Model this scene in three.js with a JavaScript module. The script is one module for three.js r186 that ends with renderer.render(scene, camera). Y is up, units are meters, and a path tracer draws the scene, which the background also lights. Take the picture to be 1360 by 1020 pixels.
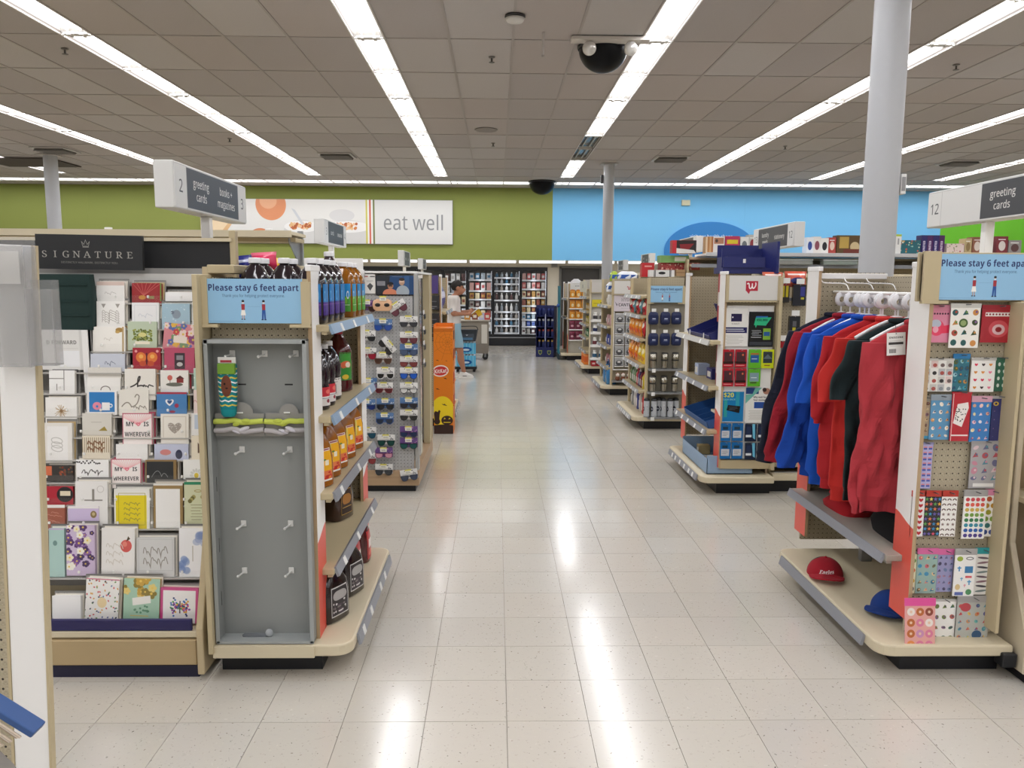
import * as THREE from 'three';
import { RoundedBoxGeometry } from 'three/addons/geometries/RoundedBoxGeometry.js';
import { mergeGeometries, toCreasedNormals } from 'three/addons/utils/BufferGeometryUtils.js';
import { RectAreaLightUniformsLib } from 'three/addons/lights/RectAreaLightUniformsLib.js';
import { MarchingCubes } from 'three/addons/objects/MarchingCubes.js';

// ---------- camera, exposure ----------
const scene = new THREE.Scene();
scene.background = new THREE.Color(0x000000);
const camera = new THREE.PerspectiveCamera(52.15, 1360 / 1020, 0.05, 80);
camera.position.set(0, 1.625, 0);
camera.rotation.order = 'YXZ';
camera.rotation.set(-0.1284, -0.0199, 0.006);
camera.updateMatrixWorld(true); camera.updateProjectionMatrix();
const renderer = new THREE.WebGLRenderer({ antialias: true });
renderer.toneMapping = THREE.LinearToneMapping;
renderer.toneMappingExposure = 1.18;
renderer.shadowMap.enabled = true;
RectAreaLightUniformsLib.init();
const LAMP_COLOR = 0xf7f8fc, LAMP_POWER = 10.5, COVE_POWER = 5, CORNICE_POWER = 3;

// ---------- helpers ----------
let seed = 20211;
const rnd = () => { seed = (seed + 0x6d2b79f5) | 0; let t = Math.imul(seed ^ (seed >>> 15), 1 | seed); t = (t + Math.imul(t ^ (t >>> 7), 61 | t)) ^ t; return ((t ^ (t >>> 14)) >>> 0) / 4294967296; };
const rr = (a, b) => a + (b - a) * rnd();
const pick = (a) => a[Math.floor(rnd() * a.length)];
const taken = {};
const numbered = (n) => { const k = taken[n] = (taken[n] ?? -1) + 1; return k ? n + '_' + String(k).padStart(3, '0') : n; };
const matCache = {};
function M(color, roughness = 0.6, extra) {
  const key = color + '|' + roughness + '|' + JSON.stringify(extra ?? 0);
  return matCache[key] ??= new THREE.MeshPhysicalMaterial({ color, roughness, ...extra });
}
function mesh(name, geo, mat) { const m = new THREE.Mesh(geo, mat); m.name = name; m.castShadow = m.receiveShadow = true; return m; }
// a thing: a Group standing at its base; its parts are added with part(), in world metres when the thing is not turned
function thing(name, label, category, [x, y, z] = [0, 0, 0], turn = 0, group) {
  const o = new THREE.Group(); o.name = numbered(name); scene.add(o);
  o.position.set(x, y, z); o.rotation.y = turn; o.userData = { label, category };
  if (group) o.userData.group = group;
  return o;
}
function part(parent, name, geo, mat, label) {     // geo in the parent's own coordinates
  const m = mesh(name, geo, mat); if (label) m.userData.label = label; parent.add(m); return m;
}
function wpart(root, name, geo, mat, label) {      // geo in world metres, root not turned
  geo.translate(-root.position.x, -root.position.y, -root.position.z);
  return part(root, name, geo, mat, label);
}
function solo(name, label, category, geo, mat, [x, y, z] = [0, 0, 0], turn = 0, group) {
  const m = mesh(numbered(name), geo, mat); m.position.set(x, y, z); m.rotation.y = turn; m.userData = { label, category };
  if (group) m.userData.group = group;
  scene.add(m); return m;
}
function struct(name, geo, mat) { const m = mesh(name, geo, mat); m.userData = { kind: 'structure' }; scene.add(m); return m; }
function copyOf(o, [x, y, z], turn, label) {
  const c = o.clone(); c.name = numbered(o.name.replace(/_\d{3}$/, '')); scene.add(c); c.position.set(x, y, z);
  if (turn !== undefined) c.rotation.y = turn;
  c.userData = { ...o.userData }; if (label) c.userData.label = label;
  return c;
}
const bx = (x0, x1, y0, y1, z0, z1) => { const g = new THREE.BoxGeometry(Math.abs(x1 - x0), Math.abs(y1 - y0), Math.abs(z1 - z0)); g.translate((x0 + x1) / 2, (y0 + y1) / 2, (z0 + z1) / 2); return g; };
const rbx = (x0, x1, y0, y1, z0, z1, r = 0.006, s = 1) => { const w = Math.abs(x1 - x0), h = Math.abs(y1 - y0), d = Math.abs(z1 - z0), g = new RoundedBoxGeometry(w, h, d, s, Math.min(r, w * 0.49, h * 0.49, d * 0.49)); g.translate((x0 + x1) / 2, (y0 + y1) / 2, (z0 + z1) / 2); return g; };
const merge = (list) => mergeGeometries(list.map((g) => { const n = g.index ? g.toNonIndexed() : g; for (const k of Object.keys(n.attributes)) if (!['position', 'normal', 'uv'].includes(k)) n.deleteAttribute(k); return n; }));
function tube(pts, r, seg = 24, rad = 8, closed = false) { return new THREE.TubeGeometry(new THREE.CatmullRomCurve3(pts.map((p) => new THREE.Vector3(...p)), closed, 'catmullrom', 0.35), seg, r, rad, closed); }
function rod(a, b, r, rad = 8) { const A = new THREE.Vector3(...a), Bv = new THREE.Vector3(...b), L = A.distanceTo(Bv), g = new THREE.CylinderGeometry(r, r, L, rad); g.applyQuaternion(new THREE.Quaternion().setFromUnitVectors(new THREE.Vector3(0, 1, 0), Bv.clone().sub(A).normalize())); g.translate((A.x + Bv.x) / 2, (A.y + Bv.y) / 2, (A.z + Bv.z) / 2); return g; }
function lathe(prof, seg = 24) { return new THREE.LatheGeometry(prof.map(([r, y]) => new THREE.Vector2(r, y)), seg); }
function plate(pts, h, bevel = 0.004) {            // outline in x,z -> slab of height h standing on y = 0
  const s = new THREE.Shape(pts.map(([x, z]) => new THREE.Vector2(x, -z)));
  const g = new THREE.ExtrudeGeometry(s, { depth: h - 2 * bevel, bevelEnabled: true, bevelSize: bevel, bevelThickness: bevel, bevelOffset: -bevel, bevelSegments: 2, curveSegments: 8 });
  g.rotateX(-Math.PI / 2); g.translate(0, bevel, 0); return g;
}
function uvm(g, s = 1, ou = 0, ov = 0) {           // uv in metres by face direction, divided by s
  const p = g.attributes.position, n = g.attributes.normal, uv = new Float32Array(p.count * 2);
  for (let i = 0; i < p.count; i++) {
    const ax = Math.abs(n.getX(i)), ay = Math.abs(n.getY(i)), az = Math.abs(n.getZ(i));
    const [a, b] = ay > ax && ay > az ? [p.getX(i), -p.getZ(i)] : ax > az ? [p.getZ(i), p.getY(i)] : [p.getX(i), p.getY(i)];
    uv[2 * i] = a / s + ou; uv[2 * i + 1] = b / s + ov;
  }
  g.setAttribute('uv', new THREE.BufferAttribute(uv, 2)); return g;
}
function canvasTex(w, h, draw, { color = true, repeat = true } = {}) {
  const c = document.createElement('canvas'); c.width = w; c.height = h; draw(c.getContext('2d'), w, h);
  const t = new THREE.CanvasTexture(c); if (color) t.colorSpace = THREE.SRGBColorSpace;
  if (repeat) t.wrapS = t.wrapT = THREE.RepeatWrapping;
  return t;
}

// ---------- printed faces: cells of shared sheets ----------
const sheets = []; const SHEET = 2048;
function newSheet() { const c = document.createElement('canvas'); c.width = c.height = SHEET; const s = { ctx: c.getContext('2d'), x: 0, y: 0, row: 0, tex: new THREE.CanvasTexture(c), mats: {} }; s.tex.colorSpace = THREE.SRGBColorSpace; sheets.push(s); return s; }
function cell(w, h, edge, draw) {                  // draw(ctx, w, h) in pixels; edge is the colour of the unprinted sides
  w = Math.round(w); h = Math.round(h);
  let s = sheets[sheets.length - 1] ?? newSheet();
  if (s.x + w + 4 > SHEET) { s.x = 0; s.y += s.row; s.row = 0; }
  if (s.y + h + 12 > SHEET) s = newSheet();
  const x = s.x, y = s.y, k = s.ctx; s.x += w + 4; s.row = Math.max(s.row, h + 12);
  k.save(); k.fillStyle = edge; k.fillRect(x, y, w + 4, h + 12); k.beginPath(); k.rect(x + 2, y + 2, w, h); k.clip(); k.translate(x + 2, y + 2); draw(k, w, h); k.restore();
  const q = SHEET;
  return { s, u0: (x + 2.5) / q, u1: (x + 1.5 + w) / q, v0: 1 - (y + 1.5 + h) / q, v1: 1 - (y + 2.5) / q, eu: (x + 4) / q, ev: 1 - (y + h + 7) / q };
}
function sheetMat(c, rough = 0.5, extra) { const k = rough + JSON.stringify(extra ?? 0); return c.s.mats[k] ??= new THREE.MeshPhysicalMaterial({ map: c.s.tex, roughness: rough, ...extra }); }
// box centred at the origin, the cell on its +z face (and, with both, on -z); all other sides take the edge colour
function pbox(w, h, d, c, both = false, r = 0) {
  const g = new THREE.BoxGeometry(w, h, d), uv = g.attributes.uv;
  for (let i = 0; i < 24; i++) {
    const f = Math.floor(i / 4);
    if (f === 4 || (both && f === 5)) uv.setXY(i, c.u0 + (c.u1 - c.u0) * uv.getX(i), c.v0 + (c.v1 - c.v0) * uv.getY(i));
    else uv.setXY(i, c.eu, c.ev);
  }
  return g;
}
function puv(g, c) {                               // an existing 0..1 uv onto a cell
  const uv = g.attributes.uv; for (let i = 0; i < uv.count; i++) uv.setXY(i, c.u0 + (c.u1 - c.u0) * uv.getX(i), c.v0 + (c.v1 - c.v0) * uv.getY(i)); return g;
}
// drawing bits for printed faces
const fillR = (k, c, x, y, w, h) => { k.fillStyle = c; k.fillRect(x, y, w, h); };
const dot = (k, c, x, y, r, r2 = r, a = 0) => { k.fillStyle = c; k.beginPath(); k.ellipse(x, y, r, r2, a, 0, 7); k.fill(); };
const poly = (k, c, pts) => { k.fillStyle = c; k.beginPath(); pts.forEach(([x, y], i) => (i ? k.lineTo(x, y) : k.moveTo(x, y))); k.closePath(); k.fill(); };
const txt = (k, s, x, y, size, c, font = 'sans-serif', bold = '', align = 'center', width) => { k.fillStyle = c; k.font = (bold ? bold + ' ' : '') + size + 'px ' + font; k.textAlign = align; k.textBaseline = 'middle'; k.fillText(s, x, y, width); };
const rules = (k, c, x, y, w, n, gap, lw = 2) => { for (let i = 0; i < n; i++) fillR(k, c, x + (i % 2) * w * 0.06, y + i * gap, w * (i % 3 === 2 ? 0.7 : 0.9), lw); };
const heart = (k, c, x, y, s, stroke) => { k.beginPath(); k.moveTo(x, y + s * 0.75); k.bezierCurveTo(x - s * 1.5, y - s * 0.2, x - s * 0.7, y - s * 1.1, x, y - s * 0.35); k.bezierCurveTo(x + s * 0.7, y - s * 1.1, x + s * 1.5, y - s * 0.2, x, y + s * 0.75); if (stroke) { k.strokeStyle = c; k.lineWidth = stroke; k.stroke(); } else { k.fillStyle = c; k.fill(); } };
const star = (k, c, x, y, r, n = 5, inner = 0.45) => { k.fillStyle = c; k.beginPath(); for (let i = 0; i < 2 * n; i++) { const a = i * Math.PI / n - Math.PI / 2, q = i % 2 ? r * inner : r; k.lineTo(x + q * Math.cos(a), y + q * Math.sin(a)); } k.closePath(); k.fill(); };
const scrawl = (k, c, x, y, w, h, n, lw) => { k.strokeStyle = c; k.lineWidth = lw; k.beginPath(); k.moveTo(x, y); for (let i = 1; i <= n; i++) k.quadraticCurveTo(x + w * (i - 0.75) / n, y - h * (i % 2 ? 1 : 0.4), x + w * i / n, y + h * 0.3 * (i % 3 - 1)); k.stroke(); };
const speck = (k, cols, w, h, n, r) => { for (let i = 0; i < n; i++) dot(k, pick(cols), rnd() * w, rnd() * h, r * rr(0.5, 1.3)); };

// ---------- the room ----------
const CEIL = 3.919, T = 0.3048;
const XL = -13.9, XR = 13.9, ZB = -20.35, ZF = 8.2;
const seen = (x, y, z) => { const v = new THREE.Vector3(x, y, z); const d = v.distanceTo(camera.position); v.project(camera); return v.z < 1 && Math.abs(v.x) < 1.12 && Math.abs(v.y) < 1.12 && z < -0.3 ? d : Infinity; };
{
  const draw = (k, w, h) => {
    fillR(k, '#c9c4ba', 0, 0, w, h);
    for (let i = 0; i < 900; i++) { k.globalAlpha = 0.04; dot(k, pick(['#d6d1c8', '#bdb7ac', '#cbc3bb']), rnd() * w, rnd() * h, rr(4, 16), rr(2, 8), rnd() * 3); }
    for (let i = 0; i < 2600; i++) { k.globalAlpha = rr(0.15, 0.5); dot(k, pick(['#8d857a', '#a39a8e', '#e4ded4', '#7d756c', '#a8978a']), rnd() * w, rnd() * h, rr(1, 4.5), rr(0.6, 1.6), rnd() * 3); }
    for (let i = 0; i < 260; i++) { k.globalAlpha = rr(0.45, 0.9); dot(k, pick(['#4c4640', '#6a5c50', '#3b3733', '#7a6658']), rnd() * w, rnd() * h, rr(1.2, 4.2), rr(0.8, 1.8), rnd() * 3); }
    k.globalAlpha = 0.35; k.strokeStyle = '#6f675e';
    for (let i = 0; i < 40; i++) { const x = rnd() * w, y = rnd() * h; k.lineWidth = rr(0.6, 1.6); k.beginPath(); k.moveTo(x, y); k.quadraticCurveTo(x + rr(-18, 18), y + rr(-8, 8), x + rr(-34, 34), y + rr(-16, 16)); k.stroke(); }
    k.globalAlpha = 1;
  };
  const tex = canvasTex(1024, 1024, draw);
  const rough = canvasTex(512, 512, (k, w, h) => { fillR(k, '#5f5f5f', 0, 0, w, h); for (let i = 0; i < 500; i++) { k.globalAlpha = 0.06; dot(k, pick(['#8a8a8a', '#3c3c3c']), rnd() * w, rnd() * h, rr(6, 50), rr(3, 20), rnd() * 3); } for (let i = 0; i < 120; i++) { k.globalAlpha = 0.25; dot(k, '#a8a8a8', rnd() * w, rnd() * h, rr(4, 20), rr(0.6, 1.4), rnd() * 3); } k.globalAlpha = 1; }, { color: false });
  const tones = ['#ffffff', '#fdfcfa', '#fffdfb', '#faf9f8'].map((c) => new THREE.MeshPhysicalMaterial({ color: c, map: tex, roughness: 0.6, roughnessMap: rough, clearcoat: 0.55, clearcoatRoughness: 0.13 }));
  const floor = struct('floor', bx(XL, XR, -0.2, -0.0035, ZB - 0.9, ZF), M('#8c857b', 0.8));
  const S = T - 0.0022;
  const geos = []; for (let i = 0; i < 12; i++) { const g = bx(-S / 2, S / 2, -0.0035, 0, -S / 2, S / 2); g.deleteAttribute('uv'); uvm(g, 1.2192, rnd(), rnd()); if (i % 2) { const u = g.attributes.uv; for (let j = 0; j < u.count; j++) u.setXY(j, u.getY(j), -u.getX(j)); } geos.push(g); }
  const spots = [];
  for (let i = Math.ceil((XL - 0.0428) / T); 0.0428 + (i + 1) * T < XR; i++) for (let j = -36; -(2.7456 + (j + 1) * T) > ZB; j++) {
    const x = 0.0428 + (i + 0.5) * T, z = -(2.7456 + (j + 0.5) * T); if (z < ZF - 0.2) spots.push([x, z, seen(x, 0, z) + (Math.abs(x - 0.5) > 1.4 && z < -3.2 ? 40 : 0)]);
  }
  spots.sort((a, b) => a[2] - b[2]);
  const rest = tones.map(() => []);
  spots.forEach(([x, z], n) => {
    const g = pick(geos), t = Math.floor(rnd() * 4);
    if (n < 300) { const m = mesh('floor_tile', g, tones[t]); m.position.set(x, 0, z); m.castShadow = false; floor.add(m); } else rest[t].push(g.clone().translate(x, 0, z));
  });
  const g4 = rest.map((l) => merge(l)), all = mergeGeometries(g4, true), m = mesh('floor_tiles', all, tones); m.userData = { kind: 'stuff' }; floor.add(m);
}
{ // ceiling of lay-in tiles in a metal grid
  const tex = canvasTex(512, 512, (k, w, h) => { fillR(k, '#bbb6b4', 0, 0, w, h); for (let i = 0; i < 9000; i++) { k.globalAlpha = rr(0.1, 0.4); dot(k, pick(['#9c9591', '#d6d0cc', '#8a827e']), rnd() * w, rnd() * h, rr(0.4, 1.3)); } k.globalAlpha = 1; });
  const tm = ['#ffffff', '#f8f4f2', '#f2f0f0'].map((c) => new THREE.MeshStandardMaterial({ color: c, map: tex, roughness: 0.95 }));
  const bar = M('#a9a29e', 0.6);
  const ceil = struct('ceiling', bx(XL, XR, CEIL + 0.12, CEIL + 0.3, ZB - 0.9, ZF), M('#8f8b88', 0.9));
  const U = 0.6096, C0 = -3.206;
  const zE = []; for (let j = -13; j <= 8; j++) zE.push(-7.8408 - 1.2192 * j); zE.push(-18.4); // near to far
  zE.push(-18.9, -19.6);
  const xs = []; for (let g = -6; g <= 5; g++) for (let t = 0; t < 4; t++) xs.push(C0 + (3.5 + 4.5 * g + t) * U);
  const gcache = {}; const tg = (w, d, v) => gcache[[w.toFixed(3), d.toFixed(3), v]] ??= uvm(bx(-w / 2, w / 2, 0.006, 0.02, -d / 2, d / 2), 0.6, v * 0.37, v * 0.21);
  const list = [];
  for (const x of xs) for (let j = 0; j + 1 < zE.length; j++) {
    const a = zE[j], b = zE[j + 1]; if (Math.abs(a + 18.4) < 0.01) continue;
    if (x < XL || x + U > XR) continue;
    list.push([x + U / 2, (a + b) / 2, a - b, seen(x + U / 2, CEIL, (a + b) / 2)]);
  }
  // the foot-wide gaps past the ends of the lamp rows
  for (let g = -6; g <= 6; g++) for (const [a, b] of [[-17.594, -18.4], [-18.9, -19.6]]) { const x = C0 + (3 + 4.5 * g) * U; if (x > XL && x < XR - 0.4) list.push([x + U / 4, (a + b) / 2, a - b, seen(x, CEIL, (a + b) / 2), 0.3048]); }
  for (const g of [-6, -5, -4, 4, 5, 6]) for (let j = 0; j < 21; j++) { const x = C0 + (3 + 4.5 * g) * U; if (Math.abs(x) > 10.5 && x > XL && x < XR - 0.4) list.push([x + U / 4, (zE[j] + zE[j + 1]) / 2, 1.2192, seen(x, CEIL, zE[j]), 0.3048]); }
  list.sort((a, b) => a[3] - b[3]);
  const rest = [];
  list.forEach(([x, z, d, , w = U], n) => { const g = tg(w - 0.006, d - 0.006, n % 3); if (n < 300) { const m = mesh('ceiling_tile', g, tm[n % 3]); m.position.set(x, CEIL, z); ceil.add(m); } else rest.push(g.clone().translate(x, CEIL, z)); });
  const rm = mesh('ceiling_tiles', merge(rest), tm[1]); rm.userData = { kind: 'stuff' }; ceil.add(rm);
  for (let g = -6; g <= 6; g++) for (const t of [0, 0.5, 1.5, 2.5, 3.5]) { const x = C0 + (3 + 4.5 * g + t) * U; if (x > XL && x < XR) { const m = mesh('grid_bar', bx(-0.012, 0.012, 0, 0.03, -19.6, ZF), bar); m.position.set(x, CEIL - 0.001, 0); ceil.add(m); } }
  for (const z of zE) { const m = mesh('grid_bar', bx(XL, XR, 0, 0.028, -0.012, 0.012), bar); m.position.set(0, CEIL, z); ceil.add(m); }
}
// walls
const cream = M('#d8cfbd', 0.8);
struct('wall_left', bx(XL - 0.2, XL, 0, CEIL + 0.3, ZB - 0.9, ZF), cream);
struct('wall_right', bx(XR, XR + 0.2, 0, CEIL + 0.3, ZB - 0.9, ZF), cream);
struct('wall_front', bx(XL - 0.2, XR + 0.2, 0, CEIL + 0.3, ZF, ZF + 0.2), M('#e0dcd4', 0.8));
// back wall with openings for the coolers (x -3.44 .. 1.30) and the door (x 1.64 .. 2.65)
{
  const w = struct('wall_back', merge([bx(XL, -3.44, 0, CEIL, ZB - 0.2, ZB), bx(-3.44, 1.3, 2.02, CEIL, ZB - 0.2, ZB), bx(1.3, 1.64, 0, CEIL, ZB - 0.2, ZB), bx(1.64, 2.66, 2.03, CEIL, ZB - 0.2, ZB), bx(2.66, XR, 0, CEIL, ZB - 0.2, ZB), bx(XL - 0.2, XR + 0.2, 0, CEIL, ZB - 0.95, ZB - 0.9)]), cream);
  const d = struct('door_1', rbx(1.66, 2.64, 0, 2.0, ZB - 0.1, ZB - 0.05), M('#4a4744', 0.6));
  const fr = merge([bx(1.6, 1.66, 0, 2.03, ZB - 0.12, ZB + 0.02), bx(2.64, 2.7, 0, 2.03, ZB - 0.12, ZB + 0.02), bx(1.6, 2.7, 2.0, 2.06, ZB - 0.12, ZB + 0.02)]);
  d.add(mesh('door_frame', fr, M('#6b6862', 0.5))); d.add(mesh('door_handle', rbx(1.74, 1.77, 0.95, 1.1, ZB - 0.05, ZB - 0.01), M('#b9b7b2', 0.3, { metalness: 0.8 })));
}
// coloured fascia above the coolers
const FZ = -19.6, FB = 2.18;
{
  const gr = M('#8b9549', 0.7), bl = M('#78c0ee', 0.7), li = M('#6cc02c', 0.7);
  const t1 = struct('trim_1', bx(XL, 1.36, FB, CEIL, FZ - 0.12, FZ - 0.01), gr);
  for (const [a, b] of [[XL, -9.92], [-9.918, -3.4], [-3.398, 1.36]]) t1.add(mesh('panel', bx(a, b, FB, CEIL, FZ - 0.01, FZ), gr));
  const t2 = struct('trim_2', bx(1.36, 11.0, FB, CEIL, FZ - 0.12, FZ - 0.01), bl);
  for (const [a, b] of [[1.36, 6.1], [6.102, 11.0]]) t2.add(mesh('panel', bx(a, b, FB, CEIL, FZ - 0.01, FZ), bl));
  struct('trim_3', bx(11.0, XR, FB, CEIL, FZ - 0.12, FZ), li);
  struct('trim_4', bx(XL, XR, FB + 0.03, FB + 0.06, ZB, FZ - 0.12), cream);
}
// columns
for (const [i, x, z, r] of [[1, 2.545, -5.28, 0.11], [2, 2.17, -15.6, 0.105], [3, -8.3, -15.15, 0.12]]) {
  const c = struct('column_' + i, new THREE.CylinderGeometry(r, r, CEIL, 40).translate(x, CEIL / 2, z), M('#b9bbbf', 0.45));
  c.add(mesh('collar', bx(x - r * 1.5, x + r * 1.5, CEIL - 0.012, CEIL - 0.002, z - r * 1.5, z + r * 1.5), M('#bdb9b5', 0.6)));
}
// ---------- lamps in the ceiling ----------
{
  const white = M('#e9e7e3', 0.5), glow = new THREE.MeshStandardMaterial({ color: '#f4f1ec', roughness: 0.6, emissive: LAMP_COLOR, emissiveIntensity: 1.1 }), tubeM = new THREE.MeshStandardMaterial({ color: '#ffffff', roughness: 0.4, emissive: LAMP_COLOR, emissiveIntensity: 1.6 });
  const deadTube = M('#b7b4ae', 0.3), gloss = M('#8d8a86', 0.25, { metalness: 0.6 }), clip = M('#d3d0cb', 0.5);
  const L = 2.43, W = 0.29;
  const gHouse = merge([bx(-W / 2 - 0.008, -W / 2, -0.004, 0.085, -L / 2, L / 2), bx(W / 2, W / 2 + 0.008, -0.004, 0.085, -L / 2, L / 2), bx(-W / 2, W / 2, 0.075, 0.085, -L / 2, L / 2), bx(-W / 2, W / 2, -0.004, 0.08, -L / 2, -L / 2 + 0.008), bx(-W / 2, W / 2, -0.004, 0.08, L / 2 - 0.008, L / 2)]);
  const gRefl = bx(-W / 2, W / 2, 0.06, 0.064, -L / 2 + 0.01, L / 2 - 0.01);
  const gTube = rod([0, 0.035, -0.56], [0, 0.035, 0.56], 0.0127, 10);
  const gHold = merge([bx(-0.11, 0.11, -0.002, 0.05, -0.012, 0.012), bx(-0.075, -0.045, -0.01, 0.05, -0.022, 0.022), bx(0.045, 0.075, -0.01, 0.05, -0.022, 0.022)]);
  let first, dead;
  const make = (lit) => {
    const o = thing('ceiling_light', 'lit fluorescent fixture in a long row across the tile ceiling', 'light', [0, 0, 0], 0, 'lit fluorescent ceiling fixtures');
    part(o, 'housing', gHouse, white); part(o, 'reflector', gRefl, lit ? glow : gloss);
    for (const x of [-0.06, 0.06]) for (const z of [-0.6, 0.6]) { const t = part(o, 'tube', gTube, lit ? tubeM : deadTube); t.position.set(x, 0, z); }
    for (const z of [-1.19, 0, 1.19]) part(o, 'lamp_holder', gHold, clip).position.set(0, 0, z);
    return o;
  };
  const ROWS = ['lit fixture in the lamp row over the thin far column', 'lit fixture in the lamp row ending behind the SIGNATURE board', 'lit fixture in the lamp row crossing above the card rack', 'lit fixture in the lamp row above the juice end cap', 'lit fixture in the lamp row beside the large security dome', 'lit fixture in the lamp row passing behind the thick column', 'lit fixture in the lamp row over the aisle 12 sign', 'lit fixture in the lamp row over the lime fascia'];
  for (let g = -3; g <= 4; g++) for (let k = 0; k < 10; k++) {
    const x = -3.206 + (3.25 + 4.5 * g) * 0.6096, z = -17.594 + 2.4384 * (k + 0.5), off = g === 1 && k === 1;
    if (off) { dead = make(false); dead.position.set(x, CEIL, z); dead.userData = { label: 'unlit fluorescent fixture with grey tubes between lit ones', category: 'light' }; continue; }
    const o = first ? copyOf(first, [x, CEIL, z]) : (first = make(true)); o.position.set(x, CEIL, z); o.userData = { label: ROWS[g + 3], category: 'light', group: ROWS[g + 3].replace('lit fixture', 'fixtures') };
    const l = new THREE.RectAreaLight(LAMP_COLOR, LAMP_POWER, W - 0.03, L - 0.05); l.name = 'ceiling_light_lamp'; l.position.set(x, CEIL + 0.012, z); l.rotation.x = -Math.PI / 2; l.castShadow = true; scene.add(l);
  }
  // long cove fixture along the top of the back wall
  for (let i = -5; i <= 5; i++) {
    const x = i * 2.44 + 0.3, o = thing('wall_washer', 'thin white strip fixture running along the ceiling above the coloured wall', 'light', [x, CEIL, -18.65], 0, 'strip fixtures washing the back wall');
    part(o, 'housing', merge([bx(-1.22, 1.22, 0.05, 0.08, -0.25, 0.25), bx(-1.22, 1.22, -0.004, 0.05, 0.235, 0.25), bx(-1.22, 1.22, -0.004, 0.05, -0.25, -0.235)]), white);
    part(o, 'diffuser', bx(-1.215, 1.215, 0.012, 0.02, -0.235, 0.235), glow); part(o, 'end_cap', bx(1.205, 1.22, -0.006, 0.05, -0.24, 0.24), clip);
    const l = new THREE.RectAreaLight(LAMP_COLOR, COVE_POWER, 2.4, 0.44); l.name = 'wall_washer_lamp'; l.position.set(x, CEIL + 0.006, -18.65); l.rotation.x = -Math.PI / 2; l.castShadow = true; scene.add(l);
  }
  // strips under the fascia
  for (let i = -7; i <= 9; i++) {
    const x = -0.1 + i * 1.22, o = thing('cornice_light', 'short tube light tucked under the edge of the coloured fascia', 'light', [x, FB, FZ - 0.05], 0, 'tube lights under the fascia');
    part(o, 'housing', rbx(-0.58, 0.58, -0.02, 0, -0.05, 0.05, 0.004), white); part(o, 'tube', new THREE.CylinderGeometry(0.028, 0.028, 1.14, 12).rotateZ(Math.PI / 2).translate(0, -0.045, 0.005), glow);
    const l = new THREE.RectAreaLight(LAMP_COLOR, CORNICE_POWER, 1.1, 0.06); l.name = 'cornice_light_lamp'; l.position.set(x, FB - 0.08, FZ - 0.05); l.rotation.x = -Math.PI / 2; l.castShadow = true; scene.add(l);
  }
}

// ---------- shapes shared by many things ----------
const superE = (a, n) => [Math.sign(Math.cos(a)) * Math.pow(Math.abs(Math.cos(a)), 2 / n), Math.sign(Math.sin(a)) * Math.pow(Math.abs(Math.sin(a)), 2 / n)];
// a body of stacked rounded cross-sections [y, rx, rz, n = 2, ox = 0, oz = 0]
function loft(sec, seg = 24, wob) {
  const pos = [], uv = [], idx = [], N = sec.length;
  sec.forEach(([y, rx, rz, n = 2, ox = 0, oz = 0], j) => { for (let i = 0; i <= seg; i++) { const a = i / seg * 2 * Math.PI, [c, s] = superE(a, n), k = wob ? wob(a, j / (N - 1)) : 1; pos.push(ox + rx * c * k, y, oz + rz * s * k); uv.push(i / seg, j / (N - 1)); } });
  for (let j = 0; j < N - 1; j++) for (let i = 0; i < seg; i++) { const a = j * (seg + 1) + i, b = a + 1, c = a + seg + 1, d = c + 1; idx.push(a, c, b, b, c, d); }
  for (const [j, flip] of [[0, 0], [N - 1, 1]]) { const [y, , , , ox = 0, oz = 0] = sec[j], c = pos.length / 3; pos.push(ox, y, oz); uv.push(0.5, flip); for (let i = 0; i < seg; i++) { const a = j * (seg + 1) + i; flip ? idx.push(a, c, a + 1) : idx.push(a, a + 1, c); } }
  const g = new THREE.BufferGeometry(); g.setAttribute('position', new THREE.Float32BufferAttribute(pos, 3)); g.setAttribute('uv', new THREE.Float32BufferAttribute(uv, 2)); g.setIndex(idx);
  return toCreasedNormals(g, 0.9);
}
// a printed label lying on such a body between heights y0..y1 and angles a0..a1
function loftLabel(sec, y0, y1, a0, a1, c, off = 0.0012, rows = 6, cols = 12) {
  const at = (y) => { for (let j = 0; j + 1 < sec.length; j++) if (y <= sec[j + 1][0]) { const t = (y - sec[j][0]) / (sec[j + 1][0] - sec[j][0]); return [0, 1, 2, 3, 4, 5].map((q) => { const d = q === 3 ? 2 : 0, A = sec[j][q] ?? d, B = sec[j + 1][q] ?? d; return A + (B - A) * t; }); } return sec[sec.length - 1]; };
  const pos = [], uv = [], idx = [];
  for (let j = 0; j <= rows; j++) for (let i = 0; i <= cols; i++) { const y = y0 + (y1 - y0) * j / rows, s = at(y), a = a0 + (a1 - a0) * i / cols, [cx, sz] = superE(a, s[3] ?? 2); pos.push((s[4] ?? 0) + (s[1] + off) * cx, y, (s[5] ?? 0) + (s[2] + off) * sz); uv.push(1 - i / cols, j / rows); }
  for (let j = 0; j < rows; j++) for (let i = 0; i < cols; i++) { const a = j * (cols + 1) + i, b = a + 1, d = a + cols + 1, e = d + 1; idx.push(a, d, b, b, d, e); }
  const g = new THREE.BufferGeometry(); g.setAttribute('position', new THREE.Float32BufferAttribute(pos, 3)); g.setAttribute('uv', new THREE.Float32BufferAttribute(uv, 2)); g.setIndex(idx); g.computeVertexNormals();
  return puv(g, c);
}
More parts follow.
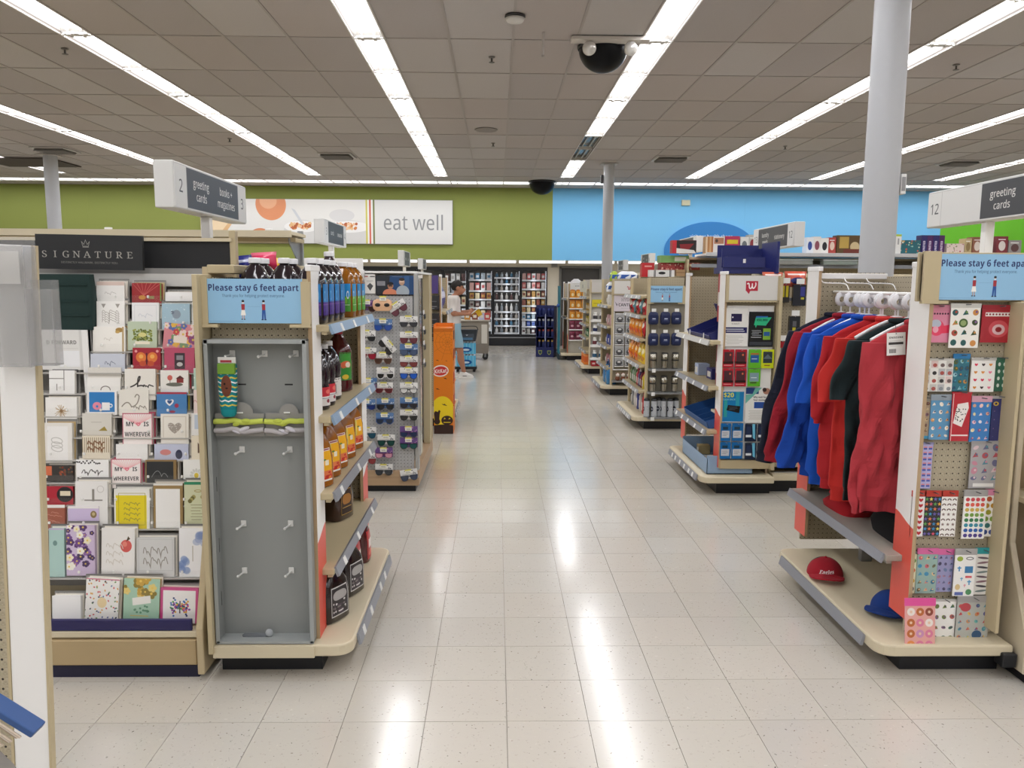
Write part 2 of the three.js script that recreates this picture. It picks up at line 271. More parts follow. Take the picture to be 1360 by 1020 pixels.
// a filled bag: two printed faces bulging between flat crimped ends
function pillow(w, h, d, c, nx = 8, ny = 10) {
  const pos = [], uv = [], idx = [];
  for (const s of [1, -1]) { const base = pos.length / 3; for (let j = 0; j <= ny; j++) for (let i = 0; i <= nx; i++) { const u = i / nx * 2 - 1, v = j / ny * 2 - 1, e = Math.abs(v) > 0.86 ? 0 : 1 - Math.pow(Math.abs(v) / 0.86, 3), b = Math.pow(Math.max(0, 1 - u * u), 0.6) * e; pos.push(u * w / 2 * (1 - 0.06 * e), v * h / 2, s * (d / 2 * b + 0.0008) + 0.12 * d * b * Math.sin(5 * u + 3 * v) * s * 0.5); uv.push(s > 0 ? i / nx : 1 - i / nx, j / ny); } for (let j = 0; j < ny; j++) for (let i = 0; i < nx; i++) { const a = base + j * (nx + 1) + i, b = a + 1, q = a + nx + 1, e = q + 1; s > 0 ? idx.push(a, b, q, b, e, q) : idx.push(a, q, b, b, q, e); } }
  const g = new THREE.BufferGeometry(); g.setAttribute('position', new THREE.Float32BufferAttribute(pos, 3)); g.setAttribute('uv', new THREE.Float32BufferAttribute(uv, 2)); g.setIndex(idx); g.computeVertexNormals();
  return puv(g, c);
}
const turned = (g, ry) => g.rotateY(ry);
// ---------- shop fixtures ----------
const BEIGE = '#bfb08e', beige = M(BEIGE, 0.5), beigeLight = M('#d2c6aa', 0.5), kickM = M('#10121a', 0.45), railM = M('#8d9097', 0.4), railBlue = M('#8ba2bb', 0.4), tagM = M('#e9e9e6', 0.5), whiteM = M('#efeeec', 0.5), steel = M('#9b9da0', 0.35, { metalness: 0.6 });
const hookM = M('#d9d9d6', 0.35), clear = M('#ffffff', 0.08, { transmission: 1, thickness: 0, ior: 1.45, specularIntensity: 0.6 });
const film = M('#ffffff', 0.12, { transmission: 1, thickness: 0, ior: 1.4, specularIntensity: 0.7 });
const pegTex = (col, hole) => canvasTex(64, 64, (k, w, h) => { fillR(k, col, 0, 0, w, h); for (let i = 0; i < 60; i++) { k.globalAlpha = 0.05; dot(k, pick(['#ffffff', '#000000']), rnd() * w, rnd() * h, rr(2, 8)); } k.globalAlpha = 1; dot(k, hole, w / 2, h / 2, 7.5); });
const pegM = new THREE.MeshStandardMaterial({ map: pegTex('#b3a88f', '#2b2620'), roughness: 0.65 }), pegGrey = new THREE.MeshStandardMaterial({ map: pegTex('#b9b9b9', '#3a3a3c'), roughness: 0.6 }), pegTan = new THREE.MeshStandardMaterial({ map: pegTex('#b29a80', '#5a4a3c'), roughness: 0.65 });
const peg = (x0, x1, y0, y1, z0, z1, pitch = 0.0254) => uvm(bx(x0, x1, y0, y1, z0, z1), pitch);
const stripCell = cell(90, 700, '#b49a78', (k, w, h) => { fillR(k, '#f3f2f0', 0, 0, w, h); k.fillStyle = '#dd5242'; k.beginPath(); k.moveTo(0, h * 0.7); k.bezierCurveTo(w * 0.3, h * 0.7, w * 0.6, h * 0.725, w, h * 0.73); k.lineTo(w, h); k.lineTo(0, h); k.fill(); });
const stripCellR = cell(90, 700, '#b49a78', (k, w, h) => { fillR(k, '#f3f2f0', 0, 0, w, h); k.fillStyle = '#dd5242'; k.beginPath(); k.moveTo(w, h * 0.7); k.bezierCurveTo(w * 0.7, h * 0.7, w * 0.4, h * 0.725, 0, h * 0.73); k.lineTo(0, h); k.lineTo(w, h); k.fill(); });
function roundCorner(cx, cz, r, a0, n = 5) { const o = []; for (let i = 0; i <= n; i++) { const a = a0 + i / n * Math.PI / 2; o.push([cx + r * Math.cos(a), cz + r * Math.sin(a)]); } return o; }
// one slotted shelf with its price rail; front edge towards the aisle at x = xa, wall side at xb, z from za (near) to zb
function addShelf(o, xa, xb, y, za, zb, { rail = railM, tags = 3, mat = beige, thick = 0.028, drop = 0.042 } = {}) {
  const s = Math.sign(xb - xa), sh = wpart(o, 'shelf', merge([rbx(xa, xb, y - thick, y, za, zb, 0.005), bx(xa + s * 0.01, xa + s * 0.03, y - thick - 0.012, y - thick, za - 0.01, zb + 0.01)]), mat);
  const g = bx(-0.006, 0.006, -drop / 2, drop / 2, zb + 0.012, za - 0.012); g.rotateZ(-s * 0.38); g.translate(xa - s * 0.007 - o.position.x, y - drop * 0.42 - o.position.y, -o.position.z);
  part(sh, 'price_rail', g, rail);
  for (let i = 0; i < tags; i++) { const t = bx(-0.0015, 0.0015, -0.017, 0.017, -0.02, 0.02); t.rotateZ(-s * 0.38); t.translate(xa - s * 0.0155 - o.position.x, y - drop * 0.42 - o.position.y, za + (zb - za) * (i + 0.35 + 0.3 * rnd()) / tags - o.position.z); part(sh, 'price_tag', t, tagM); }
  return sh;
}
// the end of a gondola facing the main aisle; s = +1 or -1 is the side of the aisle it stands on
function endCap({ s, xf, z0, label, len = 1.2, shelves = [], strip = 'graphic', rail = railM, back = pegM, side = pegM, top = 1.69, low = 0.22, sideTop = top, stripLow = low, deckTags = 4, deckMat = beigeLight }) {
  const X = (a) => s * (xf + a), o = thing('end_cap', label, 'display shelf', [X(0.2), 0, z0 - len / 2]);
  wpart(o, 'kick_base', bx(X(0), X(0.42), 0, 0.1, z0 - 0.03, z0 - len + 0.05), kickM);
  const a = xf - 0.14, b = xf + 0.42, r = 0.07, z1 = z0 - len + 0.06, zn = z0 + 0.06;
  const pts = [[b, zn], [b, z1], ...roundCorner(a + r, z1 + r, r, Math.PI).map(([x, z]) => [x, z]).map((p) => p)];
  const out = [[b, z1], [b, zn], ...roundCorner(a + r, zn - r, r, Math.PI / 2), ...roundCorner(a + r, z1 + r, r, Math.PI)];
  const dg = plate(out, 0.05, 0.008); if (s < 0) { dg.scale(-1, 1, 1); const ix = dg.attributes.position.array; for (const at of ['position', 'normal', 'uv']) { const A = dg.attributes[at], n = A.itemSize, q = A.array; for (let i = 0; i < A.count; i += 3) for (let c = 0; c < n; c++) { const t = q[(i + 1) * n + c]; q[(i + 1) * n + c] = q[(i + 2) * n + c]; q[(i + 2) * n + c] = t; } } }
  dg.translate(0, 0.1, 0); const deck = wpart(o, 'base_deck', dg, deckMat);
  const rg = bx(-0.006, 0.006, -0.024, 0.024, z1 + 0.1, zn - 0.12); rg.rotateZ(-s * 0.25); rg.translate(X(-0.149) - o.position.x, 0.118, -o.position.z); part(deck, 'price_rail', rg, rail);
  for (let i = 0; i < deckTags; i++) { const t = bx(-0.0015, 0.0015, -0.018, 0.018, -0.02, 0.02); t.rotateZ(-s * 0.25); t.translate(X(-0.157) - o.position.x, 0.118, zn - 0.2 - (len - 0.36) * (i + 0.5 * rnd()) / deckTags - o.position.z); part(deck, 'price_tag', t, tagM); }
  wpart(o, 'back_panel', peg(X(0.395), X(0.41), 0.15, top - 0.02, z0 - 0.07, z0 - len + 0.02), back);
  wpart(o, 'side_panel', peg(X(0.018), X(0.41), low, sideTop, z0 - 0.06, z0 - 0.045), side);
  wpart(o, 'side_panel', peg(X(0.018), X(0.41), low + 0.02, top, z0 - len - 0.02, z0 - len - 0.005), side);
  for (const [za, zb, near] of [[z0, z0 - 0.15, 1], [z0 - len + 0.1, z0 - len - 0.05, 0]]) {
    if (strip === 'graphic') {
      const g = pbox(0.15, top - stripLow + 0.02, 0.016, s > 0 ? stripCell : stripCellR); g.rotateY(-s * Math.PI / 2); g.translate(X(0.008), (top + stripLow) / 2, (za + zb) / 2);
      const st = wpart(o, 'graphic_strip', g, sheetMat(stripCell, 0.35), near ? 'white strip with a red wave at its foot' : undefined); part(st, 'end_clip', rbx(X(-0.003) - o.position.x, X(0.022) - o.position.x, top + 0.005, top + 0.03, za + 0.004 - o.position.z, zb - 0.004 - o.position.z, 0.004), whiteM);
    } else wpart(o, 'upright', rbx(X(0), X(0.03), 0.15, top, za, za - 0.05, 0.004), strip);
  }
  shelves.forEach(([y, tip = 0.05, o2 = {}]) => addShelf(o, X(-tip), X(0.39), y, z0 - 0.07, z0 - len + 0.03, { rail, ...o2 }));
  return o;
}
// the printed distancing notice
const noticeCell = cell(640, 270, '#8fbede', (k, w, h) => {
  fillR(k, '#93c1e2', 0, 0, w, h); txt(k, 'Please stay 6 feet apart', w * 0.5, h * 0.2, h * 0.2, '#1d2a63', 'sans-serif', 'bold', 'center', w * 0.93);
  txt(k, 'Thank you for helping protect everyone.', w * 0.5, h * 0.385, h * 0.085, '#40618f', 'sans-serif', '', 'center', w * 0.72);
  for (let i = 0; i < 9; i++) fillR(k, '#5f87ad', w * 0.44 + i * w * 0.014, h * 0.62, w * 0.006, 2);
  const fig = (x, dress) => { dot(k, '#c58b6c', x, h * 0.52, h * 0.027, h * 0.035); dot(k, '#1c1b22', x, h * 0.5, h * 0.033, h * 0.026); fillR(k, '#ffffff', x - h * 0.02, h * 0.53, h * 0.04, h * 0.022); poly(k, '#a8323a', [[x - h * 0.042, h * 0.57], [x + h * 0.042, h * 0.57], [x + h * 0.038, h * 0.7], [x - h * 0.038, h * 0.7]]);
    if (dress) { poly(k, '#f2efe8', [[x - h * 0.04, h * 0.7], [x + h * 0.04, h * 0.7], [x + h * 0.062, h * 0.82], [x - h * 0.062, h * 0.82]]); fillR(k, '#c58b6c', x - h * 0.03, h * 0.82, h * 0.016, h * 0.08); fillR(k, '#c58b6c', x + h * 0.014, h * 0.82, h * 0.016, h * 0.08); fillR(k, '#1d2340', x - h * 0.05, h * 0.9, h * 0.036, h * 0.02); fillR(k, '#1d2340', x + h * 0.01, h * 0.9, h * 0.036, h * 0.02); }
    else { poly(k, '#24509a', [[x - h * 0.04, h * 0.7], [x + h * 0.04, h * 0.7], [x + h * 0.05, h * 0.91], [x + h * 0.012, h * 0.91], [x, h * 0.76], [x - h * 0.012, h * 0.91], [x - h * 0.05, h * 0.91]]); fillR(k, '#1d2340', x - h * 0.06, h * 0.91, h * 0.05, h * 0.018); fillR(k, '#1d2340', x + h * 0.01, h * 0.91, h * 0.05, h * 0.018); } };
  fig(w * 0.39, true); fig(w * 0.6, false); fillR(k, '#6f9cc2', w * 0.03, h * 0.955, w * 0.36, 2);
});
function notice(x0, x1, y0, y1, z, label, board) {
  const o = thing('notice_sign', label, 'sign', [(x0 + x1) / 2, y0, z]);
  const cx = (x0 + x1) / 2;
  wpart(o, 'print', pbox(x1 - x0, y1 - y0, 0.004, noticeCell).translate(cx, (y0 + y1) / 2, z), sheetMat(noticeCell, 0.3, { clearcoat: 0.3, clearcoatRoughness: 0.2 }));
  wpart(o, 'holder', merge([bx(x0 - board, x0 + 0.012, y0 - 0.008, y1 + 0.01, z - 0.012, z + 0.008), bx(x1 - 0.004, x1 + 0.03, y0 - 0.008, y1 - 0.01, z - 0.012, z + 0.01), bx(x0 - board, x0 + 0.05, y0 - 0.016, y0 - 0.004, z - 0.012, z + 0.012), bx(x1 - 0.05, x1 + 0.03, y0 - 0.016, y0 - 0.004, z - 0.012, z + 0.012), bx(x0 - board, x1 + 0.02, y0, y1, z - 0.012, z - 0.004)]), beige);
  return o;
}
// the curved W in a speech bubble, drawn as on the headers
const wMark = (k, x, y, s, ink, ground) => {
  if (ground) { k.fillStyle = ground; k.fillRect(x - s, y - s * 0.8, s * 2, s * 1.6); poly(k, ground, [[x - s, y + s * 0.7], [x - s * 0.2, y + s * 0.7], [x - s * 0.45, y + s * 1.3]]); }
  k.strokeStyle = ink; k.lineCap = 'round'; k.lineJoin = 'round'; k.lineWidth = s * 0.2; k.beginPath(); k.moveTo(x - s * 0.75, y - s * 0.35); k.quadraticCurveTo(x - s * 0.5, y - s * 0.6, x - s * 0.45, y - s * 0.1); k.quadraticCurveTo(x - s * 0.45, y + s * 0.6, x - s * 0.1, y + s * 0.35); k.quadraticCurveTo(x + s * 0.1, y, x + s * 0.05, y - s * 0.35); k.quadraticCurveTo(x + s * 0.05, y + s * 0.55, x + s * 0.35, y + s * 0.35); k.quadraticCurveTo(x + s * 0.75, y - s * 0.1, x + s * 0.6, y - s * 0.5); k.stroke();
};
// double-faced aisle sign on a post; face along z, number panels at its ends
function aisleSign(x, z0, z1, y0, y1, lines, nNear, nFar, side, postY, label, dark = 0.14) {   // side: -1 shows its face to +x, +1 to -x
  const L = z0 - z1, H = y1 - y0, o = thing('aisle_sign', label, 'sign', [x, postY, (z0 + z1) / 2]), d = 0.085;
  const face = (flip) => cell(512, 512 * H / L, '#d6d6d6', (k, w, h) => {
    fillR(k, '#dcdcda', 0, 0, w, h); fillR(k, '#c4c4c2', 0, 0, w, 3); fillR(k, '#3e4046', w * dark, h * 0.04, w * (0.86 - dark), h * 0.92);
    fillR(k, '#b9b9b7', w * 0.135, 0, 2, h); fillR(k, '#b9b9b7', w * 0.86, 0, 2, h);
    txt(k, flip ? nFar : nNear, w * 0.07, h * 0.5, h * 0.42, '#33353a'); txt(k, flip ? nNear : nFar, w * 0.93, h * 0.5, h * 0.42, '#33353a');
    const put = (ls, cx) => ls.forEach((s, i) => txt(k, s, cx, h * (0.5 + (i - (ls.length - 1) / 2) * 0.32), h * 0.27, '#eceae6', 'sans-serif', '', 'center', w * 0.33));
    put(flip ? lines[1] : lines[0], w * 0.32); put(flip ? lines[0] : lines[1], w * 0.67);
  });
  const c1 = face(side > 0);
  const mk = wpart(o, 'sign_box', rbx(x - d / 2, x + d / 2, y0, y1, z0, z1, 0.006), M('#d9d9d7', 0.45));
  const g = pbox(L - 0.012, H - 0.012, 0.003, c1); g.rotateY(-side * Math.PI / 2); g.translate(x - side * (d / 2 + 0.001), (y0 + y1) / 2, (z0 + z1) / 2); wpart(o, 'sign_face', g, sheetMat(c1, 0.4));
  wpart(o, 'post', rbx(x - 0.022, x + 0.022, postY, y0, (z0 + z1) / 2 - 0.022, (z0 + z1) / 2 + 0.022, 0.004), whiteM);
  wpart(o, 'post_foot', bx(x - 0.05, x + 0.05, postY, postY + 0.012, (z0 + z1) / 2 - 0.05, (z0 + z1) / 2 + 0.05), whiteM);
  return o;
}
// the long run of shelving behind an end cap
function gondola(label, s, xa, xb, z0, z1, top, { shelves = [0.5, 0.9, 1.3], near = true } = {}) {
  const o = thing('gondola', label, 'shelving', [s * (xa + xb) / 2, 0, (z0 + z1) / 2]), zc = (z0 + z1) / 2;
  wpart(o, 'kick_base', bx(s * xa, s * xb, 0, 0.1, z0 - 0.06, z1 + 0.06), kickM);
  wpart(o, 'base_deck', rbx(s * xa, s * xb, 0.1, 0.15, z0, z1, 0.006), beigeLight);
  wpart(o, 'spine', peg(s * xa, s * xb, 0.15, top, zc + 0.02, zc - 0.02), pegM);
  wpart(o, 'end_upright', bx(s * xa, s * (xa + 0.02), 0.15, top, z0 - 0.1, z1 + 0.1), beige);
  if (near) for (const y of shelves) { const sh = wpart(o, 'shelf', rbx(s * (xa + 0.03), s * xb, y - 0.025, y, zc + 0.02, z0 - 0.08, 0.005), beigeLight); part(sh, 'price_rail', bx(s * (xa + 0.04) - o.position.x, s * xb - o.position.x, y - 0.035, y + 0.005, z0 - 0.08 - o.position.z, z0 - 0.07 - o.position.z), railM); }
  wpart(o, 'top_cap', rbx(s * xa, s * xb, top, top + 0.03, zc + 0.16, zc - 0.16, 0.005), beigeLight);
  return o;
}

// ---------- the white stand close by, with clear holders ----------
{
  const o = thing('display_stand', 'white upright panel with beige edges carrying a clear plastic holder', 'display stand', [-1.1, 0, -1.75]);
  const [xt, yt] = [-1.022,1.412], [xq, yq] = [-1.055,0.496], lean = (xt - xq) / (yt - yq), xb = xq - lean * yq, xa = xb - 0.082;   // the panel leans a little
  o.position.set(xb, 0, -1.75); o.rotation.z = -Math.atan(lean);
  wpart(o, 'panel', rbx(xa, xb, 0.02, 1.7, -1.77, -1.75, 0.003), whiteM);
  wpart(o, 'edge_trim', bx(xa - 0.006, xa, 0.02, 1.7, -1.77, -1.748), beige); wpart(o, 'edge_trim', bx(xb, xb + 0.006, 0.02, 1.7, -1.765, -1.748), beige);
  wpart(o, 'side_board', peg(xa - 0.5, xa - 0.006, 0.02, 1.7, -1.86, -1.84), pegM);
  wpart(o, 'kick_base', bx(xa - 0.5, xb, 0, 0.02, -1.86, -1.75), kickM);
  const acr = M('#f4f4f4', 0.12, { transmission: 0.9, thickness: 0, ior: 1.4 });
  const h1 = [-1.092,-0.999,1.439,1.716], h2 = [-1.015,-0.956,1.44,1.605];
  const hold = thing('brochure_holder', 'empty clear acrylic brochure holder fixed to the white panel', 'holder', [(h1[0] + h1[1]) / 2, h1[2], -1.68]);
  const tray = (x0, x1, y0, y1, z0, z1) => [bx(x0, x1, y0, y1, z0 - 0.003, z0), bx(x0, x1, y0, y1 + 0.02, z1, z1 + 0.003), bx(x0, x0 + 0.003, y0, y1, z1, z0), bx(x1 - 0.003, x1, y0, y1, z1, z0), bx(x0, x1, y0, y0 + 0.003, z1, z0)];
  wpart(hold, 'front_pocket', merge(tray(h1[0], h1[1], h1[2], h1[3] - 0.02, -1.695, -1.742)), acr); wpart(hold, 'side_pocket', merge(tray(h2[0], h2[1], h2[2], h2[3], -1.715, -1.745)), acr);
  wpart(hold, 'insert_card', bx(h1[0] + 0.008, h1[1] - 0.03, h1[3] - 0.1, h1[3] - 0.03, -1.73, -1.728), M('#dedcd8', 0.6));
  // bundle poking in at the foot
  const p = [-0.909,0.795], b = thing('stick_bundle', 'bundle of thin pale sticks under a blue cover in a clear bag', 'bundle', [p[0], p[1], -1.4]);
  b.rotation.z = -0.62;
  part(b, 'cover', rbx(-0.1, 0.046, 0.012, 0.026, -0.02, 0.02, 0.003), M('#2c4f86', 0.4)); 
  for (let i = 0; i < 16; i++) part(b, 'stick', rod([-0.1, 0.008 - i * 0.0052, 0.018 - (i % 3) * 0.004], [0.03 - i * 0.003, 0.006 - i * 0.0056, 0.022 - (i % 3) * 0.004], 0.0026, 6), M(['#c9b9a6', '#ddd4c8', '#b09c88'][i % 3], 0.6));
  part(b, 'bag', loft([[-0.2, 0.05, 0.02, 3], [-0.12, 0.085, 0.03, 3], [-0.085, 0.08, 0.03, 3]], 20, (a, t) => 1 + 0.06 * Math.sin(5 * a + 3 * t)).translate(-0.03, 0, 0), M('#b9b5ae', 0.25, { transmission: 0.6, thickness: 0 }));
  b.userData.label = 'bundle of thin pale sticks under a blue cover in a clear bag';
}
// ---------- greeting card rack ----------
const TIERS = [[1.548, -3.470], [1.438, -3.444], [1.342, -3.421], [1.252, -3.399], [1.163, -3.378], [1.069, -3.355], [0.981, -3.333], [0.888, -3.310], [0.795, -3.287], [0.703, -3.264], [0.608, -3.241], [0.412, -3.191], [0.216, -3.140]];   // height and depth of each tier
const RX0 = -2.7, RX1 = -1.215;
{
  const o = thing('card_rack', 'beige greeting card rack with clear lipped tiers and a navy strip', 'card rack', [(RX0 + RX1) / 2, 0, -3.4]);
  wpart(o, 'kick_base', bx(RX0, RX1 - 0.01, 0, 0.05, -3.09, -3.6), M('#151433', 0.5));
  wpart(o, 'cabinet', bx(RX0, RX1, 0.05, 0.2, -3.1, -3.62), beige);
  wpart(o, 'drawer_front', rbx(RX0, RX1 - 0.012, 0.058, 0.165, -3.075, -3.1, 0.004), M('#b49e77', 0.5));
  wpart(o, 'counter_edge', rbx(RX0, RX1, 0.172, 0.2, -3.085, -3.3, 0.004), beigeLight);
  wpart(o, 'navy_strip', rbx(RX0, RX1 - 0.03, 0.202, 0.25, -3.085, -3.1, 0.003), M('#241f55', 0.45));
  const side = new THREE.Shape([[3.06, 0.03], [3.06, 0.22], [3.16, 0.52], [3.24, 0.82], [3.3, 1.68], [3.62, 1.68], [3.62, 0.03]].map(([z, y]) => new THREE.Vector2(z, y)));
  wpart(o, 'side_panel', new THREE.ExtrudeGeometry(side, { depth: 0.022, bevelEnabled: true, bevelSize: 0.003, bevelThickness: 0.003, bevelSegments: 1 }).rotateY(Math.PI / 2).translate(RX1, 0, 0), M('#bfae8c', 0.5));
  wpart(o, 'back_panel', bx(RX0, RX1, 0.2, 1.68, -3.62, -3.58), M('#8f8d8a', 0.7));
  const lipM = M('#ffffff', 0.06, { transmission: 1, thickness: 0, ior: 1.35 }), led = M('#b9b6b0', 0.5), clipM = M('#e9e8e4', 0.4);
  for (const [y, z] of TIERS) {
    const t = wpart(o, 'tier', bx(RX0, RX1 - 0.004, y - 0.027, y - 0.022, z + 0.014, z - 0.1), led);
    part(t, 'clear_lip', bx(RX0 - o.position.x, RX1 - 0.006 - o.position.x, y - 0.022, y + 0.012, z + 0.012 - o.position.z, z + 0.014 - o.position.z), lipM);
    for (let x = RX1 - 0.04 - 0.13 * rnd(); x > -2.1; x -= 0.142) part(t, 'lip_clip', rbx(x - 0.005 - o.position.x, x + 0.005 - o.position.x, y + 0.001, y + 0.013, z + 0.013 - o.position.z, z + 0.02 - o.position.z, 0.003), clipM);
  }
  // boards above the cards
  wpart(o, 'header_board', bx(-2.7, -1.2, 1.672, 1.8, -3.62, -3.6), M('#17181b', 0.6));
  wpart(o, 'header_rail', merge([bx(-2.7, -1.19, 1.8, 1.815, -3.63, -3.585), bx(-2.7, -1.19, 1.655, 1.67, -3.63, -3.585)]), beigeLight);
  wpart(o, 'header_post', rbx(-1.205, -1.175, 1.62, 1.85, -3.64, -3.6, 0.004), beige);
  wpart(o, 'slope_board', bx(-2.7, -1.22, 1.6, 1.655, -3.6, -3.52), M('#c9c8c4', 0.6));
}

// ---------- the cards on the rack, each with its envelope and the grey divider of its pocket ----------
{
  const rack = scene.getObjectByName('card_rack'), divM = M('#8e8c8a', 0.6), env = {};
  const divInk = cell(120, 90, '#8f8d8b', (k, w, h) => { fillR(k, '#96948f', 0, 0, w, h); fillR(k, '#6d6b68', 0, 0, w, 3); txt(k, 'Thank You', w * 0.3, h * 0.13, h * 0.13, '#333333'); });
  const card = ([x0, x1, y0, y1, z], label, edge, draw, { turn = 0, e = '#e4ded2', full = 0.02, div = true, gloss = false } = {}) => {
    y0 -= full; const w = x1 - x0, h = y1 - y0, c = cell(900 * w, 900 * h, edge, (k, W, H) => { k.lineCap = 'round'; draw(k, W, H * (1 - full / h), H); });
    const o = thing('greeting_card', label, 'greeting card', [(x0 + x1) / 2, y0, z], 0, 'greeting cards on the tiered rack');
    o.rotation.set(-0.1, 0, turn);
    part(o, 'card_front', pbox(w, h, 0.003, c).translate(0, h / 2, 0.004), sheetMat(c, gloss ? 0.15 : 0.45, gloss ? { clearcoat: 0.8, clearcoatRoughness: 0.08 } : undefined));
    part(o, 'card_stack', bx(-w / 2 + 0.001, w / 2 - 0.001, 0, h - 0.002, -0.012, 0.002), M(edge, 0.6));
    part(o, 'envelope', bx(-w / 2 + 0.004, w / 2 + 0.005, 0, h + 0.004, -0.016, -0.013), M(e, 0.7));
    if (div) { const g = pbox(w + 0.012, h + 0.012, 0.0015, divInk).rotateX(-0.1); g.translate((x0 + x1) / 2 + 0.004 - rack.position.x, y0 + (h + 0.012) / 2, z - 0.026 - rack.position.z); part(rack, 'pocket_divider', g, sheetMat(divInk, 0.5)); }
    return o;
  };
  const frame = (k, w, h, c, m, lw = 2) => { k.strokeStyle = c; k.lineWidth = lw; k.strokeRect(m, m, w - 2 * m, h - 2 * m); };
  const flowers = (k, w, h, n, cols, r) => { for (let i = 0; i < n; i++) { const x = rnd() * w, y = rnd() * h, c = pick(cols), q = r * rr(0.6, 1.2); for (let j = 0; j < 5; j++) dot(k, c, x + q * 0.6 * Math.cos(j * 1.257), y + q * 0.6 * Math.sin(j * 1.257), q * 0.45); dot(k, '#e8c65a', x, y, q * 0.25); } };
  const loveIs = (k, w, h) => { fillR(k, '#f7eeea', 0, 0, w, h * 1.3); k.strokeStyle = '#f2a9ae'; k.lineWidth = 1.4; for (let i = -8; i <= 8; i++) { k.beginPath(); k.moveTo(w / 2, h * 0.45); k.lineTo(w / 2 + i * w * 0.09, 0); k.stroke(); } fillR(k, '#b93a55', 0, 0, w, h * 0.04); frame(k, w, h * 1.25, '#c05a70', 2, 3); txt(k, 'MY', w * 0.25, h * 0.42, h * 0.22, '#2c2a2c', 'sans-serif', 'bold', 'center', w * 0.28); heart(k, '#e0637a', w * 0.53, h * 0.42, w * 0.07, 3); txt(k, 'IS', w * 0.79, h * 0.42, h * 0.22, '#2c2a2c', 'sans-serif', 'bold'); txt(k, 'WHEREVER', w * 0.5, h * 0.8, h * 0.22, '#2c2a2c', 'sans-serif', 'bold', 'center', w * 0.84); };
  const W = '#efece6';
  // first tier
  card([-1.74,-1.62,1.544,1.619,-3.469], 'white card with a pale pink band on the topmost tier', W, (k, w, h) => { fillR(k, '#f0eeea', 0, 0, w, h * 2); fillR(k, '#d9c3b8', 0, 0, w, h * 0.22); scrawl(k, '#b9b4ae', w * 0.3, h * 0.7, w * 0.4, h * 0.2, 4, 1.5); }, { gloss: true });
  card([-1.587,-1.46,1.536,1.614,-3.467], 'red glossy card with a golden tree on the topmost tier', '#a83a3a', (k, w, h) => { fillR(k, '#9b2f33', 0, 0, w, h * 2); for (let i = 0; i < 7; i++) { k.strokeStyle = '#c9625c'; k.lineWidth = 2; k.beginPath(); k.moveTo(w * 0.4, h * 0.7); k.lineTo(w * (i / 6), 0); k.stroke(); } dot(k, '#c98a3a', w * 0.35, h * 0.8, w * 0.12, h * 0.12); fillR(k, '#8f8a5a', w * 0.55, h * 0.72, w * 0.2, h * 0.16); fillR(k, '#6f8f4a', w * 0.95, 0, w * 0.05, h); }, { gloss: true, e: '#c9b98a' });
  card([-1.443,-1.322,1.546,1.575,-3.469], 'plain white envelope below a bare grey divider on the topmost tier', '#eeedec', (k, w, h) => fillR(k, '#f2f1f0', 0, 0, w, h * 3), { full: 0.01 });
  // second tier
  card([-1.733,-1.613,1.435,1.535,-3.443], 'white card with a grey scrollwork arch and ornate lines', W, (k, w, h) => { fillR(k, '#f3f1ed', 0, 0, w, h * 2); for (let i = 0; i < 5; i++) scrawl(k, '#8f877c', w * 0.2, h * (0.5 + 0.1 * i), w * 0.6, h * 0.22, 5, 1.4); for (const s of [0.25, 0.75]) poly(k, '#a09a92', [[w * (s - 0.08), h * 0.12], [w * (s + 0.08), h * 0.12], [w * s, h * 0.3]]); });
  card([-1.581,-1.465,1.432,1.53,-3.442], 'plain white card with faint silver embossing', W, (k, w, h) => { fillR(k, '#f1f1f2', 0, 0, w, h * 2); frame(k, w, h, '#e0e1e4', w * 0.1); scrawl(k, '#d3d6dd', w * 0.25, h * 0.6, w * 0.5, h * 0.2, 4, 2); }, { gloss: true });
  card([-1.452,-1.332,1.433,1.527,-3.442], 'pale blue card with a small grey baby carriage', '#a9c3cf', (k, w, h) => { fillR(k, '#a7c5d4', 0, 0, w, h * 2); dot(k, '#8d9aa8', w * 0.52, h * 0.5, w * 0.15, h * 0.2); dot(k, '#6f7c8c', w * 0.38, h * 0.42, w * 0.06, h * 0.08); speck(k, ['#dbe8ee', '#cfdde4'], w, h, 14, w * 0.02); });
  card([-1.322,-1.27,1.436,1.534,-3.443], 'pale mint card with a dotted ring beside the end panel', '#dfe6e0', (k, w, h) => { fillR(k, '#e3e9e6', 0, 0, w, h * 2); dot(k, '#a9c4bb', w * 0.45, h * 0.55, w * 0.35, h * 0.25); });
  // third tier
  card([-1.743,-1.604,1.325,1.426,-3.417], 'white card with a gilded rose at its corner', W, (k, w, h) => { fillR(k, '#f4f1ea', 0, 0, w, h * 2); dot(k, '#a8823f', w * 0.82, h * 0.14, w * 0.12, h * 0.1); dot(k, '#c9a55c', w * 0.76, h * 0.22, w * 0.07, h * 0.06); fillR(k, '#b59a6a', w * 0.9, 0, w * 0.05, h * 2); scrawl(k, '#c9c2b6', w * 0.35, h * 0.55, w * 0.25, h * 0.15, 3, 1.4); }, { e: '#b28f5a' });
  card([-1.595,-1.47,1.345,1.449,-3.422], 'sage green card with a mossy olive wreath', '#b7c4a8', (k, w, h) => { fillR(k, '#c0cdb4', 0, 0, w, h * 2); speck(k, ['#5d6a26', '#7d8a35', '#8f9a45'], w, 0, 0, 1); for (let i = 0; i < 110; i++) dot(k, pick(['#5f6b25', '#7f8c36', '#98a14b', '#4e5a1f']), w * (0.5 + rr(-0.32, 0.32)), h * (0.55 + rr(-0.22, 0.24)), w * 0.03); dot(k, '#d8d28a', w * 0.5, h * 0.55, w * 0.14, h * 0.1); fillR(k, '#efe9d2', w * 0.25, h * 0.82, w * 0.5, h * 0.12); });
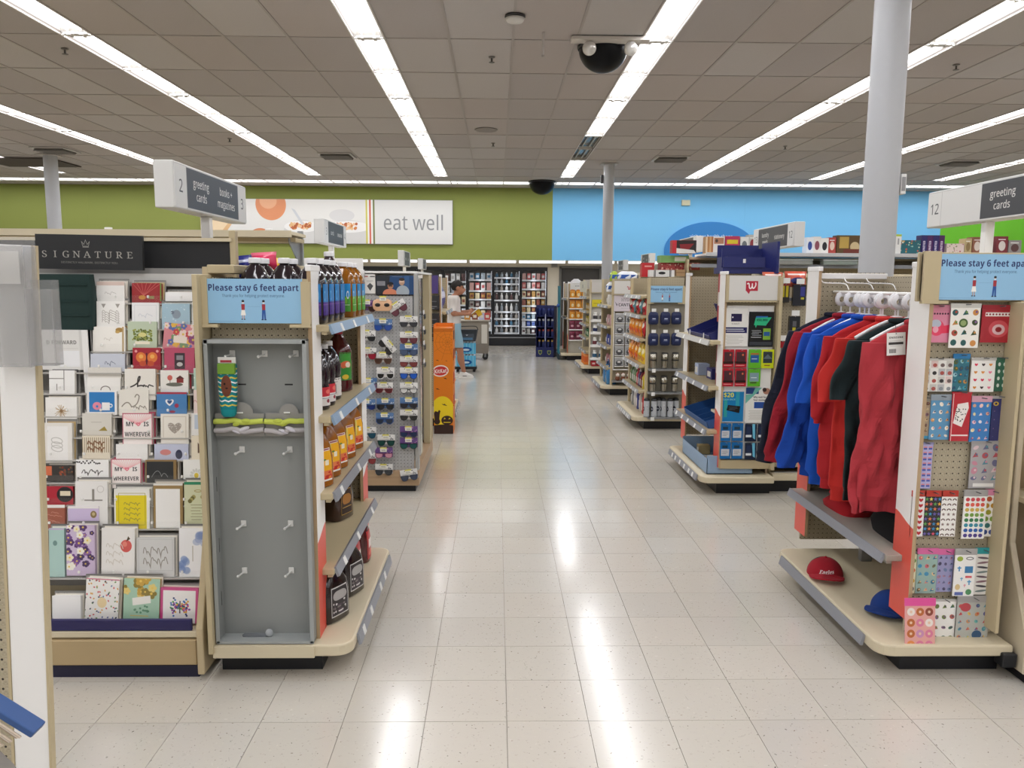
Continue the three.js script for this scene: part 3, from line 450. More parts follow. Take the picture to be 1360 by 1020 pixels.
  card([-1.447,-1.302,1.343,1.44,-3.421], 'pink card crowded with colourful flowers, tilted in its pocket', '#d98a94', (k, w, h) => { fillR(k, '#d88a92', 0, 0, w, h * 2); flowers(k, w, h, 26, ['#e8b94a', '#8a4a7a', '#c94a4a', '#5f6fb0', '#efd9d2', '#7a9a6a'], w * 0.12); fillR(k, '#efe3d6', w * 0.3, h * 0.55, w * 0.4, h * 0.3); }, { turn: -0.1 });
  // fourth tier
  card([-1.749,-1.602,1.255,1.311,-3.4], 'silvery lavender glossy card lying low beneath the gilded rose card', '#c9ccd6', (k, w, h) => { fillR(k, '#cdd2de', 0, 0, w, h * 3); scrawl(k, '#6f7788', w * 0.42, h * 0.8, w * 0.3, h * 0.4, 4, 2); }, { gloss: true });
  card([-1.569,-1.45,1.262,1.337,-3.402], 'crimson card with an orange butterfly', '#a32236', (k, w, h) => { fillR(k, '#a51f33', 0, 0, w, h * 2); for (const s of [-1, 1]) { dot(k, '#e07a34', w * (0.5 + s * 0.2), h * 0.55, w * 0.18, h * 0.3, s * 0.5); dot(k, '#f0b25a', w * (0.5 + s * 0.2), h * 0.5, w * 0.08, h * 0.12); dot(k, '#c4502c', w * (0.5 + s * 0.14), h * 0.9, w * 0.12, h * 0.16); } fillR(k, '#3a1016', w * 0.48, h * 0.3, w * 0.04, h * 0.65); for (const s of [0.12, 0.88]) dot(k, '#e3a2a0', w * s, h * 0.2, w * 0.05); });
  card([-1.433,-1.304,1.247,1.338,-3.398], 'raspberry pink card with a dark old telephone', '#b94a64', (k, w, h) => { fillR(k, '#bd4f6c', 0, 0, w, h * 2); fillR(k, '#3a2c34', w * 0.34, h * 0.25, w * 0.34, h * 0.75); fillR(k, '#8f8f94', w * 0.4, h * 0.36, w * 0.22, h * 0.22); dot(k, '#c9c6c4', w * 0.51, h * 0.78, w * 0.1, h * 0.1); }, { e: '#e6d9d4' });
  // fifth tier
  card([-1.918,-1.81,1.156,1.241,-3.376], 'white card divided by thin black grid lines', W, (k, w, h) => { fillR(k, '#f3f2ef', 0, 0, w, h * 2); k.strokeStyle = '#6a625c'; k.lineWidth = 2.5; k.beginPath(); k.moveTo(w * 0.58, 0); k.lineTo(w * 0.58, h); k.moveTo(0, h * 0.42); k.lineTo(w * 0.58, h * 0.42); k.moveTo(w * 0.3, h * 0.7); k.lineTo(w * 0.3, h); k.stroke(); }, { e: '#4d4a48' });
  card([-1.757,-1.616,1.214,1.253,-3.39], 'row of cream envelopes edge up behind a white arch card', '#dcd8cf', (k, w, h) => { fillR(k, '#e6e2d9', 0, 0, w, h * 2); fillR(k, '#bdb8ae', 0, h * 0.7, w, h * 0.3); });
  card([-1.757,-1.616,1.16,1.209,-3.377], 'white card with a dark looped monogram at its foot', W, (k, w, h) => { fillR(k, '#f1efea', 0, 0, w, h * 2); k.strokeStyle = '#5e5450'; k.lineWidth = 3; k.beginPath(); k.ellipse(w * 0.55, h * 1.05, w * 0.14, h * 0.32, 0, Math.PI, 0); k.stroke(); });
  card([-1.596,-1.465,1.135,1.249,-3.371], 'ivory card with a black handwritten word and thick edges', W, (k, w, h) => { fillR(k, '#efebe2', 0, 0, w, h * 2); k.strokeStyle = '#2e2926'; k.lineWidth = 5; k.beginPath(); k.moveTo(w * 0.2, h * 0.68); k.quadraticCurveTo(w * 0.5, h * 0.55, w * 0.5, h * 0.3); k.quadraticCurveTo(w * 0.42, h * 0.25, w * 0.42, h * 0.66); k.quadraticCurveTo(w * 0.55, h * 0.6, w * 0.62, h * 0.66); k.stroke(); scrawl(k, '#2e2926', w * 0.6, h * 0.66, w * 0.32, h * 0.1, 4, 4); }, { e: '#caa27e' });
  card([-1.445,-1.326,1.161,1.243,-3.377], 'white card with a small red cottage and a tree', W, (k, w, h) => { fillR(k, '#f2efe8', 0, 0, w, h * 2); dot(k, '#d0685c', w * 0.34, h * 0.4, w * 0.09, h * 0.14); fillR(k, '#7a5a4a', w * 0.335, h * 0.5, w * 0.02, h * 0.2); fillR(k, '#8d2f2c', w * 0.58, h * 0.42, w * 0.24, h * 0.24); poly(k, '#5a2a28', [[w * 0.55, h * 0.44], [w * 0.7, h * 0.28], [w * 0.85, h * 0.44]]); dot(k, '#6d6f62', w * 0.5, h * 0.75, w * 0.3, h * 0.1); }, { e: '#a3283a' });
  card([-1.304,-1.259,1.171,1.252,-3.379], 'mint card sliver with white sprigs below the dotted ring card', '#b9d3c2', (k, w, h) => { fillR(k, '#bcd8c8', 0, 0, w, h * 2); for (let i = 0; i < 8; i++) dot(k, '#eef3ec', rnd() * w, rnd() * h, w * 0.08); });
  // sixth tier
  card([-1.925,-1.792,1.034,1.128,-3.346], 'white card with a gold filigree burst', W, (k, w, h) => { fillR(k, '#f4f2ee', 0, 0, w, h * 2); k.strokeStyle = '#a98758'; k.lineWidth = 1.6; for (let i = 0; i < 22; i++) { k.beginPath(); k.moveTo(w * 0.5, h * 0.62); k.lineTo(w * 0.5 + Math.cos(i) * w * rr(0.12, 0.24), h * 0.62 + Math.sin(i) * h * rr(0.2, 0.34)); k.stroke(); } dot(k, '#8d6a44', w * 0.5, h * 0.62, w * 0.05); }, { gloss: true });
  card([-1.753,-1.626,1.072,1.156,-3.356], 'bright blue card with a pink doughnut and a white cup', '#e9e9e6', (k, w, h) => { fillR(k, '#f0efec', 0, 0, w, h * 2); fillR(k, '#2a7ec2', w * 0.08, h * 0.08, w * 0.84, h); dot(k, '#e58fa6', w * 0.34, h * 0.78, w * 0.15, h * 0.2); dot(k, '#2a7ec2', w * 0.34, h * 0.8, w * 0.04, h * 0.06); fillR(k, '#f4f2ef', w * 0.5, h * 0.6, w * 0.26, h * 0.4); k.strokeStyle = '#f4f2ef'; k.lineWidth = 4; k.beginPath(); k.arc(w * 0.79, h * 0.76, w * 0.05, 0, 7); k.stroke(); });
  card([-1.616,-1.491,1.069,1.16,-3.355], 'ivory card with a grey swirling flourish', W, (k, w, h) => { fillR(k, '#ece8de', 0, 0, w, h * 2); k.strokeStyle = '#8f877a'; k.lineWidth = 4; k.beginPath(); k.moveTo(w * 0.1, h * 0.78); k.quadraticCurveTo(w * 0.3, h * 0.4, w * 0.42, h * 0.8); k.quadraticCurveTo(w * 0.65, h * 0.75, w * 0.68, h * 0.3); k.quadraticCurveTo(w * 0.6, h * 0.12, w * 0.54, h * 0.34); k.stroke(); scrawl(k, '#8f877a', w * 0.5, h * 0.85, w * 0.42, h * 0.2, 5, 3); }, { e: '#d8cfbd' });
  card([-1.456,-1.328,1.063,1.151,-3.353], 'blue card with a white ringed heart and a red trim', '#3c6fae', (k, w, h) => { fillR(k, '#b03040', 0, 0, w, h * 0.1); fillR(k, '#4a84bd', 0, h * 0.1, w, h * 2); heart(k, '#f3f0f0', w * 0.43, h * 0.5, w * 0.16); heart(k, '#33558a', w * 0.43, h * 0.48, w * 0.09); dot(k, '#a83250', w * 0.66, h * 0.66, w * 0.07); dot(k, '#a83250', w * 0.52, h * 0.95, w * 0.1, h * 0.06); }, { e: '#b9ad4a' });
  card([-1.299,-1.254,1.07,1.161,-3.355], 'blush pink card sliver beside the end panel', '#e6cfca', (k, w, h) => { fillR(k, '#ebd8d4', 0, 0, w, h * 2); scrawl(k, '#d49a9a', 0, h * 0.6, w, h * 0.2, 3, 3); });
  // seventh tier
  card([-1.918,-1.802,0.872,1.024,-3.307], 'tall white card with embossed interlocking rings', W, (k, w, h) => { fillR(k, '#e9e5de', 0, 0, w, h * 2); fillR(k, '#f3f1ee', w * 0.1, h * 0.1, w * 0.74, h); k.strokeStyle = '#c4c1bc'; k.lineWidth = 3; for (const y of [0.5, 0.62, 0.72]) { k.beginPath(); k.ellipse(w * 0.45, h * y, w * 0.2, h * 0.08, 0.2, 0, 7); k.stroke(); } }, { e: '#b99f6f' });
  card([-1.767,-1.643,0.987,1.062,-3.335], 'silver grey card with faint script and a golden leaf', '#d4d0c6', (k, w, h) => { fillR(k, '#dcd8ce', 0, 0, w, h * 2); fillR(k, '#b9b4a8', w * 0.3, h * 0.5, w * 0.35, 2); poly(k, '#a08a3c', [[w * 0.55, h], [w * 0.75, h * 0.75], [w * 0.85, h]]); }, { gloss: true });
  card([-1.595,-1.468,0.95,1.064,-3.326], 'pink rayed card reading MY heart IS WHEREVER on the seventh tier', '#efe4e0', loveIs, { e: '#a8304e' });
  card([-1.433,-1.315,0.953,1.061,-3.326], 'ivory framed card with a grey lace heart', W, (k, w, h) => { fillR(k, '#efeae0', 0, 0, w, h * 2); frame(k, w, h * 1.1, '#d8cfbf', w * 0.1, 3); heart(k, '#a49a90', w * 0.5, h * 0.55, w * 0.28); for (let i = 0; i < 60; i++) dot(k, '#efeae0', w * rr(0.25, 0.75), h * rr(0.35, 0.8), w * 0.012); });
  card([-1.305,-1.251,0.988,1.063,-3.335], 'white card with a pale blue square beside the end panel', W, (k, w, h) => { fillR(k, '#efeeec', 0, 0, w, h * 2); fillR(k, '#c4d0e0', w * 0.25, h * 0.1, w * 0.7, h * 0.8); }, { e: '#9a7f4a' });
  // eighth tier
  card([-1.761,-1.644,0.89,0.969,-3.311], 'striped tan card with brown brush lettering', '#d8cbb4', (k, w, h) => { fillR(k, '#e6dcc8', 0, 0, w, h * 2); for (let i = 0; i < 14; i++) fillR(k, '#9f8d72', i * w / 14, h * 0.1, w / 34, h * 0.8); for (let i = 0; i < 2; i++) scrawl(k, '#7a5030', w * 0.2, h * (0.45 + 0.3 * i), w * 0.6, h * 0.3, 6, 4); });
  card([-1.618,-1.485,0.875,0.934,-3.307], 'plain white card with creased clear sleeve', W, (k, w, h) => { fillR(k, '#f3f2ef', 0, 0, w, h * 3); dot(k, '#d9d4c8', w * 0.12, h * 0.7, 2); dot(k, '#d9d4c8', w * 0.7, h * 0.8, 2); }, { gloss: true });
  card([-1.457,-1.313,0.885,0.934,-3.31], 'lavender card with a coral cloud and a navy ball', '#c4c8dc', (k, w, h) => { fillR(k, '#c7cce2', 0, 0, w, h * 3); dot(k, '#d98a86', w * 0.33, h * 0.72, w * 0.16, h * 0.25); dot(k, '#262a4a', w * 0.72, h * 0.9, w * 0.1, h * 0.4); });
  card([-1.3,-1.246,0.888,0.97,-3.31], 'cream card with a brown cat-like silhouette by the end panel', '#e6dcc6', (k, w, h) => { fillR(k, '#ece2cc', 0, 0, w, h * 2); poly(k, '#5a4030', [[w * 0.5, h * 0.9], [w * 0.5, h * 0.35], [w * 0.65, h * 0.5], [w * 0.9, h * 0.3], [w, h * 0.9]]); });
  // ninth tier
  card([-1.907,-1.794,0.798,0.847,-3.288], 'dark card with orange autumn shapes', '#3a302c', (k, w, h) => { fillR(k, '#2c2624', 0, 0, w, h * 3); fillR(k, '#d8704a', 0, h * 0.1, w * 0.22, h * 0.8); for (let i = 0; i < 16; i++) dot(k, pick(['#a8502c', '#7a3420', '#5d4a30']), w * rr(0.5, 0.95), h * rr(0.2, 0.9), w * 0.04); }, { gloss: true });
  card([-1.78,-1.644,0.795,0.87,-3.287], 'white card with black floral corner and slanted script', W, (k, w, h) => { fillR(k, '#f4f3f1', 0, 0, w, h * 2); for (let i = 0; i < 14; i++) dot(k, '#3a3836', w * (i / 18), h * rr(0.05, 0.22), w * 0.03, h * 0.04, i); k.save(); k.transform(1, 0, -0.3, 1, w * 0.15, 0); scrawl(k, '#4a4744', w * 0.15, h * 0.75, w * 0.62, h * 0.35, 6, 3); k.restore(); });
  card([-1.632,-1.506,0.77,0.875,-3.281], 'pink rayed card reading MY heart IS WHEREVER on the ninth tier', '#efe4e0', loveIs, { e: '#a8304e' });
  card([-1.489,-1.359,0.792,0.87,-3.287], 'charcoal card in a brown frame with chalk mountains', '#8d7350', (k, w, h) => { fillR(k, '#8f7448', 0, 0, w, h * 2); fillR(k, '#282a2c', w * 0.04, h * 0.1, w * 0.86, h * 2); k.strokeStyle = '#b9bdbb'; k.lineWidth = 1.5; k.beginPath(); k.moveTo(w * 0.2, h * 0.95); k.quadraticCurveTo(w * 0.4, h * 0.3, w * 0.52, h * 0.9); k.quadraticCurveTo(w * 0.6, h * 0.55, w * 0.72, h * 0.95); k.stroke(); });
  card([-1.33,-1.238,0.792,0.871,-3.287], 'white card with a yellow-centred daisy', W, (k, w, h) => { fillR(k, '#f4f4f1', 0, 0, w, h * 2); for (let i = 0; i < 12; i++) { const a = i / 12 * 6.28; dot(k, '#d9dad6', w * 0.6 + Math.cos(a) * w * 0.22, h * 0.85 + Math.sin(a) * h * 0.28, w * 0.09, h * 0.06, a); } dot(k, '#dcc23c', w * 0.6, h * 0.85, w * 0.1, h * 0.14); });
  // tenth tier
  card([-1.9,-1.787,0.703,0.761,-3.264], 'red and black card with a cream tag', '#8d1f2c', (k, w, h) => { fillR(k, '#b01f32', 0, 0, w, h * 3); dot(k, '#1c181a', w * 0.7, h * 0.6, w * 0.3, h * 0.55); fillR(k, '#e6d8bc', w * 0.52, h * 0.35, w * 0.38, h * 0.35); });
  card([-1.771,-1.637,0.617,0.786,-3.243], 'tall white card with a grey wooden cross and a seal', W, (k, w, h) => { fillR(k, '#efedea', 0, 0, w, h * 2); fillR(k, '#8a867e', w * 0.52, h * 0.2, w * 0.07, h * 0.3); fillR(k, '#8a867e', w * 0.28, h * 0.46, w * 0.56, h * 0.03); k.strokeStyle = '#c9c6c0'; k.lineWidth = 2; k.beginPath(); k.arc(w * 0.78, h * 0.2, w * 0.1, 0, 7); k.stroke(); }, { gloss: true });
  card([-1.608,-1.46,0.599,0.755,-3.238], 'bright yellow card with grey hand lettering', '#e9e7df', (k, w, h) => { fillR(k, '#eceae2', 0, 0, w, h * 2); fillR(k, '#e6d21e', w * 0.05, h * 0.18, w * 0.86, h); frame(k, w, h * 1.1, '#a89a2c', w * 0.13, 1.5); for (let i = 0; i < 4; i++) scrawl(k, '#8f8648', w * 0.28, h * (0.42 + 0.14 * i), w * 0.45, h * 0.1, 6, 2); }, { e: '#d6d4cc' });
  card([-1.445,-1.322,0.608,0.778,-3.241], 'blank white card in a brown frame', '#8d7350', (k, w, h) => { fillR(k, '#e9e6df', 0, 0, w, h * 0.06); fillR(k, '#9c8152', 0, h * 0.06, w, h * 2); fillR(k, '#f2f1ee', w * 0.08, h * 0.14, w * 0.82, h * 2); });
  card([-1.316,-1.227,0.608,0.784,-3.241], 'pale green card with angel wings under a halo', '#cfd0a8', (k, w, h) => { fillR(k, '#2c8a62', 0, 0, w, h * 0.07); fillR(k, '#d3d6b2', 0, h * 0.07, w, h * 2); k.strokeStyle = '#a08a3c'; k.lineWidth = 2; k.beginPath(); k.ellipse(w * 0.65, h * 0.22, w * 0.16, h * 0.025, 0, 0, 7); k.stroke(); for (const s of [-1, 1]) for (let i = 0; i < 4; i++) dot(k, i % 2 ? '#6f6a3a' : '#a8a060', w * (0.65 + s * (0.2 + 0.06 * i)), h * (0.36 + 0.035 * i), w * 0.09, h * 0.05, s * 0.8); rules(k, '#8a8a68', w * 0.3, h * 0.55, w * 0.65, 6, h * 0.07); });
  // eleventh tier
  card([-1.889,-1.814,0.602,0.687,-3.239], 'brick brown card with pale sprigs', '#a3604c', (k, w, h) => { fillR(k, '#ece9e4', 0, 0, w, h * 0.16); fillR(k, '#a05c48', 0, h * 0.16, w, h * 2); for (let i = 0; i < 5; i++) scrawl(k, '#c9907c', w * rnd() * 0.5, h * rr(0.4, 1), w * 0.4, h * 0.1, 2, 2); });
  card([-1.801,-1.673,0.599,0.681,-3.238], 'lilac card with a brown round sticker', '#d3c6df', (k, w, h) => { fillR(k, '#ece9e6', 0, 0, w, h * 0.12); fillR(k, '#cfbfdf', 0, h * 0.12, w, h * 2); dot(k, '#8a7448', w * 0.83, h * 0.42, w * 0.1, h * 0.18); dot(k, '#c9b98a', w * 0.83, h * 0.4, w * 0.05, h * 0.09); });
  // twelfth tier
  card([-1.865,-1.803,0.413,0.598,-3.191], 'seafoam card with a grey sprig', '#a9c9c2', (k, w, h) => { fillR(k, '#c4b4d0', 0, 0, w, h * 0.04); fillR(k, '#aecdc6', 0, h * 0.04, w, h * 2); dot(k, '#6f8f8a', w * 0.4, h * 0.34, w * 0.14, h * 0.06); });
  card([-1.794,-1.676,0.418,0.61,-3.192], 'purple card covered with purple and white daisies', '#cbb6cf', (k, w, h) => { fillR(k, '#cdb9d6', 0, 0, w, h * 2); flowers(k, w * 0.9, h * 0.85, 30, ['#4d2a66', '#6a3f86', '#3f2458', '#8a5fa0'], w * 0.12); flowers(k, w, h * 0.95, 9, ['#f3efe2', '#ece4c8'], w * 0.12); }, { gloss: true });
  card([-1.651,-1.514,0.412,0.598,-3.191], 'white card with a painted peach and raised lettering', W, (k, w, h) => { fillR(k, '#efece8', 0, 0, w, h * 2); dot(k, '#d9605a', w * 0.74, h * 0.4, w * 0.17, h * 0.14); dot(k, '#e88a7a', w * 0.7, h * 0.36, w * 0.07, h * 0.06); poly(k, '#4a3a24', [[w * 0.74, h * 0.3], [w * 0.8, h * 0.18], [w * 0.86, h * 0.24]]); for (let i = 0; i < 3; i++) scrawl(k, '#d8d2c8', w * 0.15, h * (0.42 + 0.18 * i), w * 0.5, h * 0.14, 5, 3); }, { turn: -0.02 });
  card([-1.503,-1.347,0.412,0.559,-3.191], 'silver grey card with swirling thank you script', '#cfcfcf', (k, w, h) => { fillR(k, '#d4d4d3', 0, 0, w, h * 2); frame(k, w, h, '#c0c0bf', w * 0.05); for (let i = 0; i < 2; i++) scrawl(k, '#8f8a82', w * 0.18, h * (0.45 + 0.3 * i), w * 0.64, h * 0.32, 7, 3); }, { gloss: true });
  card([-1.327,-1.217,0.412,0.598,-3.191], 'white card with blue watercolour clouds', W, (k, w, h) => { fillR(k, '#f1f1f2', 0, 0, w, h * 2); for (let i = 0; i < 12; i++) { k.globalAlpha = 0.4; dot(k, '#7f93c4', w * rr(0.6, 1), h * rr(0.1, 0.35), w * 0.16, h * 0.08, i); dot(k, '#6f86bb', w * rr(0.05, 0.3), h * rr(0.7, 1), w * 0.14, h * 0.08, i); } k.globalAlpha = 1; fillR(k, '#b9b4a8', w * 0.5, h * 0.4, 3, h * 0.35); });
  // lowest tier
  card([-1.837,-1.72,0.217,0.328,-3.14], 'blank white envelope under a bare grey divider on the lowest tier', '#efeeec', (k, w, h) => fillR(k, '#f3f2f1', 0, 0, w, h * 2), { full: 0.004 });
  card([-1.706,-1.57,0.217,0.399,-3.14], 'glossy white card scattered with small wild flowers', W, (k, w, h) => { fillR(k, '#f4f2ee', 0, 0, w, h * 2); for (let i = 0; i < 90; i++) dot(k, pick(['#c95a5a', '#5a6a9a', '#6f8f5a', '#d9a04a', '#2f3a4a']), rnd() * w, rnd() * h, w * 0.02, w * 0.03, i); dot(k, '#f0d9a8', w * 0.5, h * 0.55, w * 0.14, h * 0.12); fillR(k, '#d8899a', 0, 0, w, h * 0.03); }, { gloss: true, turn: -0.06, full: 0.004 });
  card([-1.548,-1.4,0.216,0.399,-3.14], 'mint green card with gold flowers round a white label', '#cdbb84', (k, w, h) => { fillR(k, '#a9cdb4', 0, 0, w, h * 2); flowers(k, w, h * 0.35, 10, ['#c9a13c', '#e6cf7a', '#8d7a2c'], w * 0.14); poly(k, '#f2f0e8', [[w * 0.24, h * 0.45], [w * 0.74, h * 0.38], [w * 0.76, h * 0.55], [w * 0.26, h * 0.62]]); flowers(k, w, h * 0.3, 0, ['#fff'], 1); for (let i = 0; i < 12; i++) dot(k, '#5f8f6f', w * rr(0.3, 0.7), h * rr(0.62, 0.78), w * 0.03); fillR(k, '#d9c070', w * 0.2, h * 0.84, w * 0.5, 3); }, { gloss: true, turn: -0.04, full: 0.004 });
  card([-1.395,-1.24,0.216,0.36,-3.14], 'pink edged white card with a jewelled rainbow butterfly', '#c93f7a', (k, w, h) => { fillR(k, '#cc4a86', 0, 0, w, h * 2); fillR(k, '#f3f0ee', w * 0.07, h * 0.08, w * 0.86, h); for (const s of [-1, 1]) for (let i = 0; i < 40; i++) { const a = rr(-0.9, 0.9), r = rr(0.03, 0.27); dot(k, pick(['#d9485a', '#4a9a4a', '#3a6ab0', '#e0a030', '#8a3a9a', '#2c3a6a']), w * 0.52 + s * w * r * Math.cos(a), h * 0.55 + h * r * 1.3 * Math.sin(a), w * 0.025); } fillR(k, '#4a3040', w * 0.505, h * 0.38, w * 0.03, h * 0.36); }, { gloss: true, turn: -0.03, full: 0.004 });
  // boards of the rack
  const sb = [-2.002,-1.544,1.671,1.82], sc = cell(760, 290, '#1a1b1d', (k, w, h) => { fillR(k, '#1d1f22', 0, 0, w, h); const cx = w * 0.47; k.strokeStyle = '#a8a69f'; k.lineWidth = 3; k.beginPath(); k.moveTo(cx - 28, h * 0.2); for (const [x, y] of [[-20, 0.33], [20, 0.33], [28, 0.2], [12, 0.28], [0, 0.15], [-12, 0.28]]) k.lineTo(cx + x, h * y); k.closePath(); k.stroke(); fillR(k, '#a8a69f', cx - 22, h * 0.345, 44, 5);
    const s = 'SIGNATURE'; [...s].forEach((c, i) => txt(k, c, w * (0.08 + 0.1 * i), h * 0.57, h * 0.26, '#aaa79f', 'serif')); txt(k, 'DISTINCTLY HALLMARK. DISTINCTLY YOU.', w * 0.5, h * 0.8, h * 0.075, '#8f8c85', 'sans-serif', '', 'center', w * 0.68); });
  const sg = thing('brand_board', 'black board reading SIGNATURE under a small crown, topping the card rack', 'sign', [(sb[0] + sb[1]) / 2, sb[2], -3.5]); sg.rotation.z = -0.012;
  part(sg, 'board', pbox(sb[1] - sb[0], sb[3] - sb[2], 0.02, sc).translate(0, (sb[3] - sb[2]) / 2, 0), sheetMat(sc, 0.5));
  const gb = [-2.031,-1.738,1.412,1.65]; const gp = thing('cloth_panel', 'dark green cloth covered panel beneath the black board', 'panel', [(gb[0] + gb[1]) / 2, gb[2], -3.44]);
  part(gp, 'cloth', loft([[0, (gb[1] - gb[0]) / 2, 0.03, 8], [(gb[3] - gb[2]) * 0.5, (gb[1] - gb[0]) / 2 + 0.003, 0.034, 8], [gb[3] - gb[2], (gb[1] - gb[0]) / 2 - 0.004, 0.03, 8]], 32), M('#17302d', 0.85)); 
  for (const y of [0.06, 0.12, 0.19]) part(gp, 'fold', bx(-(gb[1] - gb[0]) / 2 + 0.01, (gb[1] - gb[0]) / 2 - 0.01, y, y + 0.006, 0.03, 0.036), M('#17302d', 0.85));
  const fb = [-2.034,-1.753,1.241,1.413], fc = cell(360, 220, '#d9d8d5', (k, w, h) => { fillR(k, '#e3e2df', 0, 0, w, h); fillR(k, '#d3d2cf', w * 0.86, 0, w * 0.14, h); txt(k, 'D FORWARD', w * 0.59, h * 0.31, h * 0.13, '#6b6966', 'sans-serif', 'bold'); fillR(k, '#c9c8c5', w * 0.4, h * 0.46, w * 0.44, 2); fillR(k, '#eff0f2', w * 0.55, h * 0.52, w * 0.3, h * 0.4); });
  const fw = thing('topic_board', 'white topic board lettered FORWARD set into the card rack', 'sign', [(fb[0] + fb[1]) / 2, fb[2], -3.41]);
  part(fw, 'board', pbox(fb[1] - fb[0], fb[3] - fb[2], 0.02, fc).translate(0, (fb[3] - fb[2]) / 2, 0), sheetMat(fc, 0.5)); part(fw, 'side_strip', bx((fb[1] - fb[0]) / 2 - 0.025, (fb[1] - fb[0]) / 2, -0.22, fb[3] - fb[2], -0.02, 0.016), whiteM);
}

// ---------- end cap with juice, its side tray and the goods on it ----------
{
  const xf = 0.73, z0 = -3.12, s = -1;
  const cap = endCap({ s, xf, z0, label: 'beige end cap stocked with juice bottles behind a blue notice', shelves: [[1.45, 0.05, { rail: railBlue }], [1.075, 0.05, { rail: railBlue }], [0.75, 0.05], [0.425, 0.05]], top: 1.66, low: 0.16, sideTop: 1.6 });
  wpart(cap, 'side_post', rbx(-1.165, -1.145, 0.12, 1.65, -3.04, -3.2, 0.003), beige); wpart(cap, 'front_lip', bx(-1.15, -0.74, 0.1, 0.148, -3.06, -3.05), beigeLight);
  wpart(cap, 'top_ledge', rbx(-1.17, -1.06, 1.655, 1.69, -3.22, -3.5, 0.004), beige);
  notice(-1.135, -0.757, 1.462, 1.634, -3.09, 'blue notice Please stay 6 feet apart fixed above the grey tray', 0.03);
  // grey tray with pegs
  const t = thing('side_tray', 'tall empty grey metal tray with white peg hooks', 'display tray', [-0.94, 0.155, -3.12]), gm = M('#8f9290', 0.5), gl = M('#9ea2a1', 0.5);
  const x0 = -1.138, x1 = -0.745, y0 = 0.157, y1 = 1.398, zb = -3.15, zf = -3.065;
  wpart(t, 'back', bx(x0, x1, y0, y1, zb - 0.003, zb), gm);
  for (const [a, b] of [[x0, x0 + 0.004], [x1 - 0.004, x1]]) { const q = wpart(t, 'side_wall', bx(a, b, y0, y1, zb, zf), gm); }
  wpart(t, 'top_wall', bx(x0, x1, y1 - 0.004, y1, zb, zf), gm); wpart(t, 'floor_plate', bx(x0, x1, y0, y0 + 0.004, zb, zf), gl);
  wpart(t, 'front_flange', merge([bx(x0 - 0.002, x0 + 0.013, y0, y1, zf - 0.003, zf + 0.001), bx(x1 - 0.013, x1 + 0.002, y0, y1, zf - 0.003, zf + 0.001), bx(x0, x1, y1 - 0.014, y1 + 0.002, zf - 0.003, zf + 0.001), bx(x0, x1, y0 - 0.003, y0 + 0.008, zf - 0.003, zf + 0.001)]), gl);
  for (const [hx, hy] of [[-1.056,1.338], [-0.927,1.338], [-0.803,1.339], [-1.032,0.947], [-0.839,0.947], [-1.037,0.637], [-0.845,0.637], [-1.041,0.436], [-0.848,0.436]]) {
    const h = wpart(t, 'peg_hook', merge([rbx(hx - 0.011, hx + 0.011, hy - 0.013, hy + 0.013, zb, zb + 0.006, 0.002)]), hookM); part(h, 'peg', rod([hx - t.position.x, hy - 0.004 - t.position.y, zb + 0.004 - t.position.z], [hx - 0.012 - t.position.x, hy - 0.008 - t.position.y, zb + 0.05 - t.position.z], 0.004), hookM); part(h, 'peg_tip', new THREE.SphereGeometry(0.006, 10, 8).translate(hx - 0.012 - t.position.x, hy - 0.008 - t.position.y, zb + 0.05 - t.position.z), hookM);
  }
  for (const [sx, sy] of [[-1.023,1.213], [-0.836,1.213]]) wpart(t, 'slot', bx(sx - 0.016, sx + 0.016, sy - 0.003, sy + 0.003, zb - 0.001, zb + 0.0006), M('#202224', 0.8));
  for (const [dx, dy] of [[-1.109,0.807], [-1.119,0.551], [-1.125,0.323]]) wpart(t, 'slot', bx(x0 + 0.004, x0 + 0.0046, dy - 0.03, dy + 0.03, -3.13, -3.126), M('#303336', 0.8));
  const sc = thing('tape_scrap', 'crumpled strip of grey tape lying in the grey tray', 'litter', [-1.0, 0.161, -3.12]);
  part(sc, 'strip', loft([[0, 0.05, 0.008, 4], [0.006, 0.052, 0.009, 4], [0.012, 0.046, 0.007, 4]], 16), M('#6f7478', 0.6)); part(sc, 'crumple', new THREE.IcosahedronGeometry(0.016, 1).scale(1, 1.1, 0.8).translate(0.06, 0.015, 0), M('#a9adb0', 0.6));
  // socks on their card
  const kb = [-1.103,-1.023,1.091,1.328], sk = thing('sock_pair', 'teal and yellow striped socks with a brown animal face, on a hanging card', 'socks', [(kb[0] + kb[1]) / 2, kb[2], -3.1]), sw = (kb[1] - kb[0]) / 2, shh = kb[3] - kb[2];
  const kc = cell(160, 480, '#0f7f86', (k, w, h) => { fillR(k, '#0e7d84', 0, 0, w, h); for (let i = 0; i < 9; i++) { const y = h * (0.1 + 0.085 * i); k.strokeStyle = i % 2 ? '#e6e9e6' : '#d3c04a'; k.lineWidth = h * 0.025; k.beginPath(); k.moveTo(0, y); for (let j = 0; j < 6; j++) k.lineTo(w * (j + 0.5) / 6, y + (j % 2 ? 6 : -6)); k.lineTo(w, y); k.stroke(); } dot(k, '#6b3a26', w * 0.5, h * 0.42, w * 0.26, h * 0.2); dot(k, '#1d1210', w * 0.42, h * 0.38, 8, 10); dot(k, '#1d1210', w * 0.52, h * 0.46, 10, 7); fillR(k, '#0e8a90', 0, h * 0.86, w, h * 0.14); });
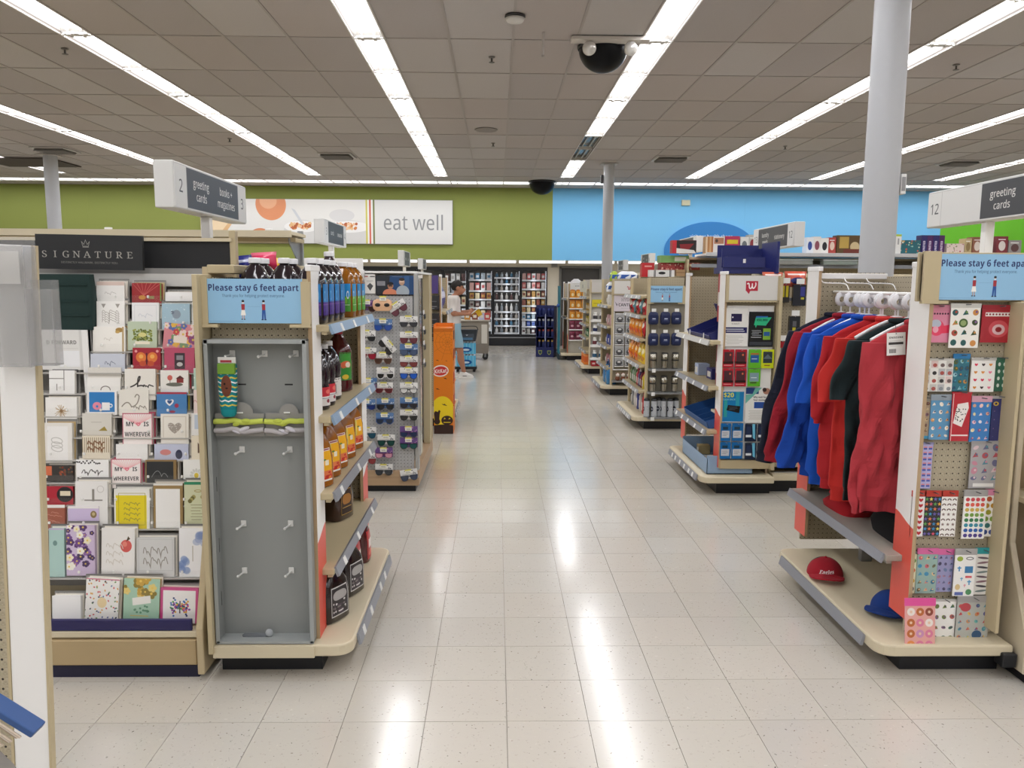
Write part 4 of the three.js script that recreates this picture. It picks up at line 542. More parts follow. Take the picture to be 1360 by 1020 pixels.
  const sg = loft([[0, sw * 0.55, 0.012, 2.6], [shh * 0.04, sw * 0.72, 0.018, 2.6], [shh * 0.15, sw * 0.8, 0.02, 2.6], [shh * 0.5, sw * 0.92, 0.02, 2.6], [shh * 0.86, sw * 0.95, 0.016, 2.6], [shh * 0.9, sw * 0.9, 0.01, 2.6]], 28);
  { const p = sg.attributes.position, u = sg.attributes.uv; for (let i = 0; i < p.count; i++) u.setXY(i, THREE.MathUtils.clamp(p.getX(i) / (2 * sw) + 0.5, 0, 1), THREE.MathUtils.clamp(p.getY(i) / (shh * 0.9), 0, 1)); }
  part(sk, 'socks', puv(sg, kc), sheetMat(kc, 0.9)); part(sk, 'band', rbx(-sw * 0.8, sw * 0.9, shh * 0.72, shh * 0.9, -0.004, 0.022, 0.003), M('#6f9a2c', 0.6)); part(sk, 'hang_card', rbx(-sw * 0.85, sw * 0.9, shh * 0.88, shh, 0.002, 0.005, 0.001), M('#e4e2de', 0.6)); part(sk, 'tag_print', bx(-sw * 0.6, sw * 0.5, shh * 0.91, shh * 0.95, 0.005, 0.0056), M('#b03a44', 0.6));
  // headbands on grey cards
  for (const [bx4, lab, fl2] of [[[-1.127,-0.932,1.007,1.099], 'lime green knotted headband and speckled band on grey card, socks overlapping it', 1], [[-0.926,-0.758,1.007,1.1], 'lime green bow headband and speckled band on grey card by the tray wall', -1]]) {
    const w = bx4[1] - bx4[0], h = bx4[3] - bx4[2], o = thing('headband_card', lab, 'headband', [(bx4[0] + bx4[1]) / 2, bx4[2], -3.125]);
    const sh = new THREE.Shape(); sh.moveTo(-w / 2, 0); sh.lineTo(w / 2, 0); sh.lineTo(w / 2, h); sh.lineTo(w * 0.25, h); sh.absarc(0.01, h, w * 0.23, 0, Math.PI, false); sh.lineTo(-w / 2, h); sh.closePath();
    part(o, 'backing_card', new THREE.ExtrudeGeometry(sh, { depth: 0.003, bevelEnabled: false }), M('#94928e', 0.6));
    const band = (y, c, amp, r) => tube([[-w / 2 - 0.001, y, 0.012], [-w * 0.3, y + amp * 0.2, 0.014], [-w * 0.1, y + amp, 0.016], [w * 0.08, y - amp * 0.5, 0.016], [w * 0.25, y - amp * 0.2, 0.014], [w / 2 + 0.001, y + amp * 0.5 * fl2, 0.012]], r, 40, 8);
    part(o, 'lime_band', band(h * 0.66, 0, 0.006 * fl2, 0.011), M('#c3cf5a', 0.9)); part(o, 'knot', merge([new THREE.SphereGeometry(0.015, 12, 8).scale(1.5, 0.75, 0.7).translate(0.03 * fl2, h * 0.68, 0.018), new THREE.SphereGeometry(0.014, 12, 8).scale(1.4, 0.8, 0.7).rotateZ(0.5).translate(-0.005, h * 0.6, 0.018)]), M('#b7c34e', 0.9));
    const spk = M('#b3aeb0', 0.9); part(o, 'speckled_band', band(h * 0.26, 0, 0.009 * fl2, 0.01), spk); part(o, 'speckled_knot', merge([new THREE.SphereGeometry(0.014, 12, 8).scale(1.8, 0.7, 0.7).rotateZ(0.4 * fl2).translate(0.02, h * 0.33, 0.018), new THREE.SphereGeometry(0.013, 12, 8).scale(1.6, 0.6, 0.7).rotateZ(-0.4).translate(-0.01, h * 0.24, 0.018)]), M('#c7c4cc', 0.9));
    part(o, 'price_tag', rbx(-0.01, 0.016, h * 1.0, h * 1.07, 0.004, 0.008, 0.002), tagM);
  }
}
{ // ---------- juice ----------
  const capM = M('#e6e6e8', 0.35), G = 'juice bottles on the end cap', dark = M('#1c1119', 0.12, { clearcoat: 0.6, clearcoatRoughness: 0.1 }), amber = M('#b5701a', 0.12, { transmission: 0.45, thickness: 0.05, attenuationColor: new THREE.Color('#c8861e'), attenuationDistance: 0.09 }), jugO = M('#b26a16', 0.16, { transmission: 0.3, thickness: 0.06, attenuationColor: new THREE.Color('#d0801a'), attenuationDistance: 0.1 }), redJ = M('#4d0d10', 0.14, { clearcoat: 0.6 }), brown = M('#37170f', 0.16, { clearcoat: 0.6 }), prune = M('#1d1112', 0.2, { clearcoat: 0.4 });
  const lab = (w, h, edge, d) => cell(w, h, edge, d);
  const grape = lab(300, 200, '#3a2a6a', (k, w, h) => { fillR(k, '#1f7fc4', 0, 0, w, h * 0.55); fillR(k, '#4a2f8f', 0, h * 0.55, w, h * 0.45); for (const x of [0.25, 0.75]) { dot(k, '#7fc0ec', w * x, h * 0.36, w * 0.1, h * 0.16); dot(k, '#1f6fb4', w * x, h * 0.36, w * 0.06, h * 0.1); for (let i = 0; i < 14; i++) dot(k, '#2a1750', w * (x + rr(-0.1, 0.1)), h * rr(0.68, 0.92), w * 0.02); } fillR(k, '#a86ab0', 0, h * 0.62, w, 3); fillR(k, '#120c1c', 0, h * 0.95, w, h * 0.05); });
  const apple = lab(300, 200, '#3f9a3f', (k, w, h) => { fillR(k, '#1f8fd0', 0, 0, w, h * 0.5); fillR(k, '#4fa53a', 0, h * 0.45, w, h * 0.55); for (const x of [0.25, 0.75]) { dot(k, '#e8f2f6', w * x, h * 0.4, w * 0.1, h * 0.15); dot(k, '#2a8fd0', w * x, h * 0.4, w * 0.06, h * 0.09); dot(k, '#8fce3f', w * (x - 0.12), h * 0.6, w * 0.07, h * 0.12); } fillR(k, '#e8f0d8', w * 0.1, h * 0.75, w * 0.8, 4); });
  const cran = lab(300, 240, '#d8d4d0', (k, w, h) => { fillR(k, '#cc2f3c', 0, 0, w, h * 0.5); fillR(k, '#e9e4e0', 0, h * 0.5, w, h * 0.5); for (const x of [0.2, 0.55, 0.85]) { dot(k, '#e9766a', w * x, h * 0.25, w * 0.1, h * 0.12); dot(k, '#8d2a3a', w * x, h * 0.75, w * 0.07, h * 0.1); } fillR(k, '#2c3a6a', 0, h * 0.58, w, 5); });
  const white = lab(300, 240, '#d8d5cf', (k, w, h) => { fillR(k, '#dedad4', 0, 0, w, h); fillR(k, '#8f8c88', w * 0.08, h * 0.35, w * 0.3, h * 0.5); fillR(k, '#3a3836', w * 0.08, h * 0.2, w * 0.35, 5); for (let i = 0; i < 24; i++) dot(k, pick(['#7a1f3a', '#962a48', '#5d1730']), w * rr(0.6, 0.95), h * rr(0.15, 0.85), w * 0.03); });
  const fruit = lab(220, 300, '#3f8a3f', (k, w, h) => { dot(k, '#3f9a3a', w * 0.5, h * 0.2, w * 0.4, h * 0.16); dot(k, '#d9683c', w * 0.45, h * 0.45, w * 0.4, h * 0.14); dot(k, '#efe0d0', w * 0.6, h * 0.45, w * 0.2, h * 0.1); dot(k, '#2f8a34', w * 0.5, h * 0.7, w * 0.42, h * 0.16); dot(k, '#e6c23c', w * 0.4, h * 0.88, w * 0.25, h * 0.09); });
  const sun = lab(150, 340, '#e9b23a', (k, w, h) => { fillR(k, '#f0b01f', 0, 0, w, h * 0.68); fillR(k, '#e8e2da', 0, 0, w, h * 0.08); fillR(k, '#8d2f3a', w * 0.1, h * 0.02, w * 0.8, h * 0.04); fillR(k, '#e9d36a', 0, h * 0.1, w * 0.25, h * 0.55); fillR(k, '#efe6d2', w * 0.45, h * 0.36, w * 0.2, h * 0.16); dot(k, '#5d7a2c', w * 0.4, h * 0.34, w * 0.1, h * 0.03); fillR(k, '#e07a4a', 0, h * 0.68, w, h * 0.32); for (let i = 0; i < 14; i++) dot(k, pick(['#d03f2c', '#e8923c', '#c42a24']), rnd() * w, h * rr(0.72, 0.93), w * 0.13, h * 0.03); fillR(k, '#efeae4', 0, h * 0.95, w, h * 0.05); });
  const silver = lab(220, 300, '#8f8d8c', (k, w, h) => { fillR(k, '#c9c7c6', 0, 0, w, h); fillR(k, '#2a2426', w * 0.06, h * 0.04, w * 0.88, h * 0.92); dot(k, '#a8a5a3', w * 0.5, h * 0.3, w * 0.32, h * 0.16); for (let i = 0; i < 20; i++) dot(k, pick(['#d6d4d2', '#77706f', '#4a3c48']), w * rr(0.15, 0.85), h * rr(0.5, 0.9), w * 0.05); });
  const tag = lab(200, 320, '#b03a30', (k, w, h) => { fillR(k, '#b22c30', 0, 0, w, h); fillR(k, '#e9dcd4', w * 0.25, h * 0.3, w * 0.5, h * 0.3); dot(k, '#d8584a', w * 0.5, h * 0.8, w * 0.3, h * 0.1); });
  const brownL = lab(160, 300, '#7a5a2c', (k, w, h) => { fillR(k, '#2c140c', 0, 0, w, h); k.strokeStyle = '#c9a24a'; k.lineWidth = 6; k.strokeRect(8, 8, w - 16, h - 16); dot(k, '#a8702c', w * 0.5, h * 0.4, w * 0.3, h * 0.2); fillR(k, '#c9a24a', w * 0.2, h * 0.7, w * 0.6, 8); });
  const sq = [[0, 0.05, 0.05, 4], [0.006, 0.056, 0.056, 4], [0.05, 0.057, 0.057, 4], [0.17, 0.057, 0.057, 4], [0.185, 0.055, 0.055, 3.4], [0.21, 0.046, 0.046, 2.8], [0.235, 0.03, 0.03, 2.2], [0.243, 0.02, 0.02, 2], [0.255, 0.019, 0.019, 2]];
  const round = [[0, 0.048, 0.048], [0.006, 0.054, 0.054], [0.02, 0.055, 0.055], [0.1, 0.054, 0.054], [0.11, 0.05, 0.05], [0.12, 0.055, 0.055], [0.165, 0.056, 0.056], [0.2, 0.046, 0.046], [0.23, 0.03, 0.03], [0.245, 0.019, 0.019], [0.26, 0.018, 0.018]];
  const tall = [[0, 0.052, 0.052], [0.006, 0.06, 0.06], [0.03, 0.061, 0.061], [0.17, 0.06, 0.06], [0.185, 0.057, 0.057], [0.2, 0.061, 0.061], [0.235, 0.05, 0.05], [0.265, 0.034, 0.034], [0.285, 0.022, 0.022], [0.3, 0.02, 0.02]];
  const jug = [[0, 0.06, 0.075, 4], [0.008, 0.068, 0.084, 4], [0.12, 0.068, 0.084, 4], [0.17, 0.062, 0.078, 3.4], [0.205, 0.048, 0.062, 2.6], [0.23, 0.03, 0.034, 2.2], [0.24, 0.021, 0.021], [0.252, 0.02, 0.02]];
  const slim = [[0, 0.052, 0.06, 3], [0.006, 0.06, 0.068, 3], [0.03, 0.06, 0.07, 3], [0.13, 0.058, 0.068, 3], [0.185, 0.05, 0.058, 2.6], [0.22, 0.036, 0.042, 2.2], [0.245, 0.022, 0.024], [0.255, 0.02, 0.02]];
  const make = (sec, m, capMat, capR, label, labels, ringed) => {
    const o = thing('juice_bottle', label, 'bottle', [0, 0, 0], 0, G), top = sec[sec.length - 1][0];
    const b = part(o, 'body', loft(sec, 28, ringed ? (a, t) => 1 + (t > 0.45 && t < 0.95 ? 0.02 * Math.sin(a * 8) * Math.sin(t * 40) : 0) : undefined), m); const c = part(o, 'cap', lathe([[0, 0.022], [capR * 0.86, 0.022], [capR, 0.019], [capR, 0.001], [capR + 0.0015, 0], [0, 0]], 24).translate(0, top - 0.006, 0), capMat);
    for (const [y0, y1, a0, a1, c] of labels) part(b, 'label', loftLabel(sec, y0, y1, a0, a1, c), sheetMat(c, 0.35));
    return o;
  };
  const put = (o, list, labels) => list.forEach(([x, y, z, t = 0], i) => { const l = labels?.[i]; if (!i) { o.position.set(x, y, z); o.rotation.y = t; if (l) o.userData.label = l; } else copyOf(o, [x, y, z], t, l); });
  const q = 0.62;
  put(make(sq, dark, capM, 0.025, 'dark grape juice bottle with white cap and blue purple label', [[0.03, 0.165, -q, q, grape], [0.03, 0.165, Math.PI / 2 - q, Math.PI / 2 + q, grape]], true), [[-0.765, 1.45, -3.3], [-0.765, 1.45, -3.42], [-0.765, 1.45, -3.54], [-0.885, 1.45, -3.32], [-0.885, 1.45, -3.45], [-1.0, 1.45, -3.3], [-1.0, 1.45, -3.42], [-1.07, 1.45, -3.55], [-0.765, 1.45, -3.66]], [0, 0, 0, 1, 1, 1, 1, 1, 0].map((b) => 'dark grape juice bottle with white cap ' + (b ? 'standing back behind the blue notice' : 'and blue purple label at the top shelf edge')));
  put(make(tall, M('#2c0f1c', 0.12, { clearcoat: 0.6 }), capM, 0.024, 'tall dark purple juice bottle standing above the others on the top shelf', [[0.04, 0.165, -1.1, 1.1, grape]]), [[-0.8, 1.45, -3.8]]);
  put(make(sq, amber, capM, 0.025, 'amber apple juice bottle with blue and green label on the top shelf', [[0.03, 0.165, -q, q, apple], [0.03, 0.165, Math.PI / 2 - q, Math.PI / 2 + q, apple]], true), [[-0.76, 1.45, -3.93], [-0.76, 1.45, -4.07], [-0.76, 1.45, -4.2]]);
  put(make(round.map(([y, a, b]) => [y, a * 0.86, b * 0.86]), dark, capM, 0.019, 'dark cranberry bottle with red over white label on the second shelf', [[0.02, 0.1, -1.4, 1.6, cran]]), [[-0.77, 1.075, -3.38, -0.4], [-0.77, 1.075, -3.5, -0.3]]);
  put(make(round.map(([y, a, b]) => [y, a * 1.05, b * 1.05]), dark, capM, 0.022, 'dark juice bottle with a white label on the second shelf', [[0.02, 0.105, -1.2, 1.9, white]]), [[-0.79, 1.075, -3.68]]);
  put(make(tall.map(([y, a, b]) => [y * 0.98, a * 1.12, b * 1.12]), redJ, M('#a01f2c', 0.35), 0.024, 'tall red juice bottle with red cap and leafy label', [[0.06, 0.2, -0.1, 1.0, fruit]]), [[-0.8, 1.075, -3.97, -0.3]]);
  put(make(slim, jugO, M('#b8702a', 0.4), 0.022, 'orange juice jug with narrow yellow and red label', [[0.03, 0.17, -0.35, 0.35, sun]]), [[-0.775, 0.75, -3.32, -0.55], [-0.775, 0.75, -3.49, -0.5], [-0.775, 0.75, -3.66, -0.5], [-0.775, 0.75, -3.87, -0.45], [-0.775, 0.75, -4.1, -0.4]]);
  put(make(jug, brown, M('#3a1a12', 0.4), 0.022, 'brown juice jug with a gold rimmed label, alone on its shelf', [[0.03, 0.16, -0.3, 0.35, brownL]]), [[-0.82, 0.425, -3.92, -0.4]]);
  put(make(jug.map(([y, a, b, n]) => [y * 1.02, a * 1.02, b, n]), prune, M('#8a8f92', 0.4), 0.022, 'dark prune juice jug with silver label on the base deck', [[0.03, 0.16, -0.4, 0.45, silver]]), [[-0.74, 0.15, -3.33, -0.5], [-0.72, 0.15, -3.62, -0.4]], ['dark prune juice jug with silver label beside the red strip', 'dark prune juice jug with silver label between its twin and the red labelled bottles']);
  put(make(slim, redJ, M('#d9d4d2', 0.4), 0.022, 'dark red juice bottle with a red label on the base deck', [[0.02, 0.17, -0.6, 0.6, tag]]), [[-0.75, 0.15, -3.86], [-0.73, 0.15, -4.05]]);
  // snack bags on top
  const bag = (cols, d) => cell(200, 140, cols, d);
  const pb = bag('#d0305a', (k, w, h) => { fillR(k, '#d6325c', 0, 0, w, h); dot(k, '#efe9f2', w * 0.45, h * 0.55, w * 0.28, h * 0.22); dot(k, '#3a4aa0', w * 0.45, h * 0.55, w * 0.22, h * 0.15); fillR(k, '#e8708a', 0, 0, w, h * 0.18); });
  const bb = bag('#24307a', (k, w, h) => { fillR(k, '#2a3488', 0, 0, w, h); fillR(k, '#c9cfe8', w * 0.2, h * 0.2, w * 0.6, h * 0.12); dot(k, '#d84a5a', w * 0.1, h * 0.2, w * 0.12, h * 0.16); dot(k, '#e9e6f0', w * 0.5, h * 0.6, w * 0.25, h * 0.14); });
  const yb = bag('#e8b020', (k, w, h) => { fillR(k, '#eab41f', 0, 0, w, h); dot(k, '#d0602c', w * 0.6, h * 0.6, w * 0.2, h * 0.2); });
  for (const [c, b, z, l, a] of [[bb, [-1.226,-1.139,1.637,1.745], -3.75, 'blue snack bag lying on top of the shelving by the juice', 0.1], [pb, [-1.136,-1.018,1.678,1.758], -3.7, 'pink snack bag heaped on the blue and yellow bags', 0.06], [yb, [-1.083,-0.997,1.641,1.733], -3.8, 'yellow snack bag on top of the shelving beside the pink one', -0.2]]) { const o = solo('snack_bag', l, 'snack bag', pillow(b[1] - b[0], b[3] - b[2], 0.07, c), sheetMat(c, 0.25), [(b[0] + b[1]) / 2, (b[2] + b[3]) / 2, z], 0, 'snack bags on the shelving'); o.rotation.z = a; }
}

// ---------- shelving behind the card rack and the next run with a high shelf ----------
{
  gondola('beige shelving run backing the greeting card rack', -1, 1.22, 7, -3.66, -4.5, 1.68, { near: false });
  const g = gondola('long beige shelving run with a high bracketed shelf above', -1, 1.45, 8, -6.0, -7.2, 1.72, { shelves: [0.5, 0.9, 1.3] });
  wpart(g, 'high_shelf', rbx(-8, -1.55, 1.975, 2.0, -6.05, -6.5, 0.004), beigeLight); wpart(g, 'shelf_edge', bx(-8, -1.55, 1.955, 2.005, -6.04, -6.05), beigeLight); wpart(g, 'shelf_underside', bx(-8, -1.56, 1.93, 1.96, -6.2, -6.48), beige);
  for (const x of [-1.6, -2.82, -4.04, -5.26]) { wpart(g, 'upright', rbx(x - 0.02, x + 0.02, 1.6, 2.03, -6.54, -6.5, 0.003), steel); const sh = new THREE.Shape([[0, 0], [0, -0.2], [0.04, -0.2], [0.34, -0.03], [0.34, 0]].map(([a, b]) => new THREE.Vector2(a, b))); wpart(g, 'bracket', new THREE.ExtrudeGeometry(sh, { depth: 0.006, bevelEnabled: false }).rotateY(-Math.PI / 2).translate(x, 1.955, -6.5), steel); }
  wpart(g, 'rail_clip', rbx(-2.95, -2.9, 2.0, 2.02, -6.08, -6.05, 0.004), whiteM); wpart(g, 'rail_clip', rbx(-1.75, -1.7, 2.0, 2.02, -6.08, -6.05, 0.004), whiteM);
  gondola('beige shelving run beyond the orange display', -1, 1.06, 8, -8.85, -9.95, 1.69, { near: false });
  gondola('farther beige shelving run standing level with the shopper', -1, 0.95, 8, -11.55, -12.7, 1.69, { near: false });
  gondola('last beige shelving run before the coolers', -1, 1.0, 8, -14.6, -15.6, 1.6, { near: false });
}
{ // ---------- sunglasses display ----------
  const wood = new THREE.MeshStandardMaterial({ roughness: 0.5, map: canvasTex(256, 256, (k, w, h) => { fillR(k, '#b79a7a', 0, 0, w, h); for (let i = 0; i < 90; i++) { k.globalAlpha = 0.12; fillR(k, pick(['#9a7c5c', '#cdb294', '#a88a68']), 0, rnd() * h, w, rr(1, 4)); } k.globalAlpha = 1; }) });
  const o = thing('sunglasses_display', 'grey pegboard sunglasses display with a poster header and wooden base', 'display stand', [-1.0, 0, -6.6]);
  const xr = -0.6, xl = -1.44, zf = -5.99, zk = -7.3;
  wpart(o, 'kick_base', bx(xl, xr - 0.03, 0, 0.05, zf - 0.02, zk), kickM);
  wpart(o, 'wood_base', uvm(rbx(xl, xr, 0.05, 0.17, zf + 0.01, zk, 0.004), 0.5), wood);
  wpart(o, 'pegboard', peg(xl, xr - 0.04, 0.17, 1.53, zf - 0.03, zf - 0.015, 0.026), pegGrey);
  wpart(o, 'corner_post', rbx(xr - 0.03, xr, 0.17, 1.69, zf - 0.06, zf, 0.006), M('#b7b7b5', 0.3, { metalness: 0.4 }));
  wpart(o, 'side_board', peg(xr - 0.09, xr - 0.075, 0.17, 1.66, zf - 0.06, zk + 0.1, 0.026), pegGrey);
  wpart(o, 'mirror_column', rbx(xr - 0.075, xr - 0.02, 0.2, 1.66, zf - 0.36, zf - 0.52, 0.01), M('#c9cbcc', 0.12, { metalness: 0.9 }));
  wpart(o, 'side_post', rbx(xr - 0.06, xr, 0.17, 1.69, zk + 0.26, zk + 0.12, 0.006), beige); wpart(o, 'side_post', rbx(xr - 0.06, xr, 0.17, 1.69, zk + 0.02, zk, 0.006), beige); wpart(o, 'top_cap', rbx(xl, xr, 1.69, 1.705, zf, zk, 0.003), whiteM);
  wpart(o, 'back_board', bx(xl, xr - 0.1, 0.17, 1.69, -6.6, -6.62), whiteM);
  const hc = cell(420, 210, '#22262e', (k, w, h) => { fillR(k, '#2b3038', 0, 0, w, h); poly(k, '#274a78', [[w * 0.35, 0], [w, 0], [w, h], [w * 0.3, h]]); fillR(k, '#3a5f90', w * 0.7, 0, w * 0.12, h); fillR(k, '#8f9096', w * 0.03, h * 0.3, w * 0.2, h * 0.24); rules(k, '#5a5c62', w * 0.05, h * 0.34, w * 0.16, 3, h * 0.06); fillR(k, '#7f8a9a', w * 0.4, h * 0.05, w * 0.25, 4);
    dot(k, '#d98a6a', w * 0.35, h * 0.96, w * 0.18, h * 0.26); dot(k, '#b98568', w * 0.36, h * 0.55, w * 0.07, h * 0.17); dot(k, '#1d1d22', w * 0.36, h * 0.43, w * 0.075, h * 0.09); fillR(k, '#1a1a1e', w * 0.31, h * 0.53, w * 0.1, h * 0.05);
    dot(k, '#a9b4bd', w * 0.66, h * 0.86, w * 0.16, h * 0.34); dot(k, '#c09a80', w * 0.64, h * 0.34, w * 0.07, h * 0.18); dot(k, '#3f332c', w * 0.64, h * 0.2, w * 0.07, h * 0.08); fillR(k, '#e8d0b8', w * 0.585, h * 0.3, w * 0.11, h * 0.05); });
  const hb = [-0.914,-0.608,1.532,1.673]; const po = thing('poster_header', 'photo poster of two people in sunglasses heading the pegboard', 'poster', [(hb[0] + hb[1]) / 2, hb[2], zf - 0.01]); part(po, 'print', pbox(hb[1] - hb[0], hb[3] - hb[2], 0.006, hc).translate(0, (hb[3] - hb[2]) / 2, 0.004), sheetMat(hc, 0.3)); part(po, 'mount', bx(-(hb[1] - hb[0]) / 2, (hb[1] - hb[0]) / 2, -0.01, hb[3] - hb[2], -0.012, 0), M('#2a2c30', 0.5));
  const lc = cell(120, 220, '#e2e0dc', (k, w, h) => { fillR(k, '#e4e2de', 0, 0, w, h); fillR(k, '#a83a34', 0, h * 0.1, w * 0.3, h * 0.05); fillR(k, '#33343a', w * 0.5, h * 0.1, w * 0.45, h * 0.05); poly(k, '#4a4c50', [[w * 0.2, h * 0.6], [w * 0.5, h * 0.45], [w * 0.8, h * 0.6], [w * 0.5, h * 0.85]]); rules(k, '#8a8a8c', w * 0.15, h * 0.32, w * 0.7, 3, h * 0.04); });
  const lb = [-0.997,-0.918,1.536,1.683]; solo('info_card', 'small white brand card beside the photo poster', 'sign', pbox(lb[1] - lb[0], lb[3] - lb[2], 0.006, lc), sheetMat(lc, 0.4), [(lb[0] + lb[1]) / 2, (lb[2] + lb[3]) / 2, zf - 0.008]);
  const wb = [-1.44,-1.002,1.535,1.798]; solo('header_board', 'plain white board standing behind the juice bottles', 'board', rbx(-(wb[1] - wb[0]) / 2, (wb[1] - wb[0]) / 2, 0, wb[3] - wb[2], -0.008, 0.008, 0.002), whiteM, [(wb[0] + wb[1]) / 2, wb[2], -5.96]);
  // sunglasses: frame, two lenses, temples, hang card and price tag
  const cards = [['#e9e8e6', '#2c2c30'], ['#5a7fb0', '#e8eef4'], ['#6a4a8a', '#d8a8c8']].map(([a, b]) => cell(140, 90, a, (k, w, h) => { fillR(k, a, 0, 0, w, h); fillR(k, b, w * 0.25, h * 0.12, w * 0.5, h * 0.08); for (let i = 0; i < 5; i++) dot(k, b, w * rr(0.55, 0.95), h * rr(0.35, 0.6), w * 0.03); }));
  const tagC = cell(60, 56, '#e4e2d6', (k, w, h) => { fillR(k, '#e9e7dc', 0, 0, w, h); fillR(k, '#d8cf5a', 0, 0, w, h * 0.3); rules(k, '#6a6a64', w * 0.15, h * 0.5, w * 0.7, 2, h * 0.2, 4); });
  const lensShape = (r) => { const sh = new THREE.Shape(); sh.moveTo(-0.026, 0.014); sh.lineTo(0.024, 0.016); sh.quadraticCurveTo(0.028, -0.012, 0.008, -0.02 * r); sh.quadraticCurveTo(-0.024, -0.024 * r, -0.026, 0.014); return sh; };
  const lensG = (r) => new THREE.ExtrudeGeometry(lensShape(r), { depth: 0.002, bevelEnabled: true, bevelSize: 0.001, bevelThickness: 0.001, bevelSegments: 1, curveSegments: 5 });
  const frameG = (r) => { const mk = (m) => { const sh = lensShape(r), out = sh.getPoints(5).map((p) => new THREE.Vector2(p.x * 1.22 * m, p.y * 1.25)), ho = new THREE.Path(sh.getPoints(5).map((p) => new THREE.Vector2(p.x * m, p.y))); const S2 = new THREE.Shape(out); S2.holes.push(ho); return new THREE.ExtrudeGeometry(S2, { depth: 0.004, bevelEnabled: false }).translate(0.036 * m, 0, 0); }; return merge([mk(1), mk(-1), bx(-0.012, 0.012, 0.008, 0.013, 0, 0.004)]); };
  const FG = [frameG(1), frameG(0.75)], LG = [lensG(1), lensG(0.75)], TG = merge([rod([0.066, 0.012, 0.002], [0.06, 0.016, -0.03], 0.0025, 6), rod([-0.066, 0.012, 0.002], [-0.06, 0.016, -0.03], 0.0025, 6)]);
  const hookG = rod([0, 0.045, -0.05], [0, 0.045, 0.02], 0.002, 6);
  const shade = ([x, y], frame, lens, cardKind, look, k = 0, tilt = 0) => {
    const q = thing('sunglasses', look, 'sunglasses', [x, y, zf + 0.035], 0, 'sunglasses hanging on the grey pegboard'); q.rotation.z = tilt;
    part(q, 'frame', FG[k], M(frame, 0.3)); for (const s of [-1, 1]) { const l = part(q, 'lens', LG[k], M(lens, 0.1, { clearcoat: 0.6 })); l.position.x = s * 0.036; l.scale.x = s; l.position.z = 0.001; if (s < 0) l.scale.set(-1, 1, 1); }
    part(q, 'temples', TG, M(frame, 0.35)); const c = cards[cardKind]; part(q, 'hang_card', pbox(0.135, 0.075, 0.001, c).translate(0, 0.026, -0.006), sheetMat(c, 0.4)); part(q, 'price_tag', pbox(0.05, 0.036, 0.0015, tagC).translate(0, 0.052, 0.02), sheetMat(tagC, 0.4)); part(q, 'hook', hookG, steel);
    return q;
  };
  const P = (l) => l;
  [[[-0.858,1.283], '#27407a', '#2a4fa0', 1, 'blue mirrored sunglasses on a blue card under the orange mask', 0], [[-0.849,1.129], '#1c1c20', '#2a2c30', 0, 'black sunglasses tipped sideways with a dangling strap', 1, -0.9], [[-0.862,1.031], '#6a4a3c', '#4a342c', 0, 'tortoise brown sunglasses on a white card', 0], [[-0.846,0.916], '#dcdcdc', '#1d2024', 0, 'white framed wrap sunglasses with black lenses', 0], [[-0.859,0.8], '#7a2c34', '#5a2028', 0, 'red patterned sunglasses on a white card', 1], [[-0.85,0.677], '#2c3040', '#22252c', 1, 'dark navy sunglasses on a pale blue card', 0], [[-0.857,0.566], '#2a4a8a', '#303a4c', 1, 'sunglasses with blue top bar and grey lenses', 0], [[-0.848,0.396], '#1f2c2c', '#254a44', 0, 'dark green lensed sport sunglasses', 0], [[-0.867,0.295], '#8a4a6a', '#c890a0', 2, 'pink heart lensed sunglasses on a purple card', 1], [[-0.869,0.164], '#1d1f24', '#2a3038', 0, 'large black sunglasses over the wooden base', 0],
    [[-0.731,1.414], '#4a1f2c', '#6a3c4a', 0, 'dark red sunglasses twisted on their hook', 0, 0.6], [[-0.665,1.306], '#26282c', '#3a3c44', 0, 'black sunglasses on a silver white card', 1], [[-0.666,1.187], '#5a2430', '#6a3540', 0, 'maroon sunglasses below a white card', 0], [[-0.667,1.095], '#30364a', '#4a5a78', 1, 'slate blue lensed sunglasses', 0], [[-0.668,1.003], '#6a2a30', '#7a3a3c', 0, 'wine red sunglasses beneath a white tag', 1], [[-0.669,0.916], '#16305a', '#1f5ac0', 0, 'bright blue mirrored aviator sunglasses', 0], [[-0.67,0.8], '#1c1c1e', '#d8d8d6', 0, 'black and white checked sunglasses', 1], [[-0.671,0.684], '#28263a', '#2c2c34', 1, 'black sunglasses on a sky blue card', 1], [[-0.672,0.59], '#202226', '#2a2c30', 0, 'small black sunglasses on a white card', 1], [[-0.674,0.461], '#3a2a4c', '#2a3a5a', 2, 'purple and blue sunglasses on a violet card', 1], [[-0.675,0.372], '#1d2626', '#2c5a58', 2, 'teal lensed wrap sunglasses', 0], [[-0.672,0.122], '#22283c', '#39445c', 0, 'navy sunglasses on a crooked white card over the base', 0, 0.15],
    [[-0.975,1.424], '#5a3c34', '#3a2a28', 2, 'brown sunglasses half hidden by the end cap strip', 0], [[-0.984,1.197], '#202226', '#2a2c30', 0, 'black sunglasses half hidden by the end cap strip', 1], [[-0.981,1.065], '#7a1f2c', '#98283a', 0, 'scarlet sunglasses half hidden by the end cap strip', 0], [[-0.979,0.834], '#5a4a6a', '#8a7a9a', 1, 'lilac sunglasses half hidden by the end cap strip', 0], [[-0.994,0.671], '#20305a', '#24387a', 1, 'royal blue sunglasses half hidden by the end cap strip', 1], [[-0.992,0.454], '#1f3a4a', '#1d4a60', 0, 'teal blue sunglasses half hidden by the end cap strip', 0], [[-0.995,0.253], '#6a1d24', '#8a2a30', 0, 'dark red sunglasses low on the pegboard by the strip', 0]].forEach((a) => shade(a[0], a[1], a[2], a[3], a[4], a[5], a[6]));
